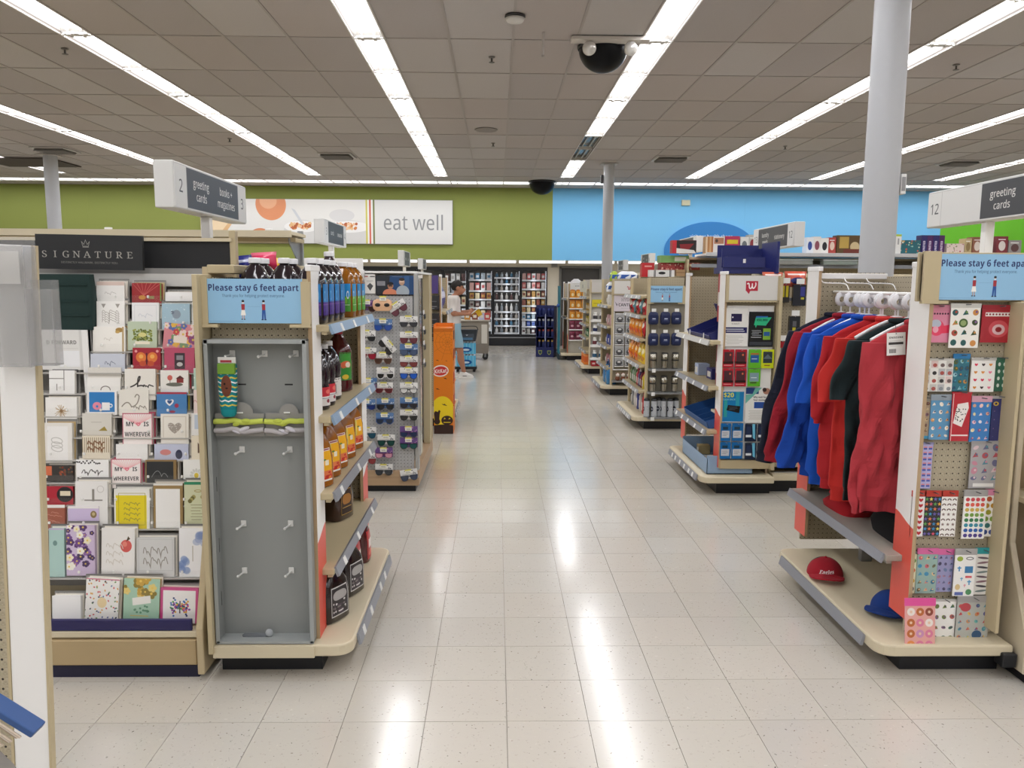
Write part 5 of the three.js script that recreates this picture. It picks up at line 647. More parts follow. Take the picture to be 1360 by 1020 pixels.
  // the orange eye mask
  const mb = [-0.86,1.453], mk = thing('eye_mask', 'pale orange pumpkin shaped mask with black eye holes on the pegboard', 'mask', [mb[0], mb[1], zf + 0.04]);
  part(mk, 'shell', loft([[-0.045, 0.05, 0.006, 3], [-0.03, 0.068, 0.012, 2.6], [0, 0.076, 0.016, 2.6], [0.03, 0.07, 0.012, 2.6], [0.045, 0.045, 0.006, 3]], 28), M('#e0b48e', 0.5)); for (const s of [-1, 1]) part(mk, 'eye', new THREE.SphereGeometry(0.018, 14, 8).scale(1.2, 0.8, 0.3).translate(s * 0.034, 0, 0.014), M('#1a1718', 0.3)); part(mk, 'price_tag', pbox(0.05, 0.036, 0.0015, tagC).translate(0.006, 0.05, 0.018), sheetMat(tagC, 0.4)); part(mk, 'stem', rbx(-0.02, 0.02, 0.04, 0.055, -0.004, 0.01, 0.004), M('#c98a4a', 0.5));
  // glasses on the side column, seen edge on
  [[1.35, '#1d1d20'], [1.22, '#2a2c30'], [1.1, '#3a3c40'], [0.95, '#26262a']].forEach(([y, c], i) => { const q = thing('sunglasses', ['black sunglasses topmost on the display flank', 'charcoal sunglasses second down the display flank', 'grey sunglasses third down the display flank', 'dark sunglasses lowest on the display flank, white tag askew'][i], 'sunglasses', [xr + 0.012, y, zf - 0.44], Math.PI / 2, 'sunglasses hanging on the grey pegboard'); part(q, 'frame', FG[i % 2], M(c, 0.3)); for (const s of [-1, 1]) { const l = part(q, 'lens', LG[i % 2], M('#2a2d33', 0.1)); l.position.x = s * 0.036; l.scale.x = s; } part(q, 'temples', TG, M(c, 0.35)); part(q, 'hang_card', bx(-0.06, 0.06, 0, 0.05, -0.008, -0.006), whiteM); });
}
{ // ---------- the orange cardboard stand ----------
  const x0 = -0.672, x1 = -0.466, h = 1.18, z0 = -8.36, z1 = -8.72;
  const front = cell(300, 1500, '#d8781c', (k, w, h) => {
    fillR(k, '#e07b10', 0, 0, w, h); fillR(k, '#c96808', 0, 0, w, h * 0.035);
    k.strokeStyle = '#a85a08'; k.lineWidth = 3; const cx = w * 0.72, cy = h * 0.13; for (let i = 0; i < 10; i++) { k.beginPath(); k.moveTo(cx, cy); k.lineTo(cx + Math.cos(i * 0.63) * w, cy + Math.sin(i * 0.63) * w * 0.9); k.stroke(); } for (const r of [40, 80, 130, 190]) { k.beginPath(); for (let i = 0; i <= 10; i++) k.lineTo(cx + Math.cos(i * 0.63) * r, cy + Math.sin(i * 0.63) * r * 0.9); k.stroke(); }
    const bat = (x, y, s) => poly(k, '#3a1c10', [[x - s, y - s * 0.3], [x - s * 0.4, y - s * 0.1], [x, y - s * 0.3], [x + s * 0.4, y], [x + s, y + s * 0.35], [x + s * 0.3, y + s * 0.3], [x, y + s * 0.2], [x - s * 0.5, y + s * 0.15]]);
    bat(w * 0.2, h * 0.3, 26); bat(w * 0.66, h * 0.305, 16); bat(w * 0.6, h * 0.47, 30); bat(w * 0.2, h * 0.57, 34);
    dot(k, '#efe6dc', w * 0.35, h * 0.4, w * 0.42, h * 0.055, -0.08); dot(k, '#c92a28', w * 0.35, h * 0.4, w * 0.37, h * 0.043, -0.08); k.save(); k.translate(w * 0.35, h * 0.402); k.rotate(-0.08); txt(k, 'KitKat', 0, 0, h * 0.052, '#f4f0ea', 'sans-serif', 'bold', 'center', w * 0.66); k.restore();
    dot(k, '#f0d21c', w * 0.45, h * 0.79, w * 0.62, h * 0.15); bat(w * 0.55, h * 0.72, 44);
    poly(k, '#33170f', [[0, h * 0.8], [w * 0.08, h * 0.78], [w * 0.2, h * 0.79], [w * 0.26, h * 0.77], [w * 0.34, h * 0.78], [w * 0.3, h * 0.81], [w * 0.26, h * 0.9], [w * 0.05, h * 0.9]]);
    dot(k, '#33170f', w * 0.16, h * 0.88, w * 0.16, h * 0.03); dot(k, '#33170f', w * 0.68, h * 0.87, w * 0.3, h * 0.045); for (const [x, y] of [[0.55, 0.855], [0.8, 0.855]]) poly(k, '#f0d21c', [[w * x, h * (y - 0.012)], [w * (x + 0.07), h * y], [w * (x - 0.05), h * (y + 0.005)]]); fillR(k, '#f0d21c', w * 0.5, h * 0.885, w * 0.36, h * 0.008); fillR(k, '#33170f', 0, h * 0.92, w, h * 0.08); dot(k, '#33170f', w * 0.5, h * 0.93, w * 0.6, h * 0.02);
  });
  const o = thing('cardboard_stand', 'orange Halloween cardboard candy stand with bats, moon and pumpkins', 'display stand', [(x0 + x1) / 2, 0, (z0 + z1) / 2]);
  wpart(o, 'front_panel', pbox(x1 - x0, h - 0.04, 0.012, front).translate((x0 + x1) / 2, (h - 0.04) / 2, z0), sheetMat(front, 0.45));
  const om = M('#d8761a', 0.5); wpart(o, 'side_wall', bx(x1 - 0.006, x1, 0, h, z0 - 0.006, z1), om); wpart(o, 'side_wall', bx(x0, x0 + 0.006, 0, h, z0 - 0.006, z1), om); wpart(o, 'back_panel', bx(x0, x1, 0, h, z1, z1 + 0.008), om); wpart(o, 'top_tray', bx(x0, x1, h - 0.05, h - 0.04, z0, z1), om);
  for (const y of [0.3, 0.55, 0.8]) wpart(o, 'shelf', bx(x0 + 0.006, x1 + 0.012, y, y + 0.01, z0 - 0.02, z1), om);
  for (const [y, c] of [[0.36, '#a32a20'], [0.61, '#b8341f'], [0.86, '#8f2018'], [1.06, '#3a1c10']]) wpart(o, 'side_print', bx(x1, x1 + 0.002, y - 0.05, y + 0.05, z0 - 0.08, z0 - 0.26), M(c, 0.5));
}
{ // third end cap, behind the orange stand
  const cap = endCap({ s: -1, xf: 0.62, z0: -8.8, label: 'pale end cap partly hidden by the orange cardboard stand', shelves: [[1.3], [0.95], [0.6]], top: 1.68 });
  const c = cell(120, 200, '#26272b', (k, w, h) => { fillR(k, '#26272b', 0, 0, w, h); for (let i = 0; i < 6; i++) fillR(k, pick(['#6a6c72', '#4a4c52', '#8a8c92']), rnd() * w * 0.5, rnd() * h, w * 0.4, h * 0.05); });
  for (const [i, y] of [[0, 1.32], [1, 1.12], [2, 0.97]]) solo('boxed_gadget', ['black boxed gadget topmost on the pale end cap wing', 'black boxed gadget in the middle of the pale end cap wing', 'black boxed gadget lowest on the pale end cap wing'][i], 'box', pbox(0.2, 0.16, 0.05, c), sheetMat(c, 0.4), [-0.74, y + 0.08, -8.8], 0, 'boxed gadgets on the pale end cap');
  const hd = cell(100, 160, '#d9d7d2', (k, w, h) => { fillR(k, '#dcdad5', 0, 0, w, h); fillR(k, '#4a3a78', w * 0.7, 0, w * 0.3, h); }); solo('header_card', 'white header card with a purple edge above the boxed gadgets', 'sign', pbox(0.3, 0.2, 0.01, hd), sheetMat(hd, 0.4), [-0.8, 1.6, -8.79]);
  const bag = cell(140, 200, '#3c3b7a', (k, w, h) => { fillR(k, '#4a4690', 0, 0, w, h); fillR(k, '#d9d6e8', w * 0.15, h * 0.2, w * 0.6, h * 0.3); rules(k, '#2c2a60', w * 0.2, h * 0.6, w * 0.6, 4, h * 0.08); });
  for (const [i, z] of [[0, -9.1], [1, -9.35], [2, -9.6]]) { const m = solo('snack_bag', ['purple and white bag first along the pale end cap top shelf', 'purple and white bag midway along the pale end cap top shelf', 'purple and white bag last along the pale end cap top shelf'][i], 'bag', pillow(0.18, 0.26, 0.06, bag).rotateY(Math.PI / 2), sheetMat(bag, 0.3), [-0.66, 1.44, z], 0, 'bags on the pale end cap'); }
}

// ---------- end caps along the other side of the aisle ----------
const XF = 1.72;
const capA = endCap({ s: 1, xf: XF, z0: -3.1, label: 'end cap with hanging sweatshirts and a wing of sticker packs', shelves: [[0.49, 0.07, { tags: 0, mat: M('#a39d92', 0.5) }]], deckTags: 0, low: 0.16, stripLow: 0.24 });
wpart(capA, 'side_post', rbx(2.06, 2.075, 0.2, 1.56, -3.04, -3.14, 0.003), beige); wpart(capA, 'foot_bracket', rbx(2.09, 2.15, 0.06, 0.12, -3.02, -3.08, 0.006), M('#1c1d20', 0.5)); wpart(capA, 'post', rbx(1.96, 2.02, 0.15, 0.4, -4.02, -4.06, 0.004), steel);
wpart(capA, 'hang_bar', rbx(1.74, 2.12, 1.655, 1.685, -4.27, -4.255, 0.004), whiteM); wpart(capA, 'hang_rail', rod([1.85, 1.585, -4.3], [1.85, 1.585, -3.16], 0.008), whiteM);
for (const x of [1.75, 1.88, 2.0]) wpart(capA, 'wire_hook', tube([[x, 1.66, -4.25], [x, 1.635, -4.2], [x + 0.09, 1.63, -4.15], [x + 0.1, 1.6, -4.12]], 0.003, 16, 6), whiteM);
wpart(capA, 'header_back', rbx(1.68, 2.15, 1.56, 1.755, -3.13, -3.145, 0.003), beige);
notice(1.738, 2.13, 1.568, 1.748, -3.1, 'blue notice Please stay 6 feet apart above the sticker packs', 0.055);
{ // ---------- sticker packs ----------
  const pegs = M('#6f7174', 0.4, { metalness: 0.5 });
  const pack = ([x0, x1, y0, y1], z, label, head, edge, draw, { turn = 0, headH = 0.13, gloss = true, lean = 0 } = {}) => {
    const w = x1 - x0, h = y1 - y0, hh = h * headH, c = cell(1100 * w, 1100 * (h - hh), edge, draw), o = thing('sticker_pack', label, 'sticker pack', [(x0 + x1) / 2, y0, z], 0, 'sticker packs on the pegboard wing');
    o.rotation.z = turn; o.rotation.x = lean;
    part(o, 'sticker_sheet', pbox(w, h - hh, 0.004, c).translate(0, (h - hh) / 2, 0), sheetMat(c, 0.25, { clearcoat: 0.5, clearcoatRoughness: 0.1 })); if (hh > 0.004) part(o, 'header_card', bx(-w / 2 - 0.002, w / 2 + 0.002, h - hh, h, -0.003, 0.003), M(head, 0.35));
    if (!lean) { const [gx, gy] = [(x0 + x1) / 2, y1 - hh * 0.4]; const hk = rod([gx - capA.position.x, gy, z - 0.03 - capA.position.z], [gx - capA.position.x, gy + 0.004, z + 0.035 - capA.position.z], 0.0022, 6); part(capA, 'peg_hook', hk, pegs); }
    return o;
  };
  const bits = (k, w, h, cols, nx, ny, r) => { for (let j = 0; j < ny; j++) for (let i = 0; i < nx; i++) { const x = w * (i + 0.5) / nx + rr(-2, 2), y = h * (j + 0.5) / ny + rr(-2, 2), c = pick(cols); rnd() < 0.5 ? dot(k, c, x, y, r, r * rr(0.6, 1.3), rnd() * 3) : poly(k, c, [[x - r, y + r * 0.8], [x, y - r], [x + r, y + r * 0.5]]); dot(k, pick(cols), x + r * 0.3, y - r * 0.2, r * 0.4); } };
  const Zs = -3.125;
  pack([1.725,1.822,1.396,1.547], Zs, 'pink glitter tape dispenser pack under the blue notice', '#d78aa0', '#d97a94', (k, w, h) => { fillR(k, '#dd8aa4', 0, 0, w, h); for (let i = 0; i < 8; i++) dot(k, '#4a2c3a', w * (0.1 + 0.11 * i), h * 0.12, 4); dot(k, '#e6476a', w * 0.45, h * 0.55, w * 0.3, h * 0.24); dot(k, '#b9c0d0', w * 0.4, h * 0.42, w * 0.22, h * 0.12); dot(k, '#f2a8bc', w * 0.4, h * 0.6, w * 0.12, h * 0.1); poly(k, '#e83a5c', [[w * 0.6, h * 0.5], [w, h * 0.45], [w, h * 0.7], [w * 0.6, h * 0.72]]); });
  pack([1.814,1.933,1.376,1.554], Zs + 0.012, 'white sticker sheet of birds and flowers between two tape packs', '#c9c7c0', '#e6e4de', (k, w, h) => { fillR(k, '#efede6', 0, 0, w, h); bits(k, w, h, ['#6a8a4a', '#a84a3c', '#3a4a2c', '#c98a4a', '#7a5a8a', '#2c5a5a'], 3, 4, w * 0.1); dot(k, '#3f5a2c', w * 0.45, h * 0.38, w * 0.15, h * 0.11); dot(k, '#8fa46a', w * 0.45, h * 0.38, w * 0.1, h * 0.07); }, { headH: 0.1 });
  pack([1.948,2.091,1.397,1.548], Zs, 'red tape dispenser pack under the blue notice', '#9c2430', '#a02632', (k, w, h) => { fillR(k, '#a8202e', 0, 0, w, h); fillR(k, '#e9e3df', w * 0.1, h * 0.08, w * 0.8, h * 0.12); for (let i = 0; i < 9; i++) dot(k, '#8a1f2c', w * (0.14 + 0.09 * i), h * 0.14, 4); dot(k, '#c94a54', w * 0.5, h * 0.58, w * 0.28, h * 0.26); dot(k, '#d9b4b8', w * 0.5, h * 0.6, w * 0.18, h * 0.16); dot(k, '#8a1824', w * 0.5, h * 0.6, w * 0.09, h * 0.08); });
  pack([1.725,1.848,1.197,1.332], Zs, 'sticker sheet of black and white photo squares', '#bdbab4', '#d9d7d2', (k, w, h) => { fillR(k, '#e6e3dc', 0, 0, w, h); for (let i = 0; i < 16; i++) { const x = (i % 4) * w / 4 + 2, y = Math.floor(i / 4) * h / 4 + 2; fillR(k, pick(['#c9c6c0', '#dcc4c0', '#b9b9bb', '#e9e7e2']), x, y, w / 4 - 4, h / 4 - 4); dot(k, pick(['#2c2a2c', '#6a5a58', '#a8524a', '#8a8f94']), x + w / 8, y + h / 7, w * 0.07, h * 0.06); } }, { headH: 0.06 });
  pack([1.85,1.915,1.198,1.351], Zs - 0.004, 'teal glittery sticker sheet beside the photo squares', '#2f7ab0', '#2a6a78', (k, w, h) => { fillR(k, '#2c6f80', 0, 0, w, h); bits(k, w, h, ['#3f9ab0', '#c98a3c', '#4a5a2c', '#8fc0c8', '#1f4a6a'], 3, 5, w * 0.13); });
  pack([1.922,2.02,1.196,1.336], Zs, 'white sheet of small red and pink hearts', '#b7b5b0', '#e6e4e0', (k, w, h) => { fillR(k, '#f2f0ec', 0, 0, w, h); for (let i = 0; i < 12; i++) heart(k, pick(['#d0284a', '#e87a96', '#3a2c30', '#d98a3c']), w * (0.2 + 0.3 * (i % 3)), h * (0.14 + 0.24 * Math.floor(i / 3)), w * 0.08); }, { headH: 0.08 });
  pack([2.023,2.076,1.198,1.336], Zs - 0.004, 'dark green sticker sheet with white sprigs', '#2f5a4c', '#2c5a4a', (k, w, h) => { fillR(k, '#2f6450', 0, 0, w, h); for (let i = 0; i < 8; i++) dot(k, '#d0dcd2', w * (0.3 + 0.4 * (i % 2)), h * (0.15 + 0.22 * Math.floor(i / 2)), w * 0.1, h * 0.06); }, { headH: 0.06 });
  pack([1.725,1.768,1.001,1.179], Zs - 0.004, 'narrow brown patterned sticker sheet by the white strip', '#8a8478', '#8a6f54', (k, w, h) => { fillR(k, '#a8937a', 0, 0, w, h); bits(k, w, h * 0.85, ['#6a4a34', '#c9b08a', '#7a5a6a'], 2, 6, w * 0.16); fillR(k, '#3f9ac0', 0, h * 0.92, w, h * 0.08); });
  pack([1.768,1.852,0.998,1.185], Zs, 'blue sheet of sea animal stickers', '#8f9aa4', '#4f86b4', (k, w, h) => { fillR(k, '#5a94bc', 0, 0, w, h); bits(k, w, h, ['#e6d8c8', '#c97a8a', '#8a5a3c', '#f0e9d8', '#3a4a6a', '#d99a5a'], 3, 5, w * 0.09); });
  pack([1.849,1.926,0.994,1.196], Zs + 0.01, 'red sticker pack with a white fan shape', '#b02430', '#b3202e', (k, w, h) => { fillR(k, '#b81f2e', 0, 0, w, h); poly(k, '#efe9e4', [[w * 0.12, h * 0.62], [w * 0.3, h * 0.22], [w * 0.85, h * 0.18], [w * 0.9, h * 0.3], [w * 0.6, h * 0.7]]); for (let i = 0; i < 26; i++) dot(k, '#3a3436', w * rr(0.22, 0.75), h * rr(0.26, 0.6), w * 0.03); fillR(k, '#efe9e4', w * 0.06, h * 0.86, w * 0.9, h * 0.03); fillR(k, '#efe9e4', w * 0.05, 0, w * 0.03, h); }, { headH: 0.03 });
  pack([1.936,2.017,0.989,1.179], Zs, 'bright blue sticker sheet with pastel shapes', '#d3a2b4', '#2f7ac0', (k, w, h) => { fillR(k, '#3a80c4', 0, 0, w, h); bits(k, w, h, ['#e6e4ec', '#d9a88a', '#f0c9d0', '#e9e0b0', '#7a4a8a'], 3, 5, w * 0.09); });
  pack([2.023,2.076,0.992,1.179], Zs - 0.004, 'navy sticker sheet with a small yellow sun', '#a8a6a4', '#2c3066', (k, w, h) => { fillR(k, '#33376f', 0, 0, w, h); dot(k, '#dcb43a', w * 0.3, h * 0.12, w * 0.2, h * 0.05); dot(k, '#20244a', w * 0.3, h * 0.12, w * 0.1, h * 0.025); bits(k, w, h, ['#4a4e8a', '#5a5f9a', '#c98a9a'], 2, 5, w * 0.06); }, { headH: 0.06 });
  pack([1.727,1.79,0.793,0.986], Zs, 'lavender sheet of repeated flag stickers', '#8a88b0', '#a8a4d0', (k, w, h) => { fillR(k, '#b0acd8', 0, 0, w, h); for (let j = 0; j < 8; j++) for (let i = 0; i < 3; i++) { fillR(k, '#d98a92', w * (0.08 + 0.32 * i), h * (0.05 + 0.12 * j), w * 0.22, h * 0.05); fillR(k, '#4a5ab0', w * (0.08 + 0.32 * i), h * (0.08 + 0.12 * j), w * 0.22, h * 0.04); } }, { headH: 0.04 });
  pack([1.949,2.071,0.793,0.993], Zs, 'silver sticker pack with pink and blue sea shells', '#9a9898', '#9a989a', (k, w, h) => { fillR(k, '#a8a6a8', 0, 0, w, h); bits(k, w, h * 0.85, ['#c9889a', '#5a8a9a', '#b0525c', '#6a6a8a', '#d8c0c4'], 3, 5, w * 0.1); fillR(k, '#e9e7e4', w * 0.15, h * 0.88, w * 0.7, h * 0.08); }, { headH: 0.06 });
  pack([1.72,1.774,0.588,0.784], Zs, 'white strip of red heart stickers', '#b8382c', '#ece6e4', (k, w, h) => { fillR(k, '#f3ecec', 0, 0, w, h); for (let j = 0; j < 7; j++) { heart(k, '#c0202c', w * 0.68, h * (0.09 + 0.137 * j), w * 0.2); dot(k, '#e08a9a', w * 0.12, h * (0.1 + 0.137 * j), w * 0.1); } });
  pack([1.773,1.843,0.591,0.784], Zs, 'black sheet of multicoloured star stickers', '#b8382c', '#1d1c20', (k, w, h) => { fillR(k, '#201f24', 0, 0, w, h); for (let j = 0; j < 8; j++) for (let i = 0; i < 4; i++) star(k, pick(['#e0a030', '#3a8ac0', '#d0506a', '#5a9a4a', '#e6d25a', '#e0784a', '#6a5aa8']), w * (0.13 + 0.25 * i), h * (0.07 + 0.125 * j), w * 0.13); });
  pack([1.843,1.909,0.588,0.784], Zs, 'white sheet of dark rainbow arch stickers', '#b8382c', '#ece9e4', (k, w, h) => { fillR(k, '#f1eee9', 0, 0, w, h); for (let j = 0; j < 8; j++) for (let i = 0; i < 3; i++) { if (j === 3 || j === 5) star(k, '#8a7470', w * (0.18 + 0.32 * i), h * (0.07 + 0.125 * j), w * 0.12); else { k.strokeStyle = '#6f5c56'; k.lineWidth = w * 0.07; k.beginPath(); k.arc(w * (0.18 + 0.32 * i), h * (0.1 + 0.125 * j), w * 0.1, Math.PI, 0); k.stroke(); } } });
  pack([1.928,2.023,0.583,0.791], Zs + 0.014, 'white sheet of rainbow ordered round dot stickers', '#a09e9c', '#ecebe8', (k, w, h) => { fillR(k, '#f1f0ec', 0, 0, w, h); ['#c83a44', '#d85040', '#c9a84a', '#6f9a3c', '#2f7a4a', '#2f8aa0', '#2458a8', '#4a3a8a'].forEach((c, j) => { for (let i = 0; i < 4; i++) dot(k, c, w * (0.17 + 0.22 * i), h * (0.08 + 0.12 * j), w * 0.09, h * 0.045); }); });
  pack([2.026,2.086,0.588,0.79], Zs, 'white sheet of balloon stickers fading red to blue', '#d88aa8', '#eae9e4', (k, w, h) => { fillR(k, '#efeee9', 0, 0, w, h); ['#c05a34', '#b8862c', '#9a9a30', '#7a9a3c', '#2f6a6a', '#2f4a8a'].forEach((c, j) => { for (let i = 0; i < 2; i++) { dot(k, c, w * (0.28 + 0.46 * i - 0.15 * (j % 2)), h * (0.09 + 0.16 * j), w * 0.19, h * 0.06); } }); });
  pack([1.726,1.764,0.339,0.52], Zs - 0.004, 'cream strip of vegetable stickers by the white strip', '#9a9894', '#e6e2c0', (k, w, h) => { fillR(k, '#ebe6c4', 0, 0, w, h); for (const [y, c] of [[0.18, '#5a8a3c'], [0.42, '#d0602c'], [0.68, '#c9a030'], [0.88, '#6a6a64']]) dot(k, c, w * 0.5, h * y, w * 0.3, h * 0.06); }, { headH: 0.04 });
  pack([1.76,1.846,0.341,0.537], Zs, 'grey green sheet of dinosaur stickers', '#d86aa0', '#8aa8a0', (k, w, h) => { fillR(k, '#93b0a8', 0, 0, w, h); bits(k, w, h, ['#d98a7a', '#3a8ab0', '#e6c08a', '#5a5a3c', '#c95a6a', '#2f6a8a'], 3, 5, w * 0.1); });
  pack([1.849,1.916,0.346,0.532], Zs - 0.004, 'violet sheet of mushroom stickers', '#d86aa0', '#8a8ab4', (k, w, h) => { fillR(k, '#9492bc', 0, 0, w, h); bits(k, w, h, ['#3f3a5a', '#5a5478', '#b07a8a', '#6a7aa0'], 3, 6, w * 0.1); });
  pack([1.913,2.002,0.333,0.539], Zs + 0.01, 'white sheet of blue cross stickers', '#a8a6a4', '#ecebe8', (k, w, h) => { fillR(k, '#f2f1ee', 0, 0, w, h); const cr = (x, y, s, c) => { fillR(k, c, w * x - s * 0.3, h * y - s, s * 0.6, s * 2.4); fillR(k, c, w * x - s * 0.9, h * y - s * 0.5, s * 1.8, s * 0.6); }; cr(0.24, 0.33, w * 0.1, '#3a86c0'); cr(0.38, 0.58, w * 0.07, '#5aa0c8'); cr(0.75, 0.66, w * 0.1, '#4a92c4'); cr(0.55, 0.74, w * 0.06, '#d98a9a'); fillR(k, '#2f7ab0', w * 0.5, h * 0.28, w * 0.38, h * 0.16); dot(k, '#9ab03c', w * 0.24, h * 0.1, w * 0.14, h * 0.06); dot(k, '#d9c08a', w * 0.22, h * 0.78, w * 0.12, h * 0.07); fillR(k, '#5a6ab0', w * 0.1, h * 0.9, w * 0.4, h * 0.08); dot(k, '#4a8a5a', w * 0.75, h * 0.9, w * 0.14, h * 0.07); k.strokeStyle = '#33343a'; k.lineWidth = 3; k.beginPath(); k.ellipse(w * 0.7, h * 0.09, w * 0.16, h * 0.03, 0, 0, 7); k.stroke(); fillR(k, '#d0505a', w * 0.55, h * 0.51, w * 0.3, h * 0.05); });
  pack([2.005,2.072,0.335,0.539], Zs, 'white sheet of feather stickers under a teal header', '#2f9aa0', '#e4e2de', (k, w, h) => { fillR(k, '#e9e7e3', 0, 0, w, h); for (let j = 0; j < 8; j++) { k.save(); k.translate(w * 0.5, h * (0.1 + 0.115 * j)); k.rotate(j % 2 ? -0.12 : 0.1); dot(k, ['#6a5a64', '#8a6a74', '#4a4a54', '#7a8a8a'][j % 4], 0, 0, w * 0.36, h * 0.025); k.restore(); } });
  pack([1.844,1.94,0.122,0.315], Zs, 'white sheet of insect and leaf stickers behind the doughnut pack', '#b9b7b2', '#eae8e4', (k, w, h) => { fillR(k, '#efeeea', 0, 0, w, h); bits(k, w, h, ['#a8524a', '#6a7a3c', '#4a4a54', '#2f5a4a', '#7a5a7a'], 3, 4, w * 0.1); }, { headH: 0.05 });
  pack([1.94,2.078,0.117,0.333], Zs + 0.008, 'silver sticker pack with red and blue planets', '#a09e9c', '#a8a8a4', (k, w, h) => { fillR(k, '#b4b6b0', 0, 0, w, h); bits(k, w, h * 0.9, ['#4a8a9a', '#d9b84a', '#6ab0a8', '#c98a5a', '#5a5a8a', '#c04a4a'], 4, 5, w * 0.06); dot(k, '#b83a44', w * 0.26, h * 0.12, w * 0.16, h * 0.1); dot(k, '#24507a', w * 0.66, h * 0.76, w * 0.15, h * 0.1); fillR(k, '#e6e4e0', w * 0.2, h * 0.91, w * 0.6, h * 0.05); });
  pack([1.697,1.823,0.111,0.339], -3.055, 'pink doughnut sticker pack propped on the base deck', '#e0549a', '#e6a8b4', (k, w, h) => { fillR(k, '#e3a49c', 0, 0, w, h); for (let j = 0; j < 4; j++) for (let i = 0; i < 3; i++) { const c = pick(['#d97a9a', '#b8622c', '#e08a4a', '#8a3c2c', '#f0e4dc', '#c98ab4']); dot(k, c, w * (0.2 + 0.3 * i), h * (0.13 + 0.23 * j), w * 0.13, h * 0.085); dot(k, '#e9c4a8', w * (0.2 + 0.3 * i), h * (0.13 + 0.23 * j), w * 0.045, h * 0.03); } fillR(k, '#f0e6e2', w * 0.1, h * 0.95, w * 0.6, h * 0.04); }, { headH: 0.14, lean: -0.12 });
}
{ // ---------- hanging clothes ----------
  const ruffle = (g, amp, kx, ky, ph) => { const p = g.attributes.position; for (let i = 0; i < p.count; i++) { const x = p.getX(i), y = p.getY(i), t = Math.min(1, Math.max(0, -y / 0.35)); p.setZ(i, p.getZ(i) + amp * t * (Math.sin(kx * x + ky * y + ph) + 0.5 * Math.sin(2.3 * kx * x - ky * 1.7 * y + ph * 2))); p.setZ(i, p.getZ(i) + amp * t * (0.3 * Math.sin(64 * x + 23 * y + ph + 2 * Math.sin(11 * y)) + 0.22 * Math.sin(48 * y - 40 * x + 3 * ph))); p.setX(i, x + amp * 0.22 * t * (Math.sin(9 * y + ph) + 0.4 * Math.sin(37 * y + 2 * ph))); } g.computeVertexNormals(); return g; };
  const cloth = (color) => { const c = new THREE.Color(color); return new THREE.MeshPhysicalMaterial({ color: c, roughness: 0.95, sheen: 0.25, sheenColor: c.clone().lerp(new THREE.Color('#ffffff'), 0.2), sheenRoughness: 0.7 }); };
  const hangerG = () => merge([tube([[-0.2, -0.105, 0], [-0.12, -0.06, 0], [-0.03, -0.02, 0], [0, -0.01, 0], [0.03, -0.02, 0], [0.12, -0.06, 0], [0.2, -0.105, 0]], 0.008, 40, 8), rod([-0.2, -0.105, 0], [0.2, -0.105, 0], 0.005)]), hookG = tube([[0, -0.01, 0], [0, 0.03, 0], [0.012, 0.045, 0], [0.034, 0.058, 0], [0.03, 0.09, 0], [0, 0.1, 0], [-0.026, 0.085, 0], [-0.024, 0.066, 0]], 0.0045, 30, 8);
  const hm = M('#e4e4e6', 0.35), sizer = lathe([[0.016, -0.008], [0.036, -0.006], [0.036, 0.006], [0.016, 0.008]], 20).rotateX(Math.PI / 2);
  const hanger = (x, y, z, i) => { const o = thing('hanger', 'white plastic clothes hanger on the rail inside the end cap', 'hanger', [x, y, z], 0, 'white hangers on the clothes rail'); part(o, 'shoulders', hangerG(), hm); part(o, 'hook', hookG, hm); part(o, 'size_ring', sizer.clone().translate(0, 0.06, 0), hm); o.rotation.y = 0.08 * Math.sin(i * 2.1); return o; };
  const garment = (label, cat, name, color, [x, y, z], { half = 0.25, len = 0.7, sleeve = 0.62, flare = 0.1, thick = 0.031, ph = 0, seamC, turn = 0 } = {}) => {
    const o = thing(name, label, cat, [x, y, z], turn, 'garments on the clothes rail'), m = cloth(color), N = 36, sec = [];
    for (let j = 0; j <= N; j++) { const t = j / N, yy = -t * len, w = t < 0.02 ? 0.07 : t < 0.16 ? 0.07 + (half - 0.07) * Math.sin((t - 0.02) / 0.14 * Math.PI / 2) : half * (0.97 + 0.05 * t) - (t > 0.93 ? 0.015 : 0); sec.push([yy, w, thick * (0.6 + 0.6 * Math.min(1, t * 3)) * (t > 0.93 ? 0.8 : 1), 2.6]); }
    part(o, 'body', ruffle(loft(sec.reverse(), 84), 0.016, 31, 4, ph), m);
    for (const s of [-1, 1]) { const ss = [], K = 28; for (let j = 0; j <= K; j++) { const t = j / K, yy = -0.1 - t * sleeve, r = 0.09 - 0.03 * t; ss.push([yy, t > 0.93 && sleeve > 0.4 ? r * 0.75 : r * (0.97 + 0.03 * Math.sin(t * 11 + ph)), thick * (1.1 - 0.3 * t), 2.3, s * (half - (s > 0 ? 0.1 : 0.075) + (s > 0 ? -0.03 * t : flare * Math.pow(t, 0.8)) + 0.005 * Math.sin(9 * t + ph)), 0.018 * Math.sin(4 * t + ph)]); } part(o, 'sleeve', ruffle(loft(ss.reverse(), 36), 0.014, 34, 16, ph + s), m); }
    part(o, 'collar', new THREE.TorusGeometry(0.075, 0.012, 8, 28).rotateX(Math.PI / 2).scale(1, 1, 0.45).translate(0, -0.012, 0), seamC ? M(seamC, 0.9) : m);
    return o;
  };
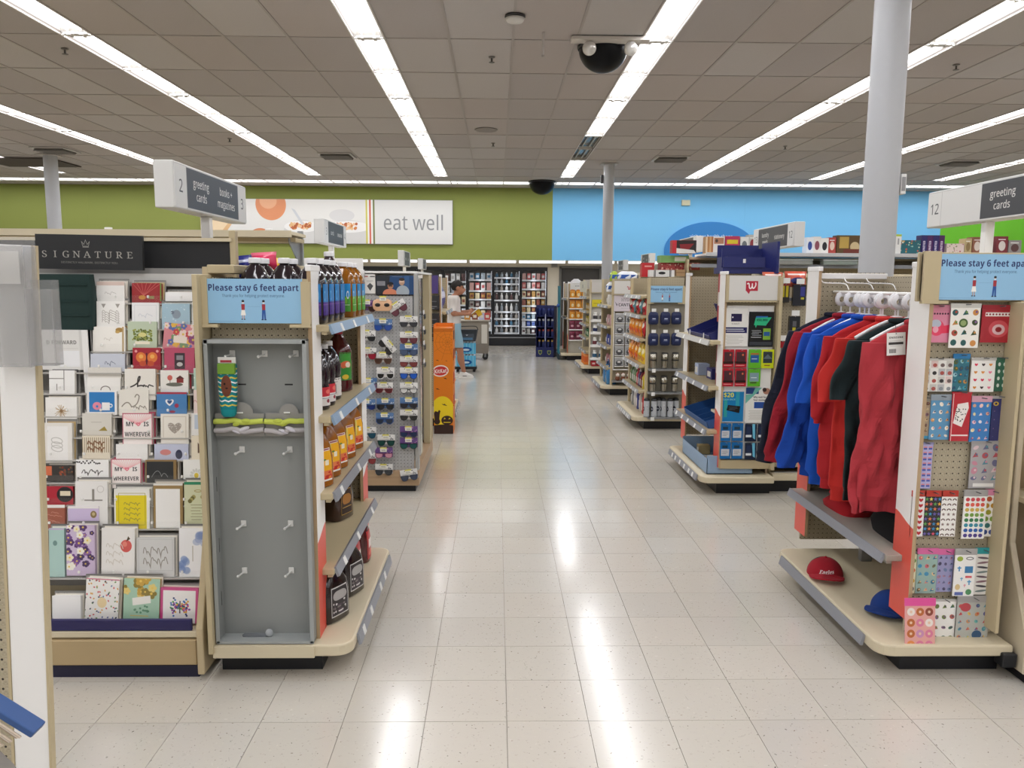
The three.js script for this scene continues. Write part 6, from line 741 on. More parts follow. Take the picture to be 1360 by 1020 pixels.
  const list = [['coral red long sleeved sweatshirt with a white hang tag', '#ad333c', -3.36, { len: 0.85, sleeve: 0.76, flare: 0.04, ph: 0.4, half: 0.25 }], ['dark green black short sleeved shirt behind the coral sweatshirt', '#0e1f22', -3.5, { sleeve: 0.27, flare: 0.1, len: 0.84, ph: 1.3, half: 0.255 }], ['bright scarlet short sleeved shirt between the black and red ones', '#bc2620', -3.62, { sleeve: 0.3, flare: 0.1, len: 0.88, ph: 2.2, half: 0.25 }], ['deep red long sleeved shirt beside the royal blue one', '#a81a22', -3.74, { sleeve: 0.42, flare: 0.08, len: 0.85, ph: 3.1, half: 0.255 }], ['royal blue short sleeved fleece with bold folds', '#0a4bb0', -3.88, { sleeve: 0.34, flare: 0.1, len: 0.86, ph: 4.2, half: 0.265 }], ['royal blue long sleeved sweatshirt behind the short sleeved one', '#0840a0', -3.98, { sleeve: 0.7, flare: 0.14, len: 0.84, ph: 5.0, half: 0.265 }], ['dark crimson long sleeved sweatshirt next to the navy one', '#8f1022', -4.09, { sleeve: 0.7, flare: 0.16, len: 0.78, ph: 0.9, half: 0.265 }], ['navy long sleeved sweatshirt hanging at the far end of the rail', '#0b1226', -4.2, { sleeve: 0.72, flare: 0.18, len: 0.82, ph: 1.9, half: 0.265 }]];
  list.forEach(([label, color, z, o], i) => { garment(label, 'shirt', i === 4 || (o.sleeve < 0.4) ? 'short_sleeved_shirt' : 'sweatshirt', color, [1.845, 1.478, z], { turn: 0.05 * Math.sin(i * 1.9), ...o }); hanger(1.85, 1.487, z, i); });
  for (let i = 0; i < 5; i++) hanger(1.85, 1.487, -3.43 - i * 0.165, i + 9);
  const tc = cell(130, 220, '#e4e3e0', (k, w, h) => { fillR(k, '#eceae7', 0, 0, w, h); dot(k, '#55534f', w * 0.5, h * 0.05, 5); txt(k, 'ENDZONE', w * 0.5, h * 0.22, h * 0.11, '#2c2b2a', 'sans-serif', 'bold', 'center', w * 0.75); fillR(k, '#3a3836', w * 0.1, h * 0.42, w * 0.78, h * 0.11); rules(k, '#8a8884', w * 0.14, h * 0.36, w * 0.7, 2, h * 0.22); for (let i = 0; i < 9; i++) fillR(k, '#3a3836', w * (0.14 + 0.04 * i), h * 0.72, i % 2 ? 2 : 4, h * 0.18); });
  const tb = [1.659,1.739,1.329,1.425], tg = thing('hang_tag', 'white barcoded hang tag on the coral red sweatshirt', 'tag', [(tb[0] + tb[1]) / 2, tb[2], -3.295]); tg.rotation.z = 0.06; part(tg, 'card', pbox(tb[1] - tb[0], tb[3] - tb[2], 0.001, tc).translate(0, (tb[3] - tb[2]) / 2, 0), sheetMat(tc, 0.4)); part(tg, 'string', rod([0, tb[3] - tb[2] - 0.004, 0], [0.002, tb[3] - tb[2] + 0.03, -0.01], 0.001, 5), M('#3a3836', 0.8));
  // folded things on the shelf
  const heap = (label, color, x, y, z, w, h, d, ph) => { const o = thing('folded_garment', label, 'clothing', [x, y, z]); const g = loft([[0, w, d, 3], [h * 0.35, w * 1.04, d * 1.02, 3], [h * 0.7, w * 0.9, d * 0.92, 2.6], [h, w * 0.6, d * 0.6, 2.4]], 32, (a, t) => 1 + 0.06 * Math.sin(3 * a + ph + 4 * t)); part(o, 'cloth', g, cloth(color)); part(o, 'fold', loft([[0, w * 0.95, d * 0.9, 3], [h * 0.3, w * 0.9, d * 0.86, 3]], 24).translate(0.01, h * 0.98, 0), cloth(color)); return o; };
  heap('black folded sweatpants slumped on the grey shelf', '#0c0d12', 1.87, 0.49, -3.42, 0.12, 0.15, 0.16, 1); heap('red folded shirt lying on the grey shelf', '#a8141f', 1.8, 0.49, -3.85, 0.1, 0.07, 0.14, 2);
  // caps on the deck
  const baseballCap = (label, color, meshC, [x, y, z], turn, logo) => {
    const o = thing('baseball_cap', label, 'cap', [x, y, z], turn), m = cloth(color), R = 0.088;
    const crown = new THREE.SphereGeometry(R, 32, 14, 0, Math.PI * 2, 0, Math.PI / 2).scale(1, 0.98, 1.1); const p = crown.attributes.position; const front = [], back = [];
    part(o, 'crown', crown, m); part(o, 'button', new THREE.SphereGeometry(0.008, 10, 8).translate(0, R * 0.98, 0), m);
    part(o, 'mesh_back', new THREE.SphereGeometry(R * 1.006, 28, 12, Math.PI * 1.06, Math.PI * 0.88, 0.35, Math.PI / 2 - 0.35).scale(1, 0.98, 1.1), M(meshC, 0.9));
    const sh = new THREE.Shape(); sh.absellipse(0, 0, 0.082, 0.095, 0, Math.PI, false); sh.lineTo(-0.08, 0); sh.quadraticCurveTo(0, 0.05, 0.08, 0); const bg = new THREE.ExtrudeGeometry(sh, { depth: 0.004, bevelEnabled: true, bevelSize: 0.002, bevelThickness: 0.002, bevelSegments: 2, curveSegments: 16 }); const bp2 = bg.attributes.position; for (let i = 0; i < bp2.count; i++) bp2.setZ(i, bp2.getZ(i) + 2.6 * bp2.getX(i) ** 2); bg.computeVertexNormals(); bg.rotateX(Math.PI / 2).translate(0, 0.034, R * 0.92); part(o, 'brim', bg, m);
    if (logo) { const c = cell(240, 100, color, (k, w, h) => { fillR(k, color, 0, 0, w, h); k.save(); k.transform(1, -0.08, -0.22, 1, 12, 12); txt(k, logo, w * 0.5, h * 0.5, h * 0.6, '#f2eeec', 'serif', 'bold'); k.restore(); }); const lg = new THREE.SphereGeometry(R * 1.012, 16, 8, Math.PI / 2 - 0.55, 1.1, 0.85, 0.5).scale(1, 0.98, 1.1); { const u = lg.attributes.uv; let mn = [9, 9], mx = [-9, -9]; for (let i = 0; i < u.count; i++) { mn = [Math.min(mn[0], u.getX(i)), Math.min(mn[1], u.getY(i))]; mx = [Math.max(mx[0], u.getX(i)), Math.max(mx[1], u.getY(i))]; } for (let i = 0; i < u.count; i++) u.setXY(i, (u.getX(i) - mn[0]) / (mx[0] - mn[0]), (u.getY(i) - mn[1]) / (mx[1] - mn[1])); } part(o, 'lettering', puv(lg, c), sheetMat(c, 0.9)); }
    return o;
  };
  const rc = [1.692,-3.847]; baseballCap('red baseball cap lettered Eagles in white on the base deck', '#a01526', '#3c3c40', [rc[0], 0.15, rc[1]], -0.3, 'Eagles');
  const bc = [1.795,-3.407]; baseballCap('blue baseball cap half hidden behind the red footed strip', '#12377f', '#34363c', [bc[0] + 0.02, 0.15, bc[1]], -0.8);
}
{ // ---------- what shows of the rack round the corner ----------
  const o = thing('card_rack', 'cream laminate card rack with wood edges and coral pockets beside the sticker wing', 'card rack', [2.5, 0, -2.95]);
  const a = [-3.144,0.524], b = [-2.997,0.177], c = [-3.173,1.065]; void c;
  const sh = new THREE.Shape([[-a[0] + 0.02, 1.5], [-a[0], a[1] + 0.03], [-b[0], 0.2], [-b[0], 0.05], [3.3, 0.05], [3.3, 1.5]].map(([z, y]) => new THREE.Vector2(z, y)));
  wpart(o, 'side_panel', new THREE.ExtrudeGeometry(sh, { depth: 0.02, bevelEnabled: true, bevelSize: 0.004, bevelThickness: 0.003, bevelSegments: 1 }).rotateY(Math.PI / 2).translate(2.16, 0, 0), M('#cfc3aa', 0.5));
  wpart(o, 'kick_base', bx(2.18, 3.4, 0, 0.05, -2.85, -3.3), kickM); wpart(o, 'back_panel', bx(2.18, 3.4, 0.05, 1.5, -3.28, -3.3), beige); wpart(o, 'shelf', rbx(2.18, 3.4, 0.73, 0.755, -3.0, -3.28, 0.004), beigeLight); wpart(o, 'shelf', rbx(2.18, 3.4, 1.12, 1.145, -3.02, -3.28, 0.004), beigeLight);
  wpart(o, 'pocket', rbx(2.19, 3.4, 0.22, 0.62, -2.98, -3.0, 0.004).rotateX(0), M('#c8604a', 0.8)); wpart(o, 'pocket_rim', rbx(2.19, 3.4, 0.62, 0.66, -2.97, -3.02, 0.004), M('#8f8d8a', 0.5));
  const yc = cell(120, 160, '#cf8f2a', (k, w, h) => { fillR(k, '#d99a30', 0, 0, w, h); fillR(k, '#f0ece4', w * 0.3, h * 0.1, w * 0.4, h * 0.25); rules(k, '#efe6d2', w * 0.1, h * 0.62, w * 0.8, 2, h * 0.1, 6); }); const y1 = solo('card_box', 'yellow card box with a white panel on the cream rack shelf', 'box', pbox(0.16, 0.2, 0.06, yc), sheetMat(yc, 0.4), [2.3, 0.856, -3.1]); void y1;
  solo('card_box', 'brown book box standing on the upper shelf of the cream rack', 'box', rbx(-0.06, 0.06, 0, 0.16, -0.03, 0.03, 0.003), M('#6a3f26', 0.5), [2.28, 1.145, -3.1]);
}

// ---------- second end cap: gift cards and blue trays ----------
const capB = endCap({ s: 1, xf: XF, z0: -5.92, label: 'end cap with gift cards on its wing and blue trays on its shelves', shelves: [[1.19, 0.08, { tags: 2, rail: M('#b9b7b2', 0.5) }], [0.835, 0.08, { tags: 4 }], [0.49, 0.08, { tags: 5 }]], back: pegTan, deckTags: 6 });
const NAVY = '#1d2566', navy = M(NAVY, 0.45);
const header = (cap, x0, x1, y0, y1, z, label, big, draw) => { const c = cell(420, 420 * (y1 - y0) / (x1 - x0), '#cfccc6', draw); const o = thing('header_sign', label, 'sign', [(x0 + x1) / 2, y0, z]); wpart(o, 'panel', pbox(x1 - x0, y1 - y0, 0.006, c).translate((x0 + x1) / 2, (y0 + y1) / 2, z), sheetMat(c, 0.35)); wpart(o, 'holder', merge([bx(x0 - 0.012, x0 + 0.006, y0 - 0.008, y1 + 0.004, z - 0.014, z + 0.008), bx(x1 - 0.006, x1 + 0.014, y0 - 0.012, y1, z - 0.014, z + 0.01), bx(x0 - 0.012, x1 + 0.014, y0 - 0.014, y0 - 0.004, z - 0.014, z + 0.01)]), beige); return o; };
{
  header(capB, 1.735, 2.115, 1.505, 1.688, -5.9, 'white header panel with a red speech bubble W mark above the gift cards', 1, (k, w, h) => { fillR(k, '#d9d7d3', 0, 0, w, h); wMark(k, w * 0.47, h * 0.42, w * 0.12, '#f4f0ee', '#b8243c'); });
  wpart(capB, 'side_post', rbx(2.12, 2.145, 0.2, 1.68, -5.88, -6.0, 0.003), beige); wpart(capB, 'lower_rail', rbx(1.735, 2.12, 0.2, 0.27, -5.93, -5.95, 0.003), beige);
  const wb = thing('backing_board', 'white backing board behind the gift cards', 'board', [1.93, 0.27, -5.945]); wpart(wb, 'board', rbx(1.745, 2.105, 0.28, 1.455, -5.948, -5.94, 0.002), whiteM); wpart(wb, 'top_edge', bx(1.745, 2.105, 1.455, 1.462, -5.95, -5.936), whiteM);
  const sheet = ([x0, x1, y0, y1], name, label, cat, edge, draw, z = -5.93, group) => { const c = cell(1000 * (x1 - x0), 1000 * (y1 - y0), edge, draw), o = thing(name, label, cat, [(x0 + x1) / 2, y0, z], 0, group); part(o, 'print', pbox(x1 - x0, y1 - y0, 0.004, c).translate(0, (y1 - y0) / 2, 0), sheetMat(c, 0.25)); return o; };
  const lines = (k, c, w, h, y0, n, g) => rules(k, c, w * 0.14, h * y0, w * 0.72, n, h * g, 3);
  let p = sheet([1.715,1.908,1.154,1.445], 'advert_card', 'white advert with a dark payment card and a navy band', 'poster', '#dedcd8', (k, w, h) => { fillR(k, '#e6e4e0', 0, 0, w, h); fillR(k, '#26224a', w * 0.32, h * 0.15, w * 0.42, h * 0.2); dot(k, '#d9d4e6', w * 0.38, h * 0.24, 6); txt(k, 'SCARLET', w * 0.5, h * 0.41, h * 0.055, '#7a7876'); fillR(k, '#26265c', w * 0.04, h * 0.5, w * 0.92, h * 0.15); rules(k, '#d4d4e4', w * 0.1, h * 0.54, w * 0.8, 2, h * 0.05, 6); lines(k, '#b7b4ae', w, h, 0.72, 6, 0.04); }); part(p, 'tape', bx(-0.02, 0.02, 0.42, 0.425, 0.002, 0.003).translate(0, -0.14, 0), whiteM);
  p = sheet([1.914,2.104,1.156,1.418], 'advert_card', 'black advert with a slanted green prize banner', 'poster', '#15171c', (k, w, h) => { fillR(k, '#171a20', 0, 0, w, h); poly(k, '#2f6ab0', [[w * 0.28, h * 0.13], [w * 0.75, h * 0.13], [w * 0.72, h * 0.18], [w * 0.26, h * 0.18]]); poly(k, '#2fb884', [[w * 0.26, h * 0.18], [w * 0.9, h * 0.16], [w * 0.68, h * 0.4], [w * 0.32, h * 0.39], [w * 0.28, h * 0.47], [w * 0.25, h * 0.39], [w * 0.2, h * 0.39]]); txt(k, '$50,000', w * 0.52, h * 0.24, h * 0.09, '#12302a', 'sans-serif', 'bold', 'center', w * 0.45); fillR(k, '#7fae3c', w * 0.58, h * 0.48, w * 0.3, h * 0.33); fillR(k, '#2a5a9a', w * 0.61, h * 0.58, w * 0.24, h * 0.12); rules(k, '#c9ccd0', w * 0.12, h * 0.54, w * 0.42, 4, h * 0.045, 3); fillR(k, '#e0e2e4', w * 0.1, h * 0.73, w * 0.42, 4); fillR(k, '#3a3e46', w * 0.05, h * 0.87, w * 0.9, h * 0.1); }); part(p, 'frame', bx(-0.095, 0.095, -0.004, 0, -0.002, 0.004), M('#2a2c30', 0.5));
  p = sheet([1.723,1.9,0.573,0.813], 'advert_card', 'teal blue cashback advert with a tilted black card', 'poster', '#1778b0', (k, w, h) => { fillR(k, '#1478b4', 0, 0, w, h); fillR(k, '#2a9a9a', w * 0.15, h * 0.3, w * 0.14, h * 0.55); fillR(k, '#2a9ab0', w * 0.65, 0, w * 0.16, h * 0.6); fillR(k, '#e4e2de', 0, 0, w, h * 0.03); txt(k, '$20', w * 0.34, h * 0.14, h * 0.2, '#d8d84a', 'sans-serif', 'bold'); txt(k, 'CASH BACK', w * 0.36, h * 0.28, h * 0.075, '#7fc0c8', 'sans-serif', 'bold', 'center', w * 0.56); poly(k, '#14161a', [[w * 0.32, h * 0.46], [w * 0.86, h * 0.5], [w * 0.82, h * 0.72], [w * 0.26, h * 0.63]]); rules(k, '#55606a', w * 0.36, h * 0.52, w * 0.4, 3, h * 0.04, 3); }); part(p, 'frame', bx(-0.087, 0.087, -0.004, 0, -0.002, 0.004), whiteM);
  p = sheet([1.914,2.112,0.567,0.837], 'advert_card', 'white advert with teal corner, photo and blue payment card', 'poster', '#e0deda', (k, w, h) => { fillR(k, '#e4e3df', 0, 0, w, h); fillR(k, '#1f3f78', 0, 0, w * 0.5, h * 0.18); poly(k, '#6ab0a4', [[w * 0.36, 0], [w * 0.62, 0], [0, h * 0.46], [0, h * 0.2], [w * 0.26, h * 0.18]]); dot(k, '#a87a68', w * 0.8, h * 0.1, w * 0.14, h * 0.09); dot(k, '#3a2c2c', w * 0.72, h * 0.06, w * 0.08, h * 0.06); txt(k, 'Why wait for', w * 0.55, h * 0.27, h * 0.07, '#2c2c34', 'sans-serif', 'bold', 'center', w * 0.5); txt(k, 'Your money?', w * 0.55, h * 0.35, h * 0.07, '#2c2c34', 'sans-serif', 'bold', 'center', w * 0.5); fillR(k, '#1f4a9a', w * 0.34, h * 0.41, w * 0.42, h * 0.18); lines(k, '#a8a6a2', w, h, 0.66, 7, 0.04); }); part(p, 'frame', bx(-0.095, 0.095, -0.004, 0, -0.002, 0.004), whiteM);
  const gc = (b, label, group, edge, draw) => { const o = sheet(b, 'gift_card', label, 'gift card', edge, draw, -5.915, group), h = b[3] - b[2]; part(o, 'hook', rod([0, h - 0.008, -0.02], [0.004, h - 0.004, 0.03], 0.002, 6), steel); return o; };
  const red = (k, w, h) => { fillR(k, '#b01f30', 0, 0, w, h); fillR(k, '#4a2c34', w * 0.12, h * 0.14, w * 0.76, h * 0.52); dot(k, '#d9684a', w * 0.66, h * 0.3, w * 0.08, h * 0.06); fillR(k, '#2c1418', w * 0.05, h * 0.66, w * 0.9, h * 0.14); rules(k, '#e8a8a8', w * 0.1, h * 0.86, w * 0.8, 1, 4, 5); };
  for (const b of [[1.722,1.806,0.994,1.132], [1.814,1.904,0.994,1.132], [1.725,1.809,0.849,0.988], [1.818,1.907,0.849,0.988]]) gc(b, 'red gift card pack with a dark card window', 'red gift card packs', '#9c1c2c', red);
  gc([1.918,2.011,0.989,1.133], 'green gift card pack with a blue card window', undefined, '#5fae2a', (k, w, h) => { fillR(k, '#62b42c', 0, 0, w, h); fillR(k, '#24569a', w * 0.16, h * 0.3, w * 0.68, h * 0.4); fillR(k, '#b8623a', w * 0.16, h * 0.2, w * 0.68, h * 0.08); rules(k, '#d6e6f0', w * 0.25, h * 0.48, w * 0.5, 1, 4, 6); });
  gc([2.016,2.112,0.989,1.133], 'lime yellow gift card pack with a black card window', undefined, '#c8d020', (k, w, h) => { fillR(k, '#cad61f', 0, 0, w, h); fillR(k, '#2f3a40', w * 0.14, h * 0.12, w * 0.72, h * 0.6); poly(k, '#5a6a72', [[w * 0.14, h * 0.5], [w * 0.5, h * 0.25], [w * 0.86, h * 0.5]]); rules(k, '#8a5a2c', w * 0.25, h * 0.82, w * 0.5, 1, 4, 8); });
  gc([1.919,2.015,0.85,0.983], 'green gift card pack with a grey card window', undefined, '#57a82a', (k, w, h) => { fillR(k, '#5cb02a', 0, 0, w, h); fillR(k, '#7f9aa4', w * 0.14, h * 0.22, w * 0.72, h * 0.5); rules(k, '#dbe6e8', w * 0.25, h * 0.48, w * 0.5, 1, 4, 6); fillR(k, '#3a4a2c', w * 0.2, h * 0.75, w * 0.5, h * 0.08); });
  const blu = (k, w, h) => { fillR(k, '#0f66a8', 0, 0, w, h); fillR(k, '#14344a', w * 0.2, h * 0.2, w * 0.5, h * 0.16); fillR(k, '#c9cbd0', w * 0.1, h * 0.42, w * 0.76, h * 0.4); rules(k, '#77808a', w * 0.2, h * 0.52, w * 0.56, 3, h * 0.08, 3); };
  for (const b of [[1.728,1.806,0.424,0.562], [1.815,1.9,0.424,0.563], [1.728,1.81,0.284,0.415], [1.818,1.903,0.285,0.415]]) gc(b, 'blue prepaid card pack with a pale window', 'blue prepaid card packs', '#0d5a96', blu);
  const drk = (k, w, h) => { fillR(k, '#0d1c38', 0, 0, w, h); poly(k, '#6fc0e0', [[w * 0.6, 0], [w * 0.85, 0], [w * 0.9, h * 0.9], [w * 0.7, h * 0.8]]); fillR(k, '#1d2c50', w * 0.12, h * 0.15, w * 0.4, h * 0.45); fillR(k, '#dfe4ea', w * 0.08, h * 0.62, w * 0.5, h * 0.14); };
  for (const b of [[1.915,2.005,0.421,0.557], [2.014,2.102,0.421,0.557], [1.921,2.009,0.279,0.409], [2.018,2.103,0.279,0.41]]) gc(b, 'shiny navy prepaid card pack with a pale blue streak', 'navy prepaid card packs', '#0d1a34', drk);
  // trays on the aisle-facing shelves
  const tray = (name, label, m, [x, y, z], w, d, h, back, nd, tilt, turn) => { const o = thing(name, label, 'tray', [x, y, z], turn); const T2 = 0.005; const grp = []; const P = (n, g) => part(o, n, g.rotateX(tilt), m); P('floor_board', bx(-w / 2, w / 2, 0, T2, -d / 2, d / 2)); P('front_wall', bx(-w / 2, w / 2, 0, h, d / 2 - T2, d / 2)); P('back_wall', bx(-w / 2, w / 2, 0, back, -d / 2, -d / 2 + T2)); for (const s of [-1, 1]) P('side_wall', bx(s * w / 2, s * (w / 2 - T2), 0, h * 1.2, -d / 2, d / 2)); for (let i = 1; i < nd; i++) P('divider', bx(-w / 2 + w * i / nd, -w / 2 + w * i / nd + 0.003, 0, h * 0.8, -d / 2, d / 2)); void grp; return o; };
  const t1 = tray('cardboard_tray', 'empty navy cardboard tray with dividers on the highest shelf', navy, [1.83, 1.215, -6.47], 0.7, 0.3, 0.07, 0.2, 3, 0.4, -Math.PI / 2); for (const z of [-0.25, 0.2]) part(t1, 'label', bx(z - 0.012, z + 0.012, -0.025, 0.02, 0.168, 0.17), tagM);
  tray('cardboard_tray', 'mid blue sloping tray with dividers on the lowest shelf', M('#2f5f9c', 0.45), [1.84, 0.53, -6.45], 0.75, 0.34, 0.06, 0.16, 4, 0.3, -Math.PI / 2);
  const t3 = tray('cardboard_tray', 'pale blue cardboard tray holding small boxes on the base deck', M('#8fa9c6', 0.5), [1.82, 0.155, -6.35], 0.8, 0.36, 0.12, 0.22, 1, 0, -Math.PI / 2);
  tray('cardboard_tray', 'large navy display tray standing on top of the end cap', navy, [1.98, 1.72, -6.35], 0.34, 0.3, 0.1, 0.22, 1, 0, 0);
  const tw = thing('cardboard_tray', 'navy display riser with tall side wall above the header panel', 'tray', [1.99, 1.705, -6.1]); part(tw, 'side_wall', bx(0.12, 0.14, 0, 0.24, -0.2, 0.15), navy); part(tw, 'back_wall', bx(-0.2, 0.13, 0.05, 0.2, -0.2, -0.19), navy); part(tw, 'front_wall', bx(-0.26, 0.06, 0.045, 0.125, 0.06, 0.07), navy); part(tw, 'floor_board', bx(-0.26, 0.13, 0, 0.045, -0.19, 0.06), navy); part(tw, 'label', bx(-0.11, -0.09, 0.08, 0.11, 0.07, 0.072), tagM);
  for (const [l, c, x, y, z, a, b, d] of [['small tan carton in the pale blue tray', '#b09a6a', 1.8, 0.162, -6.66, 0.05, 0.08, 0.04], ['crumpled silver white packet in the pale blue tray', '#c9c9c6', 1.78, 0.162, -6.3, 0.06, 0.05, 0.08], ['navy carton with gold trim on the middle shelf', '#2a2c6a', 1.84, 0.836, -6.5, 0.06, 0.09, 0.08], ['pale blue leaflet pack on the middle shelf', '#a8b6d4', 1.8, 0.836, -6.8, 0.05, 0.1, 0.06], ['cream booklet lying in the sloping tray', '#d6cbb0', 1.79, 0.6, -6.2, 0.05, 0.02, 0.06]]) { const o = thing('carton', l, 'carton', [x, y, z]); part(o, 'body', rbx(-a, a, 0, b, -d, d, 0.003), M(c, 0.5)); part(o, 'panel', bx(-a - 0.0015, -a, b * 0.2, b * 0.7, -d * 0.6, d * 0.6), M('#e0dccf', 0.5)); }
  for (const [l, c, b, z, t] of [['tall red boxed kit leaning at the end cap corner', '#a32830', [0.05, 0.42], -6.12, 1.33], ['tall green boxed kit beside the red one', '#1f8a52', [0.03, 0.36], -6.0, 0.8], ['tall dark red boxed kit standing on the middle shelf', '#8a1420', [0.05, 0.36], -6.1, 0.82]]) { const o = thing('boxed_kit', l, 'box', [1.755, t, z]); part(o, 'box', rbx(-0.02, 0.02, 0, b[1], -b[0], b[0], 0.003), M(c, 0.4)); part(o, 'face_label', bx(-0.0215, -0.02, b[1] * 0.3, b[1] * 0.55, -b[0] * 0.7, b[0] * 0.7), M('#dcd6d0', 0.5)); }
  const rb = gondola('tan pegboard shelving run hung with small packaged goods', 1, 2.16, 8, -5.95, -7.1, 1.68, { shelves: [0.15, 1.52] });
  wpart(rb, 'hang_board', peg(2.17, 8, 0.2, 1.5, -6.02, -6.0), pegM);
  // goods on that board
  const good = (b, label, edge, draw, z = -5.955) => { const c = cell(900 * (b[1] - b[0]), 900 * (b[3] - b[2]), edge, draw), o = thing('blister_pack', label, 'package', [(b[0] + b[1]) / 2, b[2], z], 0, 'packages on the tan pegboard'), h = b[3] - b[2]; part(o, 'pack', pbox(b[1] - b[0], h, 0.03, c).translate(0, h / 2, 0), sheetMat(c, 0.25)); part(o, 'price_tag', bx(-0.03, 0.03, h + 0.005, h + 0.045, 0.02, 0.022), tagM); part(o, 'hook', rod([0, h - 0.01, -0.04], [0, h, 0.03], 0.002, 6), steel); };
  good([2.153,2.216,1.487,1.628], 'yellow and black tool pack by the gift cards', '#1f1f20', (k, w, h) => { fillR(k, '#2a2826', 0, 0, w, h); for (const x of [0.1, 0.55]) fillR(k, '#b8a81f', w * x, h * 0.1, w * 0.3, h * 0.6); fillR(k, '#8a2a2a', 0, 0, w, h * 0.1); });
  good([2.245,2.343,1.464,1.623], 'dark boxed flashlight on the tan pegboard', '#22242a', (k, w, h) => { fillR(k, '#25272e', 0, 0, w, h); fillR(k, '#3a3f8a', w * 0.55, h * 0.1, w * 0.35, h * 0.45); fillR(k, '#b8b030', w * 0.6, h * 0.6, w * 0.25, h * 0.1); });
  good([2.228,2.309,1.264,1.384], 'black battery pack with a yellow patch beside the sweatshirts', '#1d1e22', (k, w, h) => { fillR(k, '#26282c', 0, 0, w, h); fillR(k, '#b8b030', w * 0.3, h * 0.7, w * 0.3, h * 0.2); fillR(k, '#5a5c60', w * 0.3, h * 0.3, w * 0.35, h * 0.35); });
  good([2.146,2.216,1.027,1.194], 'red topped pack of metal tools low on the tan pegboard', '#5a4a44', (k, w, h) => { fillR(k, '#6a5a52', 0, 0, w, h); fillR(k, '#a82830', 0, 0, w, h * 0.3); for (const x of [0.2, 0.6]) fillR(k, '#b9b7b4', w * x, h * 0.3, w * 0.16, h * 0.5); });
  for (const [b, l, c1, c2] of [[[2.021,2.18,1.611,1.717], 'orange wrapped multipack beside the header panel', '#d8684a', '#e9a890'], [[2.192,2.362,1.606,1.724], 'orange and navy wrapped multipack on the tan shelf', '#d05a44', '#2f3a7a']]) { const c = cell(120, 90, c1, (k, w, h) => { fillR(k, c1, 0, 0, w, h); dot(k, c2, w * 0.5, h * 0.6, w * 0.32, h * 0.2); fillR(k, '#efe0d8', w * 0.1, h * 0.15, w * 0.8, h * 0.1); }); solo('multipack', l, 'package', pillow(b[1] - b[0], b[3] - b[2], 0.12, c), sheetMat(c, 0.2), [(b[0] + b[1]) / 2, (b[2] + b[3]) / 2, -6.0], 0, 'wrapped multipacks'); }
}
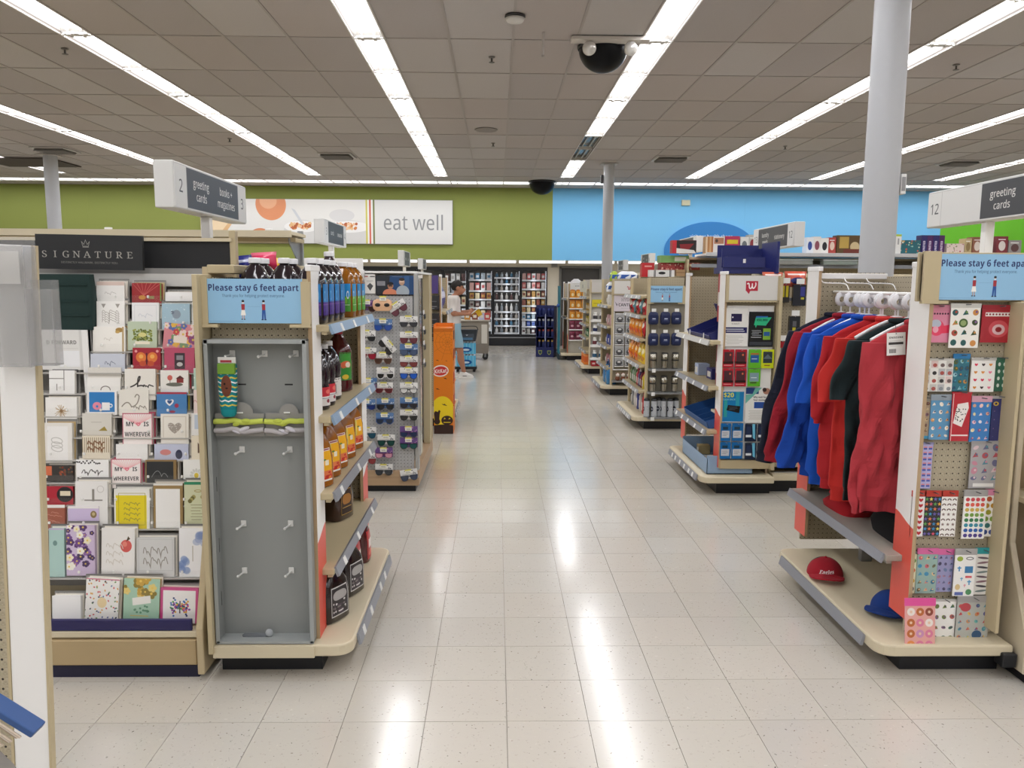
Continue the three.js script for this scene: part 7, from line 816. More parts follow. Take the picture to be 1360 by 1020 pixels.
// ---------- third end cap: bottles, tumblers and canisters ----------
{
  const cap = endCap({ s: 1, xf: 1.66, z0: -8.66, label: 'end cap with navy pouches, steel tumblers and canisters on its wing', strip: beige, shelves: [[1.49, 0.06], [1.27, 0.06, { tags: 3 }], [1.01, 0.06, { tags: 4 }], [0.715, 0.06, { tags: 4 }], [0.43, 0.06, { tags: 4 }]], rail: M('#a9abae', 0.4), deckTags: 7 });
  notice(1.675, 2.045, 1.42, 1.6, -8.64, 'smaller blue notice Please stay 6 feet apart above the navy pouches', 0.02);
  const o = cap; wpart(o, 'wing_back', bx(1.68, 2.08, 0.15, 1.42, -8.7, -8.69), M('#8f8878', 0.6));
  for (const y of [[1.836,0.688][1], [1.844,0.428][1], 0.15]) { const sh = wpart(o, 'wing_shelf', rbx(1.68, 2.08, y - 0.02, y, -8.56, -8.69, 0.004), steel); part(sh, 'price_tag', bx(1.71 - o.position.x, 1.75 - o.position.x, y - 0.035, y + 0.005, -8.555 - o.position.z, -8.552 - o.position.z), tagM); }
  const pc = cell(110, 150, '#14204a', (k, w, h) => { fillR(k, '#16234f', 0, 0, w, h); fillR(k, '#c9d0e4', w * 0.3, h * 0.45, w * 0.45, h * 0.12); for (const x of [0.2, 0.5, 0.8]) k.strokeRect(w * x - 8, h * 0.25, 16, 14); rules(k, '#8a96b8', w * 0.2, h * 0.64, w * 0.6, 2, h * 0.06, 3); });
  let first;
  [[1.72,1.178], [1.852,1.179], [1.973,1.18], [1.724,0.946], [1.854,0.947], [1.979,0.948]].forEach(([x, y]) => { if (first) return void copyOf(first, [x, y, -8.61]); first = thing('pouch', 'navy zip pouch hanging under a white price card', 'pouch', [x, y, -8.61], 0, 'navy pouches on the wing'); part(first, 'bag', loft([[0, 0.04, 0.012, 3], [0.012, 0.054, 0.026, 3], [0.09, 0.056, 0.03, 3], [0.125, 0.05, 0.02, 2.6], [0.14, 0.03, 0.01]], 24), M('#14204a', 0.6)); part(first, 'print', pbox(0.08, 0.08, 0.002, pc).translate(0, 0.065, 0.03), sheetMat(pc, 0.4)); part(first, 'clip', bx(-0.02, 0.02, 0.135, 0.15, -0.004, 0.004), M('#3a3c40', 0.4)); part(first, 'price_card', bx(-0.024, 0.024, 0.14, 0.175, 0.02, 0.022), tagM); });
  first = null;
  for (const vy of [[1.836,0.692][1], [1.844,0.432][1]]) for (const x of [[1.738,0.769][0], [1.863,0.77][0], [1.981,0.77][0]]) { if (first) { copyOf(first, [x, vy, -8.63]); continue; } first = thing('tumbler', 'tall brushed steel tumbler with a black clip on the wing shelf', 'tumbler', [x, vy, -8.63], 0, 'steel tumblers on the wing'); part(first, 'body', lathe([[0, 0], [0.03, 0], [0.032, 0.01], [0.036, 0.1], [0.038, 0.16], [0, 0.162]], 24), M('#a8a498', 0.22, { metalness: 0.9 })); part(first, 'lid', lathe([[0.038, 0.16], [0.037, 0.175], [0.02, 0.18], [0, 0.18]], 20), M('#3a3836', 0.4)); part(first, 'band', lathe([[0.0385, 0.085], [0.0395, 0.085], [0.0395, 0.1], [0.0385, 0.1]], 20), M('#2c2a28', 0.4)); }
  first = null; const cc = cell(256, 128, '#b9bdc2', (k, w, h) => { fillR(k, '#b7bbc0', 0, 0, w, h); for (let i = 0; i < 40; i++) dot(k, pick(['#9fa4aa', '#cfd2d6']), rnd() * w, rnd() * h, rr(2, 6)); for (const x of [0.25, 0.75]) { dot(k, '#1d2236', w * x, h * 0.5, w * 0.1, h * 0.16); fillR(k, '#c9ccd4', w * (x - 0.06), h * 0.47, w * 0.12, h * 0.06); } });
  for (const [x, z, r] of [[[1.673,0.266][0], -8.61, 0], [[1.753,0.266][0], -8.6, 0.5], [[1.816,0.26][0], -8.65, 1], [[1.862,0.267][0], -8.61, 0.1], [[1.934,0.267][0], -8.6, 0.2], [[2.006,0.264][0], -8.64, 0.8]]) { if (first) { copyOf(first, [x, 0.151, z], r); continue; } first = thing('canister', 'grey canister with black cap and dark oval emblem', 'canister', [x, 0.151, z], r, 'grey canisters on the wing'); part(first, 'body', puv(new THREE.CylinderGeometry(0.033, 0.033, 0.18, 28, 1, true).translate(0, 0.09, 0), cc), sheetMat(cc, 0.3)); part(first, 'cap', lathe([[0.033, 0.18], [0.034, 0.183], [0.03, 0.2], [0.018, 0.212], [0, 0.213]], 24), M('#141416', 0.4)); part(first, 'base', lathe([[0, 0], [0.033, 0], [0.0335, 0.004], [0.033, 0.008]], 24), M('#8a8d90', 0.3)); }
  // bags on the aisle shelves
  const chip = (c1, c2, c3) => cell(140, 200, c1, (k, w, h) => { fillR(k, c1, 0, 0, w, h); dot(k, c2, w * 0.5, h * 0.38, w * 0.36, h * 0.16); dot(k, c3, w * 0.5, h * 0.72, w * 0.4, h * 0.14); rules(k, '#efe6d8', w * 0.2, h * 0.34, w * 0.6, 2, h * 0.07, 6); });
  const oc = chip('#e0801c', '#f0b03a', '#d8541c'), rc = chip('#b8242c', '#e8d8c8', '#7a1418'), yc = chip('#e6c01c', '#f0e08a', '#c98a1c'), tc = chip('#5a8a94', '#d8e2e0', '#b83a3c');
  const bagAt = (c, y, z, label, w = 0.17, h = 0.22) => { const m = solo('chip_bag', label, 'snack bag', pillow(w, h, 0.07, c).rotateY(-Math.PI / 2), sheetMat(c, 0.25), [1.68, y + h / 2, z], rr(-0.15, 0.15), 'snack bags on the end cap shelves'); m.rotation.z = -0.12; };
  for (const [i, z] of [[0, -8.85], [1, -9.06], [2, -9.28], [3, -9.5], [4, -9.7]]) { bagAt([rc, tc, rc, tc, rc][i], 1.272, z, ['red snack bag at the open end of the highest snack shelf', 'grey teal snack bag second on the highest snack shelf', 'red snack bag between two grey teal ones', 'grey teal snack bag fourth on the highest snack shelf', 'red snack bag at the closed end of the highest snack shelf'][i], 0.16, 0.18); bagAt([rc, oc, oc, oc, oc][i], 1.012, z, i ? 'orange chip bag on the upper chip shelf' : 'red chip bag leading the row of orange ones'); bagAt([yc, yc, oc, oc, oc][i], 0.717, z, i < 2 ? 'yellow chip bag on the lower chip shelf' : 'orange chip bag on the lower chip shelf'); }
  const btl = (c, cc2, label, y, z, h = 0.2) => { const o = thing('bottle', label, 'bottle', [1.69, y, z], 0, 'bottles on the end cap shelves'); part(o, 'body', loft([[0, 0.026, 0.036, 3], [0.006, 0.03, 0.04, 3], [h * 0.65, 0.03, 0.04, 3], [h * 0.8, 0.016, 0.018, 2.4], [h * 0.86, 0.012, 0.012]], 20), M(c, 0.3)); part(o, 'cap', lathe([[0, h], [0.013, h], [0.015, h * 0.86], [0, h * 0.86]], 16), M(cc2, 0.4)); part(o, 'label', bx(-0.0315, -0.03, h * 0.15, h * 0.5, -0.026, 0.026), M('#e4e0da', 0.5)); };
  [['#d9c23a', '#b8242c', 'yellow bottle with red cap on the bottle shelf'], ['#7a1420', '#2c1418', 'dark red bottle on the bottle shelf'], ['#4a2c6a', '#d8d4d0', 'purple bottle on the bottle shelf'], ['#b8303a', '#b8303a', 'red bottle between purple and green ones'], ['#6a8a5a', '#d8d4d0', 'green bottle with pale cap on the bottle shelf'], ['#8aa08a', '#5a8a4a', 'grey green bottle on the bottle shelf'], ['#5a7a4a', '#e4e0da', 'leaf green bottle on the bottle shelf']].forEach(([c, d, l], i) => btl(c, d, l, 0.432, -8.84 - i * 0.13));
  [['#c02a2c', '#c02a2c', 'red detergent bottle standing foremost on the deck'], ['#d8d4d0', '#c02a2c', 'white bottle with red cap on the deck'], ['#2c3a8a', '#d8d4d0', 'blue bottle with white cap on the deck'], ['#e0e0de', '#3a3a8a', 'white bottle with violet cap on the deck'], ['#8a8f94', '#a8b83a', 'grey bottle with lime cap on the deck']].forEach(([c, d, l], i) => btl(c, d, l, 0.151, -8.82 - i * 0.17, 0.26));
  const rbox = cell(160, 120, '#c8322c', (k, w, h) => { fillR(k, '#cc3a30', 0, 0, w, h); fillR(k, '#efe6e0', w * 0.15, h * 0.3, w * 0.7, h * 0.2); rules(k, '#efe6e0', w * 0.2, h * 0.6, w * 0.6, 2, h * 0.14, 5); });
  const b1 = thing('carton', 'red and white detergent carton on the deck among bottles', 'carton', [1.79, 0.151, -9.2]); part(b1, 'body', pbox(0.24, 0.28, 0.12, rbox).rotateY(-Math.PI / 2).translate(0, 0.14, 0), sheetMat(rbox, 0.4)); part(b1, 'lid_flap', bx(-0.06, 0.06, 0.28, 0.284, -0.12, 0.12), M('#b82c28', 0.4));
  // goods on top
  const tops = [[[1.7, 1.98, 1.7, 1.775], -8.85, 'white long box with a black oval emblem topping the end cap', '#d9d8d5', (k, w, h) => { fillR(k, '#e2e1de', 0, 0, w, h); for (const x of [0.18, 0.22, 0.8, 0.84]) fillR(k, '#1d1d20', w * x, 0, 5, h); dot(k, '#1d1d20', w * 0.5, h * 0.45, w * 0.14, h * 0.2); }, 0.1], [[1.66, 1.8, 1.7, 1.86], -9.1, 'red snack carton behind the white oval box', '#b8242c', (k, w, h) => { fillR(k, '#c4282f', 0, 0, w, h); fillR(k, '#e8a8a0', w * 0.2, h * 0.2, w * 0.6, h * 0.1); }, 0.12], [[1.86, 2.3, 1.78, 1.86], -9.05, 'red patterned wrap box lying across others', '#a83a3a', (k, w, h) => { fillR(k, '#b04440', 0, 0, w, h); speck(k, ['#d88a80', '#8a2428', '#e0c0a8'], w, h, 60, 6); }, 0.2], [[1.84, 2.16, 1.86, 1.94], -9.0, 'long green box tilted on top of the red wrap', '#6f9a5a', (k, w, h) => { fillR(k, '#7aa862', 0, 0, w, h); fillR(k, '#d6dcc4', w * 0.5, h * 0.2, w * 0.4, h * 0.6); }, 0.2], [[2.0, 2.1, 1.71, 1.78], -8.86, 'tan carton beside the white oval box', '#a8845c', (k, w, h) => { fillR(k, '#ac8a62', 0, 0, w, h); fillR(k, '#7a5a3c', 0, h * 0.4, w, h * 0.1); }, 0.1]];
  for (const [b, z, l, e, d, dp] of tops) { const c = cell(700 * (b[1] - b[0]), 700 * (b[3] - b[2]), e, d); solo('carton', l, 'carton', pbox(b[1] - b[0], b[3] - b[2], dp, c), sheetMat(c, 0.4), [(b[0] + b[1]) / 2, (b[2] + b[3]) / 2, z]); }
}
// ---------- the high shelf of boxed goods behind ----------
{
  const g = gondola('tall shelving run with boxed goods along its top shelf', 1, 2.12, 9.5, -8.7, -9.85, 1.9, { shelves: [0.5, 0.9, 1.3, 1.84] });
  wpart(g, 'top_shelf', rbx(2.3, 9.5, 1.935, 1.96, -8.7, -9.2, 0.004), whiteM); wpart(g, 'shelf_edge', bx(2.3, 9.5, 1.93, 1.97, -8.69, -8.7), M('#c9cacc', 0.3, { metalness: 0.3 }));
  const P = (b, label, edge, draw, z = -8.85, d = 0.12) => { b = [...b]; const y0 = Math.max(1.961, 0); b[3] += y0 - b[2]; b[2] = y0; const c = cell(520 * (b[1] - b[0]), 520 * (b[3] - b[2]), edge, draw); const o = thing('boxed_good', label, 'box', [(b[0] + b[1]) / 2, b[2], z], 0, 'boxed goods on the top shelf'); part(o, 'box', pbox(b[1] - b[0], b[3] - b[2], d, c).translate(0, (b[3] - b[2]) / 2, 0), sheetMat(c, 0.4)); part(o, 'flap', bx(-(b[1] - b[0]) / 2 + 0.002, (b[1] - b[0]) / 2 - 0.002, b[3] - b[2], b[3] - b[2] + 0.002, -d / 2 + 0.002, d / 2 - 0.002), M(edge, 0.5)); return o; };
  const two = (a, b2) => (k, w, h) => { fillR(k, a, 0, 0, w, h); dot(k, b2, w * 0.5, h * 0.5, w * 0.3, h * 0.26); rules(k, '#e8e4de', w * 0.15, h * 0.14, w * 0.7, 1, 4, 5); };
  P([1.944,2.212,2.046,2.186], 'red and black toy box under the oval blue sign', '#a82430', (k, w, h) => { fillR(k, '#22181a', 0, 0, w, h); fillR(k, '#c02a36', 0, 0, w * 0.18, h); poly(k, '#8a1c24', [[w * 0.3, h * 0.3], [w * 0.9, h * 0.25], [w * 0.7, h * 0.7], [w * 0.35, h * 0.75]]); poly(k, '#e4e0da', [[w * 0.18, h * 0.6], [w * 0.18, h], [w, h], [w * 0.9, h * 0.75]]); });
  P([2.315,2.399,1.965,2.147], 'tan spined book set on the top shelf', '#b08a5c', (k, w, h) => { for (let i = 0; i < 4; i++) fillR(k, ['#d8c0a0', '#b07a4a', '#c9a070', '#a86a3c'][i], w * i / 4, 0, w / 4, h); });
  P([2.399,2.525,1.966,2.147], 'white box with a small photo square', '#d8d4cc', (k, w, h) => { fillR(k, '#e0dcd6', 0, 0, w, h); fillR(k, '#b07a5c', w * 0.08, h * 0.06, w * 0.84, h * 0.36); dot(k, '#4a3a34', w * 0.3, h * 0.24, w * 0.12, h * 0.1); });
  P([2.533,2.693,1.984,2.173], 'crimson box with a yellow label', '#a82850', (k, w, h) => { fillR(k, '#b42c56', 0, 0, w, h); fillR(k, '#d8c024', w * 0.12, h * 0.2, w * 0.76, h * 0.24); rules(k, '#f0d8e0', w * 0.25, h * 0.58, w * 0.5, 2, h * 0.14, 7); fillR(k, '#efe6ea', w * 0.05, h * 0.94, w * 0.9, h * 0.06); });
  P([2.701,2.794,1.984,2.166], 'white box with a grey round emblem', '#d4d4d0', two('#dcdcd8', '#6a7074'));
  P([2.793,2.877,1.993,2.199], 'grey and red slim box beside the hanging aisle sign', '#8a8a86', two('#b9b9b4', '#8a2c34'));
  P([3.443,3.519,1.989,2.171], 'slim white and blue box by the aisle sign', '#c9d4e4', two('#dfe4ea', '#2c4a9a')); P([3.519,3.603,1.99,2.18], 'white box with a pink and navy figure', '#d8d4d0', two('#e2deda', '#8a4a5a')); P([3.603,3.688,1.99,2.164], 'white box with a black curled shape', '#dcdad6', two('#e6e4e0', '#1d1d24')); P([3.688,3.772,1.991,2.173], 'red patterned slim box beside the brown one', '#a83a34', two('#b0443c', '#e0c8b8'));
  P([3.78,4.042,1.992,2.199], 'brown chocolate box with a gold corner panel', '#4a3018', (k, w, h) => { fillR(k, '#5a4422', 0, 0, w, h); fillR(k, '#b89a4a', w * 0.12, h * 0.08, w * 0.4, h * 0.6); dot(k, '#c9b48a', w * 0.78, h * 0.6, w * 0.2, h * 0.26); fillR(k, '#6a2c20', w * 0.3, h * 0.72, w * 0.7, h * 0.28); });
  P([4.42,4.505,1.905,2.128], 'tall white carton with lime top beside the column', '#d8d8d4', (k, w, h) => { fillR(k, '#dfdeda', 0, 0, w, h); fillR(k, '#a8c03a', 0, 0, w, h * 0.1); fillR(k, '#9a9a98', w * 0.5, h * 0.2, w * 0.2, h * 0.3); });
  P([4.502,4.723,1.98,2.138], 'dark teal box with coloured confetti print', '#1f5a64', (k, w, h) => { fillR(k, '#22606a', 0, 0, w, h); speck(k, ['#d8a04a', '#c05a4a', '#8fc0b0', '#e0d8c0'], w, h, 26, 5); });
  for (let i = 0; i < 4; i++) P([[4.738,5.001,1.982,2.197]].map((b) => [b[0] + i * (b[1] - b[0]) / 4, b[0] + (i + 0.96) * (b[1] - b[0]) / 4, b[2], b[3]])[0], ['deep purple box with white upright lettering, first of four', 'deep purple box with white upright lettering, second of four', 'deep purple box with white upright lettering, third of four', 'deep purple box with white upright lettering, last of four'][i], '#2f1f5a', (k, w, h) => { fillR(k, i % 2 ? '#4a2058' : '#2a2260', 0, 0, w, h); k.save(); k.translate(w * 0.5, h * 0.55); k.rotate(-Math.PI / 2); txt(k, 'UNITED', 0, 0, w * 0.5, '#e8e0ee', 'sans-serif', 'bold', 'center', h * 0.7); k.restore(); }, -8.86 + 0.0 * i);
  P([5.022,5.217,1.984,2.108], 'cream box with pink dotted print', '#d8c4bc', (k, w, h) => { fillR(k, '#dccac0', 0, 0, w, h); speck(k, ['#b06a6a', '#8a8a6a'], w, h, 24, 4); });
  [[1281, 1290, 314, 'tan upright carton right after the dotted box', '#b8a478', '#8a744a'], [1291, 1304, 312, 'brown and white game box on the top shelf', '#8a5a44', '#d8ccc0'], [1305, 1316, 316, 'dark game box with white squares', '#3a2c3c', '#c9c4c8'], [1323, 1338, 311, 'maroon and white game box past the sign post', '#7a2c34', '#d8d0c8'], [1339, 1356, 316, 'grey flat game box at the shelf end', '#8f8a86', '#5a3c3a']].forEach(([a, b, v, l, c1, c2]) => { const q = { 1281: [5.223,5.3,1.985,2.167], 1291: [5.308,5.419,1.985,2.184], 1305: [5.428,5.522,1.986,2.152], 1323: [5.58,5.708,1.987,2.195], 1339: [5.718,5.863,1.988,2.154] }[a]; P(q, l, c1, two(c1, c2)); });
  const lime = wpart(g, 'purple_ledge', rbx(5.1, 6.6, 1.93, 1.972, -8.66, -8.69, 0.003), M('#3a2a6a', 0.5)); void lime;
  // clear bins under the shelf
  for (const [b, l] of [[[2.99,3.492,1.803,1.877], 'flat clear lidded bin with pink goods under the top shelf'], [[3.609,3.995,1.807,1.881], 'flat clear lidded bin with pale green goods under the top shelf']]) { const o = thing('storage_bin', l, 'bin', [(b[0] + b[1]) / 2, 1.841, -8.76]); const w = (b[1] - b[0]) / 2; part(o, 'bin', rbx(-w, w, 0, 0.05, -0.05, 0.05, 0.006), M('#c9d2cc', 0.15, { transmission: 0.6, thickness: 0 })); part(o, 'lid', rbx(-w - 0.005, w + 0.005, 0.05, 0.058, -0.055, 0.055, 0.003), M('#d9dcda', 0.2)); part(o, 'goods', rbx(-w * 0.9, w * 0.9, 0.006, 0.04, -0.03, 0.03, 0.01), M(l.includes('pink') ? '#b87a84' : '#8fb09a', 0.6)); }
}
// ---------- fourth to sixth end caps ----------
{
  const W = (k, w, h) => { fillR(k, '#dad8d4', 0, 0, w, h); wMark(k, w * 0.62, h * 0.55, w * 0.13, '#b8243c'); };
  const d = endCap({ s: 1, xf: 1.66, z0: -11.34, label: 'end cap with grey boxed canteens under a W header', strip: beige, shelves: [[1.3, 0.05], [1.0, 0.05], [0.7, 0.05], [0.4, 0.05]], deckTags: 2 });
  header(d, 1.68, 2.05, 1.475, 1.66, -11.32, 'white header panel with a bare red W above the canteen sign', 1, W);
  const cs = cell(300, 220, '#d0c8d0', (k, w, h) => { fillR(k, '#d6ced6', 0, 0, w, h); k.strokeStyle = '#77707a'; k.lineWidth = 3; k.font = 'bold 54px sans-serif'; k.textAlign = 'center'; k.strokeText('HYDRO', w * 0.6, h * 0.4, w * 0.6); txt(k, 'CANTEEN', w * 0.56, h * 0.62, h * 0.24, '#33303a', 'sans-serif', 'bold', 'center', w * 0.75); poly(k, '#5a5660', [[w * 0.04, h * 0.42], [w * 0.14, h * 0.6], [w * 0.2, h * 0.44], [w * 0.12, h * 0.7]]); fillR(k, '#8a8590', w * 0.3, h * 0.8, w * 0.55, 3); });
  solo('canteen_sign', 'pale lilac sign lettered CANTEEN over the boxed goods', 'sign', pbox(0.34, 0.24, 0.008, cs), sheetMat(cs, 0.4), [1.86, 1.345, -11.34]);
  const bc2 = cell(120, 150, '#6f7072', (k, w, h) => { fillR(k, '#a3a4a6', 0, 0, w, h); fillR(k, '#d8d8d8', 0, 0, w, h * 0.1); dot(k, '#4a4b4e', w * 0.5, h * 0.6, w * 0.34, h * 0.26); dot(k, '#d4d4d4', w * 0.5, h * 0.5, w * 0.18, h * 0.1); fillR(k, '#2c2c30', w * 0.1, h * 0.84, w * 0.8, h * 0.1); });
  let f; for (let j = 0; j < 5; j++) for (let i = 0; i < 2; i++) { const p = [1.78 + i * 0.15, 0.42 + j * 0.158, -11.35]; if (f) { copyOf(f, p); continue; } f = thing('boxed_canteen', 'grey boxed canteen hanging in two columns under the lilac sign', 'box', p, 0, 'boxed canteens'); part(f, 'box', pbox(0.135, 0.145, 0.04, bc2).translate(0, 0.072, 0), sheetMat(bc2, 0.3)); part(f, 'tray_lip', bx(-0.068, 0.068, 0, 0.012, 0.02, 0.03), whiteM); }
  const o = d; wpart(o, 'wing_frame', merge([bx(1.69, 1.7, 0.38, 1.22, -11.33, -11.37), bx(2.05, 2.06, 0.38, 1.22, -11.33, -11.37), bx(1.69, 2.06, 0.37, 0.385, -11.33, -11.37)]), whiteM); wpart(o, 'wing_shelf', rbx(1.68, 2.08, 0.2, 0.22, -11.24, -11.38, 0.003), steel);
  for (let i = 0; i < 4; i++) { const q = thing('plush_toy', 'small brown and white plush toy on the low wing shelf', 'toy', [1.76 + i * 0.08, 0.22, -11.3], 0, 'plush toys'); part(q, 'body', new THREE.SphereGeometry(0.035, 14, 10).scale(1, 1, 0.8).translate(0, 0.034, 0), M('#7a4a34', 0.95)); part(q, 'head', new THREE.SphereGeometry(0.026, 14, 10).translate(0, 0.085, 0.008), M('#e0d4cc', 0.95)); for (const s of [-1, 1]) part(q, 'ear', new THREE.SphereGeometry(0.01, 8, 6).translate(s * 0.02, 0.108, 0.004), M('#7a4a34', 0.95)); }
  // water jugs and bags on its aisle side
  for (const [i, z] of [[0, -11.5], [1, -11.78]]) { const q = thing('water_jug', ['blue ribbed water jug at the near corner of the deck', 'blue ribbed water jug behind its twin on the deck'][i], 'jug', [1.69, 0.151, z]); part(q, 'body', loft([[0, 0.07, 0.1, 4], [0.01, 0.075, 0.11, 4], [0.2, 0.075, 0.11, 4], [0.25, 0.04, 0.05, 2.6], [0.27, 0.025, 0.025]], 24), M('#3a8ac8', 0.2, { transmission: 0.3, thickness: 0.05 })); part(q, 'cap', lathe([[0, 0.31], [0.03, 0.31], [0.032, 0.265], [0, 0.265]], 16), M('#16355c', 0.4)); part(q, 'handle', tube([[0, 0.25, 0.06], [0, 0.32, 0.05], [0, 0.33, -0.04], [0, 0.25, -0.06]], 0.008, 16, 6), M('#1f5a9a', 0.4)); }
  const misc = [['#c9a0a4', 'pale pink packet', 1.0], ['#3a4aa0', 'royal blue packet', 0.7], ['#b07a80', 'rose packet', 0.4], ['#d8d6d2', 'white packet', 1.3]];
  misc.forEach(([c, l, y], j) => [0, 1, 2].forEach((i) => { const q = thing('packet', l + ' on the canteen end cap shelf', 'packet', [1.72, y + 0.001, -11.55 - i * 0.26], 0, l + 's on the canteen end cap'); part(q, 'pouch', loft([[0, 0.02, 0.07, 3], [0.06, 0.03, 0.075, 3], [0.15, 0.012, 0.07, 4]], 16), M(c, 0.4)); part(q, 'label', bx(-0.032, -0.03, 0.04, 0.1, -0.04, 0.04), M('#e0dcd8', 0.5)); }));
  const wr = (l, c, x, y, z, s) => { const q = thing('wrapped_roll', l, 'package', [x, y, z], 0, 'film wrapped packs on top of the canteen end cap'); part(q, 'pack', loft([[0, 0.1 * s, 0.09 * s, 3.4], [0.05, 0.11 * s, 0.1 * s, 3], [0.1, 0.1 * s, 0.09 * s, 3], [0.14, 0.04 * s, 0.04 * s, 2.4]], 20, (a, t) => 1 + 0.07 * Math.sin(5 * a + 6 * t)), M(c, 0.25)); part(q, 'band', loft([[0.035, 0.108 * s, 0.098 * s, 3.2], [0.09, 0.106 * s, 0.096 * s, 3.1]], 20), M('#2a5ab0', 0.3)); };
  wr('blue and white film wrapped pack on the W header', '#e0e4ea', 1.86, 1.66, -11.55, 1); wr('white film wrapped pack beside the blue banded one', '#eceef0', 1.98, 1.66, -11.7, 1); wr('lime green film wrapped pack at the end cap edge', '#a8c040', 1.72, 1.66, -11.6, 0.6); wr('crumpled white film wrapped pack hanging over the corner', '#e4e6e8', 1.69, 1.5, -11.75, 0.6);
  const t2 = gondola('beige shelving run past the tall boxed goods', 1, 2.08, 8.5, -11.4, -12.5, 1.75, { near: false }); void t2;
}
{
  const e = endCap({ s: 1, xf: 1.66, z0: -14.05, label: 'end cap with pill bottles under a yellow placard', strip: beigeLight, shelves: [[1.38, 0.05], [1.12, 0.05], [0.88, 0.05], [0.64, 0.05], [0.4, 0.05]], side: M('#c9c6c0', 0.6), deckTags: 3 });
  header(e, 1.68, 2.06, 1.465, 1.64, -14.03, 'grey header panel with a small red bubble W above the yellow placard', 1, (k, w, h) => { fillR(k, '#cfcbc6', 0, 0, w, h); wMark(k, w * 0.85, h * 0.5, w * 0.1, '#cfcbc6', '#b03040'); });
  const hb = thing('header_wing', 'slanted cream header flap facing the aisle on the pill bottle end cap', 'sign', [1.6, 1.46, -14.6]); part(hb, 'panel', rbx(-0.01, 0.01, 0, 0.2, -0.5, 0.5, 0.004), M('#c9c8b8', 0.5)); part(hb, 'mark', bx(-0.012, -0.01, 0.07, 0.14, -0.05, 0.05), M('#8a8a88', 0.5));
  const yc = cell(260, 120, '#d8c830', (k, w, h) => { fillR(k, '#dccb2f', 0, 0, w, h); rules(k, '#5a5220', w * 0.08, h * 0.5, w * 0.25, 1, 4, 6); fillR(k, '#3a3618', w * 0.42, h * 0.36, w * 0.4, h * 0.2); fillR(k, '#4a4520', w * 0.42, h * 0.64, w * 0.3, 5); });
  solo('placard', 'yellow placard over the pill bottles', 'sign', pbox(0.36, 0.13, 0.008, yc), sheetMat(yc, 0.4), [1.88, 1.27, -14.05]);
  [[0.98, '#3a3a40', 3, 'white pill bottle with charcoal label', 'charcoal labelled pill bottles'], [0.76, '#22305a', 2, 'white pill bottle with navy label', 'navy labelled pill bottles'], [0.53, '#6a2c38', 1, 'white pill bottle with wine label', null], [0.3, '#2c5a7a', 3, 'short white pill bottle with blue label', 'blue labelled pill bottles']].forEach(([y, c, n, l, g]) => {
    wpart(e, 'wing_shelf', rbx(1.68, 2.08, y - 0.04, y, -13.95, -14.09, 0.003), whiteM);
    const list = n === 1 ? [[c, l], ['#1f3a34', 'white pill bottle with dark green label']] : Array.from({ length: n }, () => [c, l]);
    list.forEach(([col, lab], i) => { const q = thing('pill_bottle', lab + ' on the wing of the far end cap', 'bottle', [1.76 + i * 0.115 + (n === 2 ? 0.03 * i : 0), y, -14.02], 0, g ?? undefined); part(q, 'body', lathe([[0, 0], [0.036, 0], [0.038, 0.006], [0.038, 0.085], [0.028, 0.1], [0.026, 0.104]], 20), M('#e6e5e2', 0.4)); part(q, 'label', lathe([[0.0385, 0.012], [0.0388, 0.013], [0.0388, 0.072], [0.0385, 0.073]], 20), M(col, 0.5)); part(q, 'cap', lathe([[0, 0.13], [0.028, 0.13], [0.029, 0.104], [0, 0.104]], 16), whiteM); });
  });
  for (let i = 0; i < 4; i++) { const q = thing('supplement_box', 'small red carton on the deck under the pill bottles', 'carton', [1.74 + i * 0.1, 0.151, -14.0], 0, 'red cartons under the pill bottles'); part(q, 'body', rbx(-0.042, 0.042, 0, 0.09, -0.03, 0.03, 0.003), M('#b0222e', 0.4)); part(q, 'label', bx(-0.025, 0.025, 0.03, 0.06, 0.03, 0.0315), M('#e4c8c4', 0.5)); }
  for (let i = 0; i < 3; i++) { const q = thing('tub', 'orange powder tub on the aisle side deck of the far end cap', 'tub', [1.68, 0.151, -14.25 - i * 0.2], 0, 'orange tubs'); part(q, 'body', lathe([[0, 0], [0.085, 0], [0.088, 0.01], [0.088, 0.2], [0, 0.2]], 24), M('#d87a24', 0.4)); part(q, 'lid', lathe([[0.09, 0.2], [0.09, 0.235], [0, 0.24]], 24), M('#e4d8c4', 0.4)); part(q, 'label', lathe([[0.0885, 0.05], [0.089, 0.05], [0.089, 0.15], [0.0885, 0.15]], 24), M('#c85a1c', 0.5)); }
  [[1.13, '#a8842c', 'amber carton'], [0.89, '#b0a03a', 'mustard carton'], [0.65, '#2c7a4a', 'green carton'], [1.39, '#c9b89a', 'sand carton']].forEach(([y, c, l]) => [0, 1, 2].forEach((i) => { const q = thing('carton', l + ' on the aisle side of the pill bottle end cap', 'carton', [1.72, y, -14.22 - i * 0.26], 0, l + 's on the far end cap'); part(q, 'body', rbx(-0.04, 0.04, 0, 0.13, -0.08, 0.08, 0.003), M(c, 0.45)); part(q, 'label', bx(-0.042, -0.04, 0.03, 0.09, -0.05, 0.05), M('#e0dac8', 0.5)); }));
  gondola('beige shelving run behind the pill bottles', 1, 2.1, 8.5, -14.1, -15.2, 1.7, { near: false });
  // sixth
  const f = endCap({ s: 1, xf: 1.5, z0: -16.55, label: 'last end cap with orange and maroon bags beside a teal board', shelves: [[1.3, 0.03], [0.9, 0.03]], top: 1.62, side: M('#b9b4a8', 0.6), low: 0.12 });
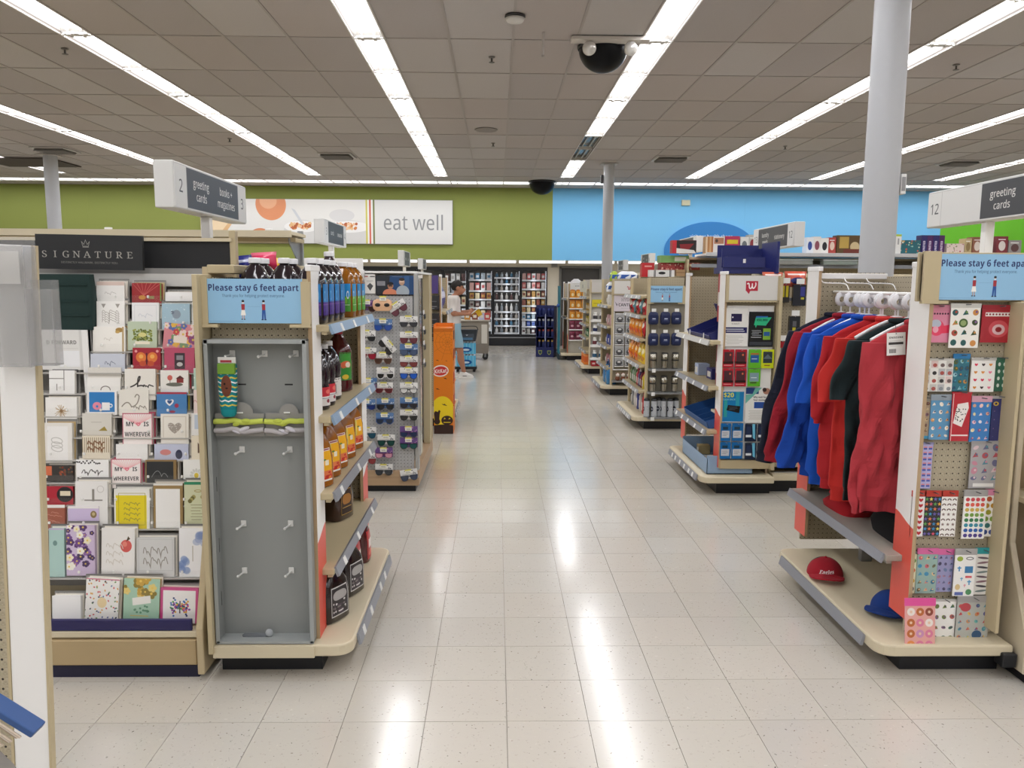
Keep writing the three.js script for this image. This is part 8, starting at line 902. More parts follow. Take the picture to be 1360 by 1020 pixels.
  const oc = cell(100, 120, '#d08a24', (k, w, h) => { fillR(k, '#d8922a', 0, 0, w, h); dot(k, '#f0dcae', w * 0.5, h * 0.65, w * 0.24, h * 0.2); fillR(k, '#b86a14', 0, 0, w, h * 0.2); }), mc = cell(100, 120, '#6a1f3a', (k, w, h) => { fillR(k, '#72203c', 0, 0, w, h); dot(k, '#d8a8b4', w * 0.5, h * 0.6, w * 0.26, h * 0.12); fillR(k, '#8f3050', 0, 0, w, h * 0.2); });
  for (let j = 0; j < 5; j++) { wpart(f, 'wing_shelf', rbx(1.52, 1.92, 0.42 + j * 0.22, 0.44 + j * 0.22, -16.46, -16.6, 0.003), whiteM); for (let i = 0; i < 3; i++) { const m = j > 1; solo('candy_bag', m ? 'golden orange candy bag on the last end cap' : 'maroon candy bag on the last end cap', 'candy bag', pillow(0.12, 0.18, 0.05, m ? oc : mc), sheetMat(oc, 0.3), [1.59 + i * 0.125, 0.53 + j * 0.22, -16.53], 0, m ? 'golden candy bags' : 'maroon candy bags').material = sheetMat(m ? oc : mc, 0.3); } }
  header(f, 1.53, 1.92, 1.47, 1.62, -16.53, 'white header panel atop the orange candy bags', 1, (k, w, h) => { fillR(k, '#dad9d6', 0, 0, w, h); for (let i = 0; i < 5; i++) fillR(k, '#3a3a40', w * (0.3 + 0.08 * i), h * 0.3, w * 0.03, h * 0.15); });
  const tb = thing('teal_board', 'tall teal board standing at the flank of the last end cap', 'board', [1.335, 0, -16.9]); part(tb, 'board', rbx(-0.012, 0.012, 0.12, 1.56, -0.24, 0.24, 0.004), M('#1f6f80', 0.5)); part(tb, 'foot', bx(-0.02, 0.02, 0, 0.12, -0.2, 0.2), M('#2a3a40', 0.5)); part(tb, 'blue_bow', new THREE.SphereGeometry(0.06, 12, 8).scale(0.6, 0.7, 1.2).translate(-0.03, 1.15, 0.2), M('#1d4a8a', 0.5));
  const wl = thing('crumpled_wrap', 'white crumpled plastic on the last header panel', 'plastic', [1.66, 1.622, -16.56]); part(wl, 'film', loft([[0, 0.12, 0.04, 2], [0.04, 0.1, 0.035, 2], [0.09, 0.05, 0.02, 2]], 20, (a, t) => 1 + 0.15 * Math.sin(4 * a + 5 * t)), M('#e8e8ea', 0.2)); part(wl, 'tail', loft([[0, 0.05, 0.02, 2], [0.03, 0.02, 0.01]], 12).translate(-0.14, -0.01, 0.01), M('#e8e8ea', 0.2));
  gondola('final beige shelving run before the back wall', 1, 1.94, 8.5, -16.6, -17.5, 1.6, { near: false });
}

// ---------- aisle signs ----------
gondola('low beige shelving run behind the clothes rail', 1, 2.2, 6, -3.34, -4.25, 1.58, { near: false });
aisleSign(-1.42, -3.45, -4.42, 1.935, 2.135, [['greeting', 'cards'], ['books +', 'magazines']], '2', '3', -1, 1.711, 'aisle sign reading greeting cards and books + magazines');
aisleSign(-1.42, -6.4, -7.3, 1.93, 2.125, [['cards'], ['seasonal']], '3', '4', -1, 1.751, 'aisle sign before the eat well banner, numbered 3 and 4');
aisleSign(-1.42, -11.75, -12.65, 1.86, 2.09, [['snacks'], ['candy']], '6', '7', -1, 1.721, 'aisle sign behind the sunglasses poster, level with the shopper');
aisleSign(-1.42, -14.7, -15.5, 1.86, 2.06, [['home'], ['food']], '7', '8', -1, 1.631, 'smallest aisle sign over the last shelving run before the coolers');
aisleSign(2.45, -3.45, -4.43, 1.94, 2.135, [['greeting', 'cards'], ['']], '11', '12', 1, 1.611, 'aisle sign numbered 12 reading greeting cards over the clothes end cap', 0.5);
aisleSign(2.4, -6.28, -7.28, 1.925, 2.12, [['stationery'], ['laundry', 'needs']], '12', '13', 1, 1.711, 'aisle sign reading laundry needs and stationery');
aisleSign(2.4, -9.4, -10.26, 2.0, 2.19, [['baby'], ['diapers', 'food']], '13', '14', 1, 1.931, 'aisle sign before the red toy box and oval blue sign');
aisleSign(2.4, -12.2, -12.95, 1.9, 2.09, [['hair'], ['bath', 'soap']], '14', '15', 1, 1.781, 'aisle sign over the run past the tall boxed goods');
aisleSign(2.35, -14.4, -15.1, 1.86, 2.05, [['vitamins'], ['pain']], '15', '16', 1, 1.731, 'aisle sign just past the farther column');
// ---------- signs on the fascia ----------
{
  const b = [-7.2, -1.09, 2.55, 3.6], c = cell(1500, 270, '#d9d8d4', (k, w, h) => {
    fillR(k, '#e6e5e2', 0, 0, w, h);
    k.save(); k.beginPath(); k.rect(0, 0, w * 0.66, h); k.clip();
    poly(k, '#e2b988', [[w * 0.02, 0], [w * 0.12, 0], [w * 0.145, h * 0.4], [w * 0.07, h], [w * 0.0, h * 0.8]]); poly(k, '#f0d8b4', [[0, h * 0.03], [w * 0.11, h * 0.03], [w * 0.13, h * 0.4], [w * 0.06, h * 0.9], [0, h * 0.7]]);
    dot(k, '#e0946a', w * 0.28, h * 0.12, w * 0.06, h * 0.36, -0.12); dot(k, '#eab08a', w * 0.27, h * 0.04, w * 0.034, h * 0.18); dot(k, '#de8e62', w * 0.235, h * 1.0, w * 0.055, h * 0.34); dot(k, '#eac0a0', w * 0.0, h * 1.05, w * 0.05, h * 0.3);
    for (const [x, r] of [[0.4, 0.075], [0.585, 0.095]]) { dot(k, '#d9d8d7', w * x, h * 0.8, w * r, h * 0.34); dot(k, '#f1f0ef', w * x, h * 0.62, w * r * 0.92, h * 0.13); for (let i = 0; i < 45; i++) dot(k, pick(['#d88a4a', '#b8623a', '#e8c08a', '#c86a4a', '#f0c8a0']), w * (x + rr(-0.045, 0.035)), h * rr(0.54, 0.66), w * 0.006, h * 0.03, i); }
    poly(k, '#cfd2d6', [[w * 0.36, h * 0.2], [w * 0.375, h * 0.24], [w * 0.41, h * 0.56], [w * 0.4, h * 0.58]]); dot(k, '#d9d8d8', w * 0.56, h * 0.36, w * 0.05, h * 0.14); k.restore();
    fillR(k, '#d6d5d2', w * 0.655, 0, w * 0.035, h); [['#d8cf5a', 0.655], ['#efeeea', 0.662], ['#d8604a', 0.669], ['#efeeea', 0.676], ['#6f7a3c', 0.684]].forEach(([q, x]) => fillR(k, q, w * x, 0, w * 0.006, h)); fillR(k, '#e2e2e0', w * 0.69, 0, w * 0.31, h); txt(k, 'eat well', w * 0.845, h * 0.52, h * 0.46, '#909294', 'sans-serif', '', 'center', w * 0.245); });
  const o = thing('wall_banner', 'long white eat well banner with eggs, toast and cereal on the green fascia', 'sign', [(b[0] + b[1]) / 2, b[2], FZ + 0.03]); part(o, 'print', pbox(b[1] - b[0], b[3] - b[2], 0.02, c).translate(0, (b[3] - b[2]) / 2, 0.02), sheetMat(c, 0.5)); part(o, 'frame', bx(-(b[1] - b[0]) / 2 - 0.01, (b[1] - b[0]) / 2 + 0.01, -0.012, b[3] - b[2] + 0.01, -0.03, 0.008), M('#8a8a80', 0.5));
  const s = new THREE.Shape(); s.absellipse(0, 0, 1.15, 0.72, 0, Math.PI * 2); const g = new THREE.ExtrudeGeometry(s, { depth: 0.04, bevelEnabled: false, curveSegments: 40 });
  const w = thing('oval_sign', 'oval blue sign reading visit our health shops on the pale blue fascia', 'sign', [5.28, 2.42, FZ]); part(w, 'panel', g, M('#2f7fc4', 0.5)); const tc = cell(700, 260, '#2f7fc4', (k, W, H) => { fillR(k, '#2f7fc4', 0, 0, W, H); txt(k, 'visit our health shops', W * 0.5, H * 0.3, H * 0.26, '#e8eef6', 'sans-serif', '', 'center', W * 0.92); txt(k, 'pharmacy', W * 0.5, H * 0.74, H * 0.42, '#e8eef6', 'sans-serif', 'bold', 'center', W * 0.8); }); part(w, 'lettering', pbox(1.15, 0.43, 0.004, tc).translate(0, 0.28, 0.043), sheetMat(tc, 0.5));
  const y = thing('wall_box', 'small cream utility box high on the pale blue fascia', 'box', [4.63, 3.53, FZ]); part(y, 'case', rbx(-0.1, 0.1, 0, 0.13, 0.001, 0.06, 0.006), M('#d8d4b4', 0.5)); part(y, 'rim', bx(-0.104, 0.104, -0.004, 0.134, 0.001, 0.01), M('#b9b598', 0.5));
  const sp = thing('wall_speaker', 'grey wall box between the coolers and the dark door', 'speaker', [1.47, 2.02, ZB + 0.001]); part(sp, 'case', rbx(-0.08, 0.08, 0, 0.13, 0, 0.1, 0.008), M('#a39f98', 0.5)); part(sp, 'grille', bx(-0.065, 0.065, 0.015, 0.115, 0.1, 0.104), M('#77746f', 0.6));
  const pb = thing('pole_box', 'slim white alarm box on the flank of the thick column', 'box', [2.675, 2.22, -5.28]); part(pb, 'case', rbx(-0.018, 0.018, 0, 0.13, -0.04, 0.04, 0.004), whiteM); part(pb, 'face', bx(-0.012, 0.012, 0.02, 0.11, 0.04, 0.042), M('#9a9a9c', 0.5));
  const pc = thing('pole_camera', 'small dark camera on the farther column', 'camera', [2.04, 3.55, -15.6]); part(pc, 'body', rbx(-0.03, 0.02, 0, 0.16, -0.03, 0.03, 0.006), M('#4a4a4c', 0.5)); part(pc, 'bracket', bx(0.02, 0.03, 0.05, 0.1, -0.01, 0.01), steel);
}
// ---------- things on the ceiling ----------
{
  const dome = (x, z, s, label, lamps) => { const o = thing('security_dome', label, 'camera dome', [x, CEIL - 0.002, z]); part(o, 'dome', new THREE.SphereGeometry(0.225 * s, 36, 14, 0, Math.PI * 2, Math.PI / 2, Math.PI / 2).scale(1, 0.92, 1).translate(0, -0.03, 0), M('#07090e', 0.35, { specularIntensity: 0.35 })); part(o, 'ring', lathe([[0.232 * s, -0.03], [0.24 * s, -0.02], [0.24 * s, 0], [0, 0]], 36), M('#2a2b30', 0.4)); if (lamps) { part(o, 'bracket_plate', rbx(-0.34, 0.4, -0.035, -0.001, 0.2, 0.34, 0.006), M('#cfc9c2', 0.5)); for (const q of [-0.17, 0.22]) { part(o, 'lamp_head', lathe([[0, 0.03], [0.035, 0.028], [0.06, 0.01], [0.066, -0.012], [0.06, -0.02], [0, -0.022]], 24).rotateX(Math.PI / 2 * 1.2).translate(q, -0.11, 0.32), M('#dcdad6', 0.2, { metalness: 0.4 })); part(o, 'lamp_neck', rod([q, -0.03, 0.29], [q, -0.06, 0.3], 0.012), M('#cfc9c2', 0.5)); } } };
  dome(1.03, -8.0, 1.05, 'large black security dome with two emergency lamp heads beside the lit row', true); dome(1.02, -18.3, 1.3, 'plain black security dome close to the back wall', false);
  const sm = thing('smoke_detector', 'round smoke detector on the ceiling with a dark vent ring', 'detector', [0.15, CEIL - 0.001, -7.15]); part(sm, 'base', lathe([[0, 0], [0.09, 0], [0.09, -0.012], [0.07, -0.02], [0, -0.02]], 28), M('#3c3a3c', 0.6)); part(sm, 'cover', lathe([[0.05, -0.02], [0.085, -0.022], [0.07, -0.05], [0, -0.056]], 28), M('#d9d6d2', 0.5));
  const st = thing('hanging_rod', 'thin white rod hanging from a ceiling tile by the smoke detector', 'rod', [0.42, CEIL, -7.6]); part(st, 'rod', rod([0, 0, 0], [0, -0.2, 0], 0.012), M('#c4beba', 0.5)); part(st, 'tip', new THREE.SphereGeometry(0.014, 10, 8).translate(0, -0.205, 0), M('#a8a29e', 0.5));
  const sk = [[-0.06, -8.42, 'sprinkler head nearest the smoke detector'], [-0.07, -13.42, 'sprinkler head beyond the round grey speaker'], [-4.33, -8.3, 'sprinkler head between the first two lamp rows'], [-4.35, -13.24, 'sprinkler head farther along between the first two lamp rows'], [4.81, -8.5, 'sprinkler head beyond the thick column'], [4.82, -13.45, 'sprinkler head between the lamp row and the oval sign']];
  for (const [x, z, l] of sk) { const o = thing('sprinkler', 'small ' + l, 'sprinkler', [x, CEIL, z]); part(o, 'escutcheon', lathe([[0, 0], [0.035, 0], [0.03, -0.01], [0, -0.012]], 16), M('#8a847f', 0.4)); part(o, 'stem', rod([0, -0.01, 0], [0, -0.05, 0], 0.01), M('#5a5653', 0.4)); part(o, 'deflector', lathe([[0, -0.05], [0.03, -0.05], [0.03, -0.054], [0, -0.054]], 12), M('#5a5653', 0.4)); }
  for (const [x, z, l] of [[-2.93, -14.83, 'white louvred ceiling vent near the green fascia'], [3.19, -14.82, 'white louvred ceiling vent near the blue fascia'], [8.68, -15.0, 'white louvred ceiling vent over the lime end of the shop'], [-7.84, -14.5, 'dim louvred ceiling vent behind the thin far column']]) { const o = thing('ceiling_vent', l, 'vent', [x, CEIL - 0.001, z]); part(o, 'frame', merge([bx(-0.3, 0.3, -0.02, 0, -0.3, -0.26), bx(-0.3, 0.3, -0.02, 0, 0.26, 0.3), bx(-0.3, -0.26, -0.02, 0, -0.26, 0.26), bx(0.26, 0.3, -0.02, 0, -0.26, 0.26)]), M('#c4c2c0', 0.5)); for (let i = 0; i < 5; i++) part(o, 'louver', bx(-0.26, 0.26, -0.003, 0.003, -0.05, 0.05).rotateX(0.6).translate(0, -0.03, -0.2 + i * 0.1), M('#aaa8a6', 0.5)); }
  const rs = thing('ceiling_speaker', 'round grey speaker grille flush with the ceiling tiles', 'speaker', [-0.17, CEIL - 0.001, -12.27]); part(rs, 'grille', lathe([[0, 0], [0.16, 0], [0.16, -0.01], [0, -0.014]], 28), M('#8f8985', 0.7)); part(rs, 'rim', lathe([[0.16, 0], [0.175, 0], [0.17, -0.014], [0.16, -0.012]], 28), M('#a39d99', 0.6));
  const dk = thing('ceiling_hatch', 'dark open hatch in the ceiling beside the last lamp row', 'hatch', [-9.0, CEIL - 0.002, -16.0]); part(dk, 'panel', bx(-0.9, 0.55, -0.02, -0.001, -0.55, 0.55), M('#4d4542', 0.8)); part(dk, 'edge', bx(-0.92, 0.57, -0.01, -0.001, 0.55, 0.58), M('#6a625e', 0.8));
}
// ---------- coolers in the back wall ----------
{
  const blk = M('#0d0f16', 0.35), o = thing('cooler', 'long black framed glass door cooler set in the back wall', 'cooler', [-1.07, 0, ZB - 0.4]);
  const x0 = -3.44, x1 = 1.3, zf = ZB + 0.02, zb = ZB - 0.78;
  wpart(o, 'kick_panel', bx(x0, x1, 0.002, 0.2, ZB + 0.01, ZB - 0.1), M('#15181d', 0.4)); wpart(o, 'bumper_rail', rbx(x0, x1, 0.2, 0.225, zf + 0.02, ZB - 0.1, 0.006), M('#8f9092', 0.35, { metalness: 0.5 }));
  wpart(o, 'interior', merge([bx(x0, x1, 0.225, 2.0, zb - 0.01, zb), bx(x0, x1, 0.2, 0.24, zb, ZB - 0.1), bx(x0, x1, 1.99, 2.01, zb, ZB - 0.02), bx(x0, x0 + 0.02, 0.2, 2.0, zb, ZB), bx(x1 - 0.02, x1, 0.2, 2.0, zb, ZB)]), M('#5a5d60', 0.6));
  wpart(o, 'frame', merge([bx(x0, x1, 1.955, 2.02, zf, ZB - 0.04), bx(x0, x1, 0.225, 0.27, zf, ZB - 0.04)]), blk);
  const edges = [-3.44, -2.75, -2.05, -1.38, -0.76, -0.1, 0.61, 1.3], led = new THREE.MeshStandardMaterial({ color: '#ffffff', emissive: '#eaf2ff', emissiveIntensity: 1.3 });
  const fillMats = {};
  const Y = [[], [], [], [0.45, 0.75, 1.05, 1.35, 1.65], [0.4, 0.72, 0.98, 1.2, 1.42, 1.7], [0.33, 0.52, 0.7, 0.88, 1.18, 1.42, 1.6, 1.76], [0.3, 0.5, 0.68, 0.86, 1.04, 1.25, 1.47, 1.7]];
  for (let d = 0; d < 7; d++) {
    const a = edges[d] + 0.035, b = edges[d + 1] - 0.035;
    const door = wpart(o, 'door', merge([bx(a - 0.03, a, 0.27, 1.955, zf + 0.01, ZB - 0.02), bx(b, b + 0.03, 0.27, 1.955, zf + 0.01, ZB - 0.02), bx(a, b, 1.93, 1.955, zf + 0.01, ZB - 0.02), bx(a, b, 0.27, 0.295, zf + 0.01, ZB - 0.02)]), blk);
    part(door, 'pane', bx(a - o.position.x, b - o.position.x, 0.295, 1.93, ZB - 0.006 - o.position.z, ZB - 0.002 - o.position.z), clear); part(door, 'handle', rbx(b - 0.01 - o.position.x, b + 0.008 - o.position.x, 0.9, 1.3, zf + 0.012 - o.position.z, zf + 0.04 - o.position.z, 0.004), M('#1d1f24', 0.4));
    if (d < 3) continue;
    wpart(o, 'light_bar', bx(b - 0.005, b + 0.02, 0.3, 1.92, ZB - 0.06, ZB - 0.05), led); const l = new THREE.RectAreaLight('#eaf2ff', 5, 0.03, 1.6); l.name = 'light_bar_lamp'; l.position.set((a + b) / 2, 1.1, ZB - 0.05); l.castShadow = true; scene.add(l);
    Y[d].forEach((y, j) => {
      const sh = wpart(o, 'shelf', bx(a, b, y - 0.02, y, ZB - 0.14, zb), M('#77797c', 0.5)); part(sh, 'price_rail', bx(a - o.position.x, b - o.position.x, y - 0.035, y + 0.005, ZB - 0.14 - o.position.z, ZB - 0.13 - o.position.z), M('#d9dcde', 0.4));
      const cols = [['#a8b4bc', '#3a7aa0', '#c9ccd0'], ['#e4e4e2', '#b8b0a8', '#8a929a'], ['#c05a5a', '#d8a8a0', '#e6e2de'], ['#b88a3c', '#8a4a3a', '#d8c8a0'], ['#3a5ab0', '#e4e8f0', '#7a8ab8'], ['#d8d8d4', '#5a3a3a', '#a8a49c']], kind = [[2, 4, 3, 1, 5], [1, 3, 5, 3, 2, 0], [1, 0, 1, 1, 5, 1, 0, 0], [5, 4, 0, 3, 3, 3, 2, 2]][d - 3][j] ?? 1, cs = cols[kind], next = Y[d][j + 1] ?? 1.93, h = Math.min(0.2, (next - y) * 0.72), N = d < 5 ? 4 : 5;
      const word = ['silver blue', 'white', 'red and white', 'amber and brown', 'blue and white', 'grey and dark'][kind], bay = ['the cooler bay nearest the shopper', 'the frozen snack bay', 'the bottle bay', 'the carton bay by the wall end'][d - 3], lev = ['lowest', 'second', 'third', 'fourth', 'fifth', 'sixth', 'seventh', 'top'][j];
      for (let i = 0; i < N; i++) { const x = a + (b - a) * (i + 0.5) / N, w = (b - a) / N * 0.36, q = thing(d === 5 ? 'bottle' : 'carton', word + ' package on the ' + lev + ' shelf of ' + bay, 'package', [x, y + 0.0005, ZB - 0.22], 0, word + ' packages, ' + lev + ' shelf, ' + bay); const c = cs[(i * 2 + j) % 3]; fillMats[c] ??= M(c, 0.4); if (d === 5) { part(q, 'body', lathe([[0, 0], [w * 0.8, 0], [w * 0.8, h * 0.6], [w * 0.35, h * 0.82], [w * 0.35, h]], 12), fillMats[c]); part(q, 'cap', lathe([[w * 0.4, h * 0.9], [w * 0.4, h * 1.04], [0, h * 1.04]], 10), M('#e6e6e6', 0.5)); } else { part(q, 'box', bx(-w, w, 0, h, -w * 0.8, w * 0.8), fillMats[c]); part(q, 'label', bx(-w * 0.7, w * 0.7, h * 0.3, h * 0.7, w * 0.8, w * 0.8 + 0.002), M(cs[(i + 1) % 3], 0.5)); } }
    });
  }
}
{ // ---------- navy cardboard shipper near the coolers ----------
  const o = thing('cardboard_stand', 'navy cardboard shipper with shield badges at its foot near the coolers', 'display stand', [1.11, 0, -17.45], -0.25), n = M('#141f5c', 0.5), lc = cell(120, 140, '#16225f', (k, w, h) => { fillR(k, '#16225f', 0, 0, w, h); poly(k, '#a8b04a', [[w * 0.2, h * 0.2], [w * 0.8, h * 0.2], [w * 0.75, h * 0.65], [w * 0.5, h * 0.85], [w * 0.25, h * 0.65]]); poly(k, '#1f3a4a', [[w * 0.28, h * 0.28], [w * 0.72, h * 0.28], [w * 0.68, h * 0.6], [w * 0.5, h * 0.75], [w * 0.32, h * 0.6]]); });
  part(o, 'base_block', bx(-0.2, 0.2, 0, 0.2, -0.2, 0.2), n); for (const x of [-0.1, 0.1]) part(o, 'badge', pbox(0.14, 0.15, 0.004, lc).translate(x, 0.1, 0.203), sheetMat(lc, 0.5));
  part(o, 'back_wall', bx(-0.2, 0.2, 0.2, 1.12, -0.2, -0.19), n); part(o, 'center_post', bx(-0.012, 0.03, 0.2, 1.1, 0.17, 0.2), n); part(o, 'post_lettering', bx(0.002, 0.016, 0.35, 0.95, 0.2, 0.2015), M('#c9cfe0', 0.5)); for (const x of [-0.2, 0.19]) part(o, 'side_wall', bx(x, x + 0.01, 0.2, 1.1, -0.2, 0.2), n); for (let j = 0; j < 4; j++) part(o, 'shelf', bx(-0.19, 0.19, 0.2 + j * 0.23, 0.215 + j * 0.23, -0.19, 0.19), n); part(o, 'header', bx(-0.2, 0.2, 1.08, 1.14, 0.15, 0.2), n);
  const cs = ['#c9a04a', '#b0483c', '#d8d8da', '#3a4aa0']; for (let j = 0; j < 4; j++) for (let i = 0; i < 4; i++) { const lx = -0.14 + i * 0.09 + (i > 1 ? 0.02 : 0), c = Math.cos(-0.25), s2 = Math.sin(-0.25), q = thing('spray_can', ['gold', 'red', 'silver', 'royal blue'][j] + ' capped can in the navy cardboard shipper', 'can', [1.11 + lx * c + 0.1 * s2, 0.2155 + j * 0.23, -17.45 - lx * s2 + 0.1 * c], 0, ['gold', 'red', 'silver', 'blue'][j] + ' cans in the navy shipper'); part(q, 'can', lathe([[0, 0], [0.03, 0], [0.03, 0.12], [0, 0.122]], 14), M('#24306a', 0.4)); part(q, 'cap', lathe([[0.028, 0.12], [0.026, 0.16], [0, 0.16]], 12), M(cs[j], 0.4)); }
}
{ // ---------- stock cart, water and baskets ----------
  const o = thing('stock_cart', 'beige grey stock cart on castors in front of the coolers', 'cart', [-0.47, 0, -16.75]), m = M('#8f877c', 0.5);
  wpart(o, 'body', rbx(-0.76, -0.17, 0.16, 0.82, -16.52, -17.0, 0.01), m); wpart(o, 'top', rbx(-0.79, -0.14, 0.82, 0.845, -16.48, -17.04, 0.006), M('#b7b0a4', 0.5)); wpart(o, 'side_panel', rbx(-0.32, -0.2, 0.35, 0.75, -16.5, -16.52, 0.004), M('#cfcbc2', 0.5)); wpart(o, 'lower_skirt', rbx(-0.72, -0.18, 0.14, 0.34, -16.5, -16.52, 0.004), M('#7f776d', 0.5));
  for (const [x, z] of [[-0.7, -16.6], [-0.24, -16.6], [-0.7, -16.95], [-0.24, -16.95]]) { const w = wpart(o, 'castor', new THREE.CylinderGeometry(0.06, 0.06, 0.03, 20).rotateX(Math.PI / 2).translate(x, 0.06, z), M('#1c1c1e', 0.6)); part(w, 'fork', bx(x - 0.02 - o.position.x, x + 0.02 - o.position.x, 0.06, 0.16, z + 0.018 - o.position.z, z + 0.024 - o.position.z), steel); }
  [['gold snack carton on the stock cart', '#c98a2c', -0.62], ['brown snack carton on the stock cart', '#8a4a34', -0.46], ['white and blue snack carton on the stock cart', '#b4b8d8', -0.32], ['red and white snack carton on the stock cart', '#c04a44', -0.2]].forEach(([l, c, x]) => { const q = thing('carton', l, 'carton', [x, 0.846, -16.65]); part(q, 'body', rbx(-0.06, 0.06, 0, 0.14, -0.05, 0.05, 0.004), M(c, 0.5)); part(q, 'label', bx(-0.035, 0.035, 0.04, 0.1, 0.05, 0.052), M('#e4dccc', 0.5)); });
  const p = thing('dolly', 'low black dolly under the bottled water packs', 'dolly', [-0.56, 0, -14.4]); part(p, 'deck', rbx(-0.2, 0.2, 0.05, 0.1, -0.16, 0.16, 0.006), M('#15161a', 0.5)); for (const [x, z] of [[-0.15, 0.1], [0.15, 0.1], [-0.15, -0.1], [0.15, -0.1]]) part(p, 'wheel', new THREE.CylinderGeometry(0.025, 0.025, 0.03, 14).rotateX(Math.PI / 2).translate(x, 0.025, z), M('#0d0d0f', 0.6));
  const wc = cell(240, 160, '#3a9ad0', (k, w, h) => { fillR(k, '#5ab4dc', 0, 0, w, h); for (let i = 0; i < 6; i++) fillR(k, '#8fd0ea', w * i / 6 + 4, 0, w * 0.03, h); dot(k, '#1a5aa0', w * 0.5, h * 0.6, w * 0.3, h * 0.24); dot(k, '#c9e4f0', w * 0.5, h * 0.62, w * 0.18, h * 0.1); });
  ['lower shrink wrapped pack of bottled water on the black dolly', 'upper shrink wrapped pack of bottled water under the dark basket'].forEach((l, i) => { const q = thing('water_pack', l, 'water pack', [-0.56, 0.1005 + i * 0.231, -14.4]); part(q, 'wrap', pbox(0.36, 0.2, 0.26, wc).translate(0, 0.1, 0), sheetMat(wc, 0.15)); for (let a = 0; a < 6; a++) for (let b = 0; b < 4; b++) part(q, 'bottle_cap', new THREE.CylinderGeometry(0.013, 0.02, 0.03, 10).translate(-0.15 + a * 0.06, 0.214, -0.095 + b * 0.063), M('#d8e8f0', 0.3)); });
  const bk = thing('shopping_basket', 'dark grey shopping basket with a pale W resting on the water', 'basket', [-0.54, 0.563, -14.36]), bc = cell(200, 130, '#2a3038', (k, w, h) => { fillR(k, '#2f3842', 0, 0, w, h); wMark(k, w * 0.5, h * 0.4, w * 0.09, '#c9d0d6'); fillR(k, '#3f6a8a', w * 0.1, h * 0.7, w * 0.8, h * 0.3); });
  part(bk, 'bin', loft([[0, 0.16, 0.11, 6], [0.2, 0.2, 0.14, 6], [0.205, 0.205, 0.145, 6], [0.2, 0.19, 0.13, 6], [0.02, 0.15, 0.1, 6]], 32), M('#2a323b', 0.5)); part(bk, 'emblem', pbox(0.26, 0.15, 0.003, bc).rotateX(-0.15).translate(0, 0.1, 0.134), sheetMat(bc, 0.4)); part(bk, 'handle', tube([[-0.2, 0.2, 0], [-0.15, 0.26, 0.02], [0.15, 0.27, 0.02], [0.2, 0.2, 0]], 0.008, 20, 6), M('#1c2026', 0.5));
}
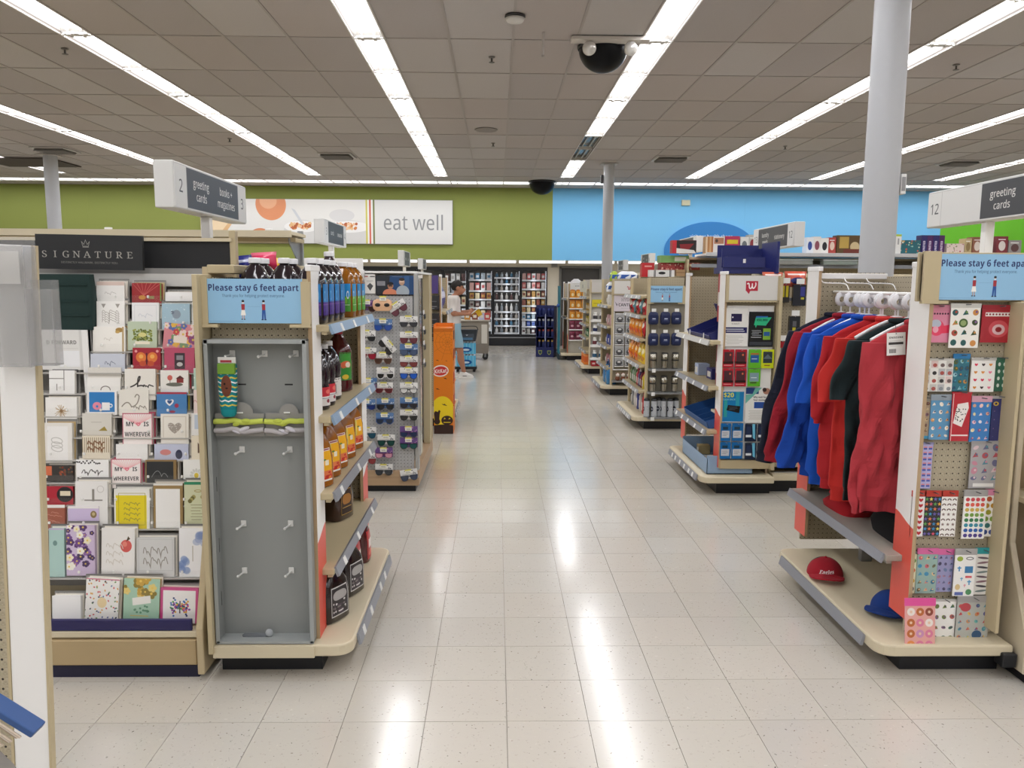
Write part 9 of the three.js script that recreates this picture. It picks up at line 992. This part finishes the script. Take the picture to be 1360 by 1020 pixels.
{ // ---------- the shopper ----------
  const cap = (p, a, b, r0, r1) => { const dx = b[0] - a[0], dy = b[1] - a[1], dz = b[2] - a[2], t = Math.max(0, Math.min(1, ((p[0] - a[0]) * dx + (p[1] - a[1]) * dy + (p[2] - a[2]) * dz) / (dx * dx + dy * dy + dz * dz))); return Math.hypot(p[0] - a[0] - t * dx, p[1] - a[1] - t * dy, p[2] - a[2] - t * dz) - (r0 + (r1 - r0) * t); };
  const ell = (p, c, r) => (Math.hypot((p[0] - c[0]) / r[0], (p[1] - c[1]) / r[1], (p[2] - c[2]) / r[2]) - 1) * Math.min(...r);
  const sm = (a, b, k) => { const h = Math.max(0, k - Math.abs(a - b)) / k; return Math.min(a, b) - h * h * k / 4; };
  const blend = (l, k) => l.reduce((a, b) => sm(a, b, k));
  const field = (c, half, res, f) => { const mc = new MarchingCubes(res, M('#ffffff'), false, false, 120000); mc.isolation = 0; let n = 0; for (let k = 0; k < res; k++) for (let j = 0; j < res; j++) for (let i = 0; i < res; i++) mc.field[n++] = -f([c[0] + half * (i - res / 2) / (res / 2), c[1] + half * (j - res / 2) / (res / 2), c[2] + half * (k - res / 2) / (res / 2)]); mc.update(); const g = new THREE.BufferGeometry(); g.setAttribute('position', new THREE.BufferAttribute(mc.positionArray.slice(0, mc.count * 3), 3)); g.setAttribute('normal', new THREE.BufferAttribute(mc.normalArray.slice(0, mc.count * 3), 3)); g.scale(half, half, half); g.translate(...c); g.computeVertexNormals(); return g; };
  const J = { hip: [-0.01, 0.88, 0], waist: [-0.01, 1.02, 0], chest: [0, 1.26, 0], neck: [0.03, 1.4, 0], sN: [-0.01, 1.34, 0.17], sF: [-0.01, 1.34, -0.17], eN: [0.0, 1.1, 0.21], eF: [0.02, 1.1, -0.2], wN: [0.23, 1.09, 0.11], wF: [0.24, 1.13, -0.09], kN: [0.1, 0.48, 0.09], aN: [0.17, 0.08, 0.09], kF: [-0.03, 0.48, -0.09], aF: [-0.08, 0.08, -0.09], hN: [0, 0.84, 0.085], hF: [0, 0.84, -0.085] };
  const torso = (p) => blend([ell(p, [-0.01, 1.2, 0], [0.105, 0.19, 0.165]), ell(p, [0, 0.95, 0], [0.1, 0.15, 0.145]), cap(p, J.sN, J.sF, 0.055, 0.055)], 0.08);
  const upper = (p) => Math.min(cap(p, J.sN, J.eN, 0.05, 0.04), cap(p, J.sF, J.eF, 0.05, 0.04)), fore = (p) => Math.min(cap(p, J.eN, J.wN, 0.038, 0.026), cap(p, J.eF, J.wF, 0.038, 0.026)), thigh = (p) => Math.min(cap(p, J.hN, J.kN, 0.085, 0.055), cap(p, J.hF, J.kF, 0.085, 0.055)), shin = (p) => Math.min(sm(cap(p, J.kN, J.aN, 0.052, 0.036), ell(p, [0.11, 0.34, 0.09], [0.055, 0.12, 0.052]), 0.03), cap(p, J.kF, J.aF, 0.052, 0.036));
  const HC = [0.075, 1.535, 0], head = (p) => blend([ell(p, [HC[0] - 0.012, HC[1] + 0.02, 0], [0.098, 0.092, 0.078]), ell(p, [HC[0] + 0.04, HC[1] - 0.055, 0], [0.058, 0.062, 0.056]), ell(p, [HC[0] + 0.1, HC[1] - 0.035, 0], [0.022, 0.022, 0.014]), Math.min(ell(p, [HC[0] - 0.01, HC[1] - 0.01, 0.08], [0.02, 0.03, 0.01]), ell(p, [HC[0] - 0.01, HC[1] - 0.01, -0.08], [0.02, 0.03, 0.01])), cap(p, J.neck, [HC[0] - 0.01, HC[1] - 0.05, 0], 0.05, 0.048)], 0.03);
  const bodyF = (p) => blend([torso(p), sm(upper(p), fore(p), 0.02), sm(thigh(p), shin(p), 0.03), cap(p, J.chest, J.neck, 0.07, 0.05)], 0.04);
  const hand = (w, s) => { const [x, y, z] = w; return (p) => blend([cap(p, w, [x + 0.05, y + 0.005, z - s * 0.02], 0.024, 0.03), ...[0, 1, 2, 3].map((i) => { const b = [x + 0.075, y + 0.024 - i * 0.017, z - s * 0.03], m = [x + 0.1 - i * 0.004, y + 0.024 - i * 0.018, z - s * 0.045], e = [x + 0.092 - i * 0.004, y + 0.02 - i * 0.018, z - s * 0.07]; return Math.min(cap(p, b, m, 0.0095, 0.0085), cap(p, m, e, 0.0085, 0.0078)); }), Math.min(cap(p, [x + 0.03, y + 0.024, z - s * 0.012], [x + 0.055, y + 0.048, z - s * 0.018], 0.011, 0.0095), cap(p, [x + 0.055, y + 0.048, z - s * 0.018], [x + 0.075, y + 0.05, z - s * 0.026], 0.0095, 0.008))], 0.008); };
  const skin = M('#a8745a', 0.6), o = thing('person', 'shopper in a white t-shirt and pale shorts looking down at an open book', 'person', [-0.73, 0, -13.5]);
  const hN = hand(J.wN, 1), hF = hand(J.wF, -1);
  part(o, 'body', merge([field([0.05, 0.76, 0], 0.78, 84, bodyF), field(HC, 0.16, 56, head), field([J.wN[0] + 0.05, J.wN[1], J.wN[2] - 0.02], 0.09, 48, hN), field([J.wF[0] + 0.05, J.wF[1], J.wF[2] + 0.02], 0.09, 48, hF)]), skin);
  part(o, 'hair', field([HC[0] - 0.01, HC[1] + 0.03, 0], 0.15, 52, (p) => Math.max(ell(p, [HC[0] - 0.02, HC[1] + 0.03, 0], [0.108, 0.1, 0.09]) + 0.003 * Math.sin(60 * p[0]) * Math.sin(70 * p[2]), -(p[1] - (HC[1] + 0.015) + (p[0] < HC[0] - 0.02 ? 0.06 : 0) + (p[0] > HC[0] + 0.04 ? -0.02 : 0)))), M('#17120f', 0.7));
  for (const s of [-1, 1]) { part(o, 'eye', new THREE.SphereGeometry(0.01, 10, 8).translate(HC[0] + 0.083, HC[1] - 0.002, s * 0.032), M('#1d1714', 0.3)); part(o, 'eyebrow', rbx(HC[0] + 0.08, HC[0] + 0.09, HC[1] + 0.014, HC[1] + 0.02, s * 0.02, s * 0.046, 0.002), M('#17120f', 0.8)); } part(o, 'mouth', rbx(HC[0] + 0.09, HC[0] + 0.097, HC[1] - 0.075, HC[1] - 0.068, -0.02, 0.02, 0.002), M('#8a4a40', 0.6));
  part(o, 'tshirt', field([0.02, 1.13, 0], 0.36, 66, (p) => Math.max(sm(torso(p), Math.max(upper(p), 1.17 - p[1]), 0.04) - 0.018 - 0.006 * Math.sin(24 * p[1] + 9 * p[0]), 0.84 - p[1], p[1] - 1.405)), M('#d9d3cf', 0.9)); part(o, 'shorts', field([0.02, 0.72, 0], 0.3, 56, (p) => Math.max(sm(thigh(p), ell(p, [0, 0.92, 0], [0.1, 0.12, 0.14]), 0.05) - 0.026 - 0.006 * Math.sin(16 * p[1] + 20 * p[0]), 0.52 - p[1], p[1] - 0.93)), new THREE.MeshStandardMaterial({ roughness: 0.9, color: '#8fb0c0' }));
  for (const [a, l] of [[J.aN, 0], [J.aF, 1]]) { const sh = part(o, 'shoe', loft([[0, 0.125, 0.045, 2.6, 0.04], [0.02, 0.13, 0.047, 2.6, 0.04], [0.05, 0.115, 0.042, 2.4, 0.03], [0.075, 0.075, 0.038, 2.2, 0], [0.1, 0.05, 0.036, 2, -0.02]], 28).translate(a[0], 0.001, a[2]), M('#dedbd6', 0.6)); part(sh, 'sole', loft([[0, 0.13, 0.048, 2.6, 0.04], [0.018, 0.134, 0.05, 2.6, 0.04]], 24).translate(a[0], 0.0005, a[2]), M('#eceae6', 0.5)); part(sh, 'stripe', rbx(a[0] - 0.02, a[0] + 0.05, 0.03, 0.04, a[2] + 0.04, a[2] + 0.049, 0.002), M('#2a2a2e', 0.6)); }
  const b = thing('open_book', 'open book with yellow cover held in the hands of the shopper', 'book', [-0.73 + 0.36, 1.1, -13.5]); b.rotation.z = 0.55;
  part(b, 'cover', rbx(-0.02, -0.012, -0.06, 0.1, -0.1, 0.1, 0.002).rotateZ(-1.2), M('#d8b01f', 0.5)); part(b, 'pages', merge([loft([[0, 0.1, 0.07, 8], [0.012, 0.098, 0.068, 8]], 24).rotateZ(0.15).translate(0.04, 0.035, 0.05), loft([[0, 0.1, 0.07, 8], [0.012, 0.098, 0.068, 8]], 24).rotateZ(0.1).translate(0.04, 0.035, -0.05)]), M('#e2ddd6', 0.7)); part(b, 'back_cover', rbx(0.02, 0.1, -0.08, 0.03, 0.03, 0.038, 0.002), M('#d8b01f', 0.5));
}

renderer.render(scene, camera);
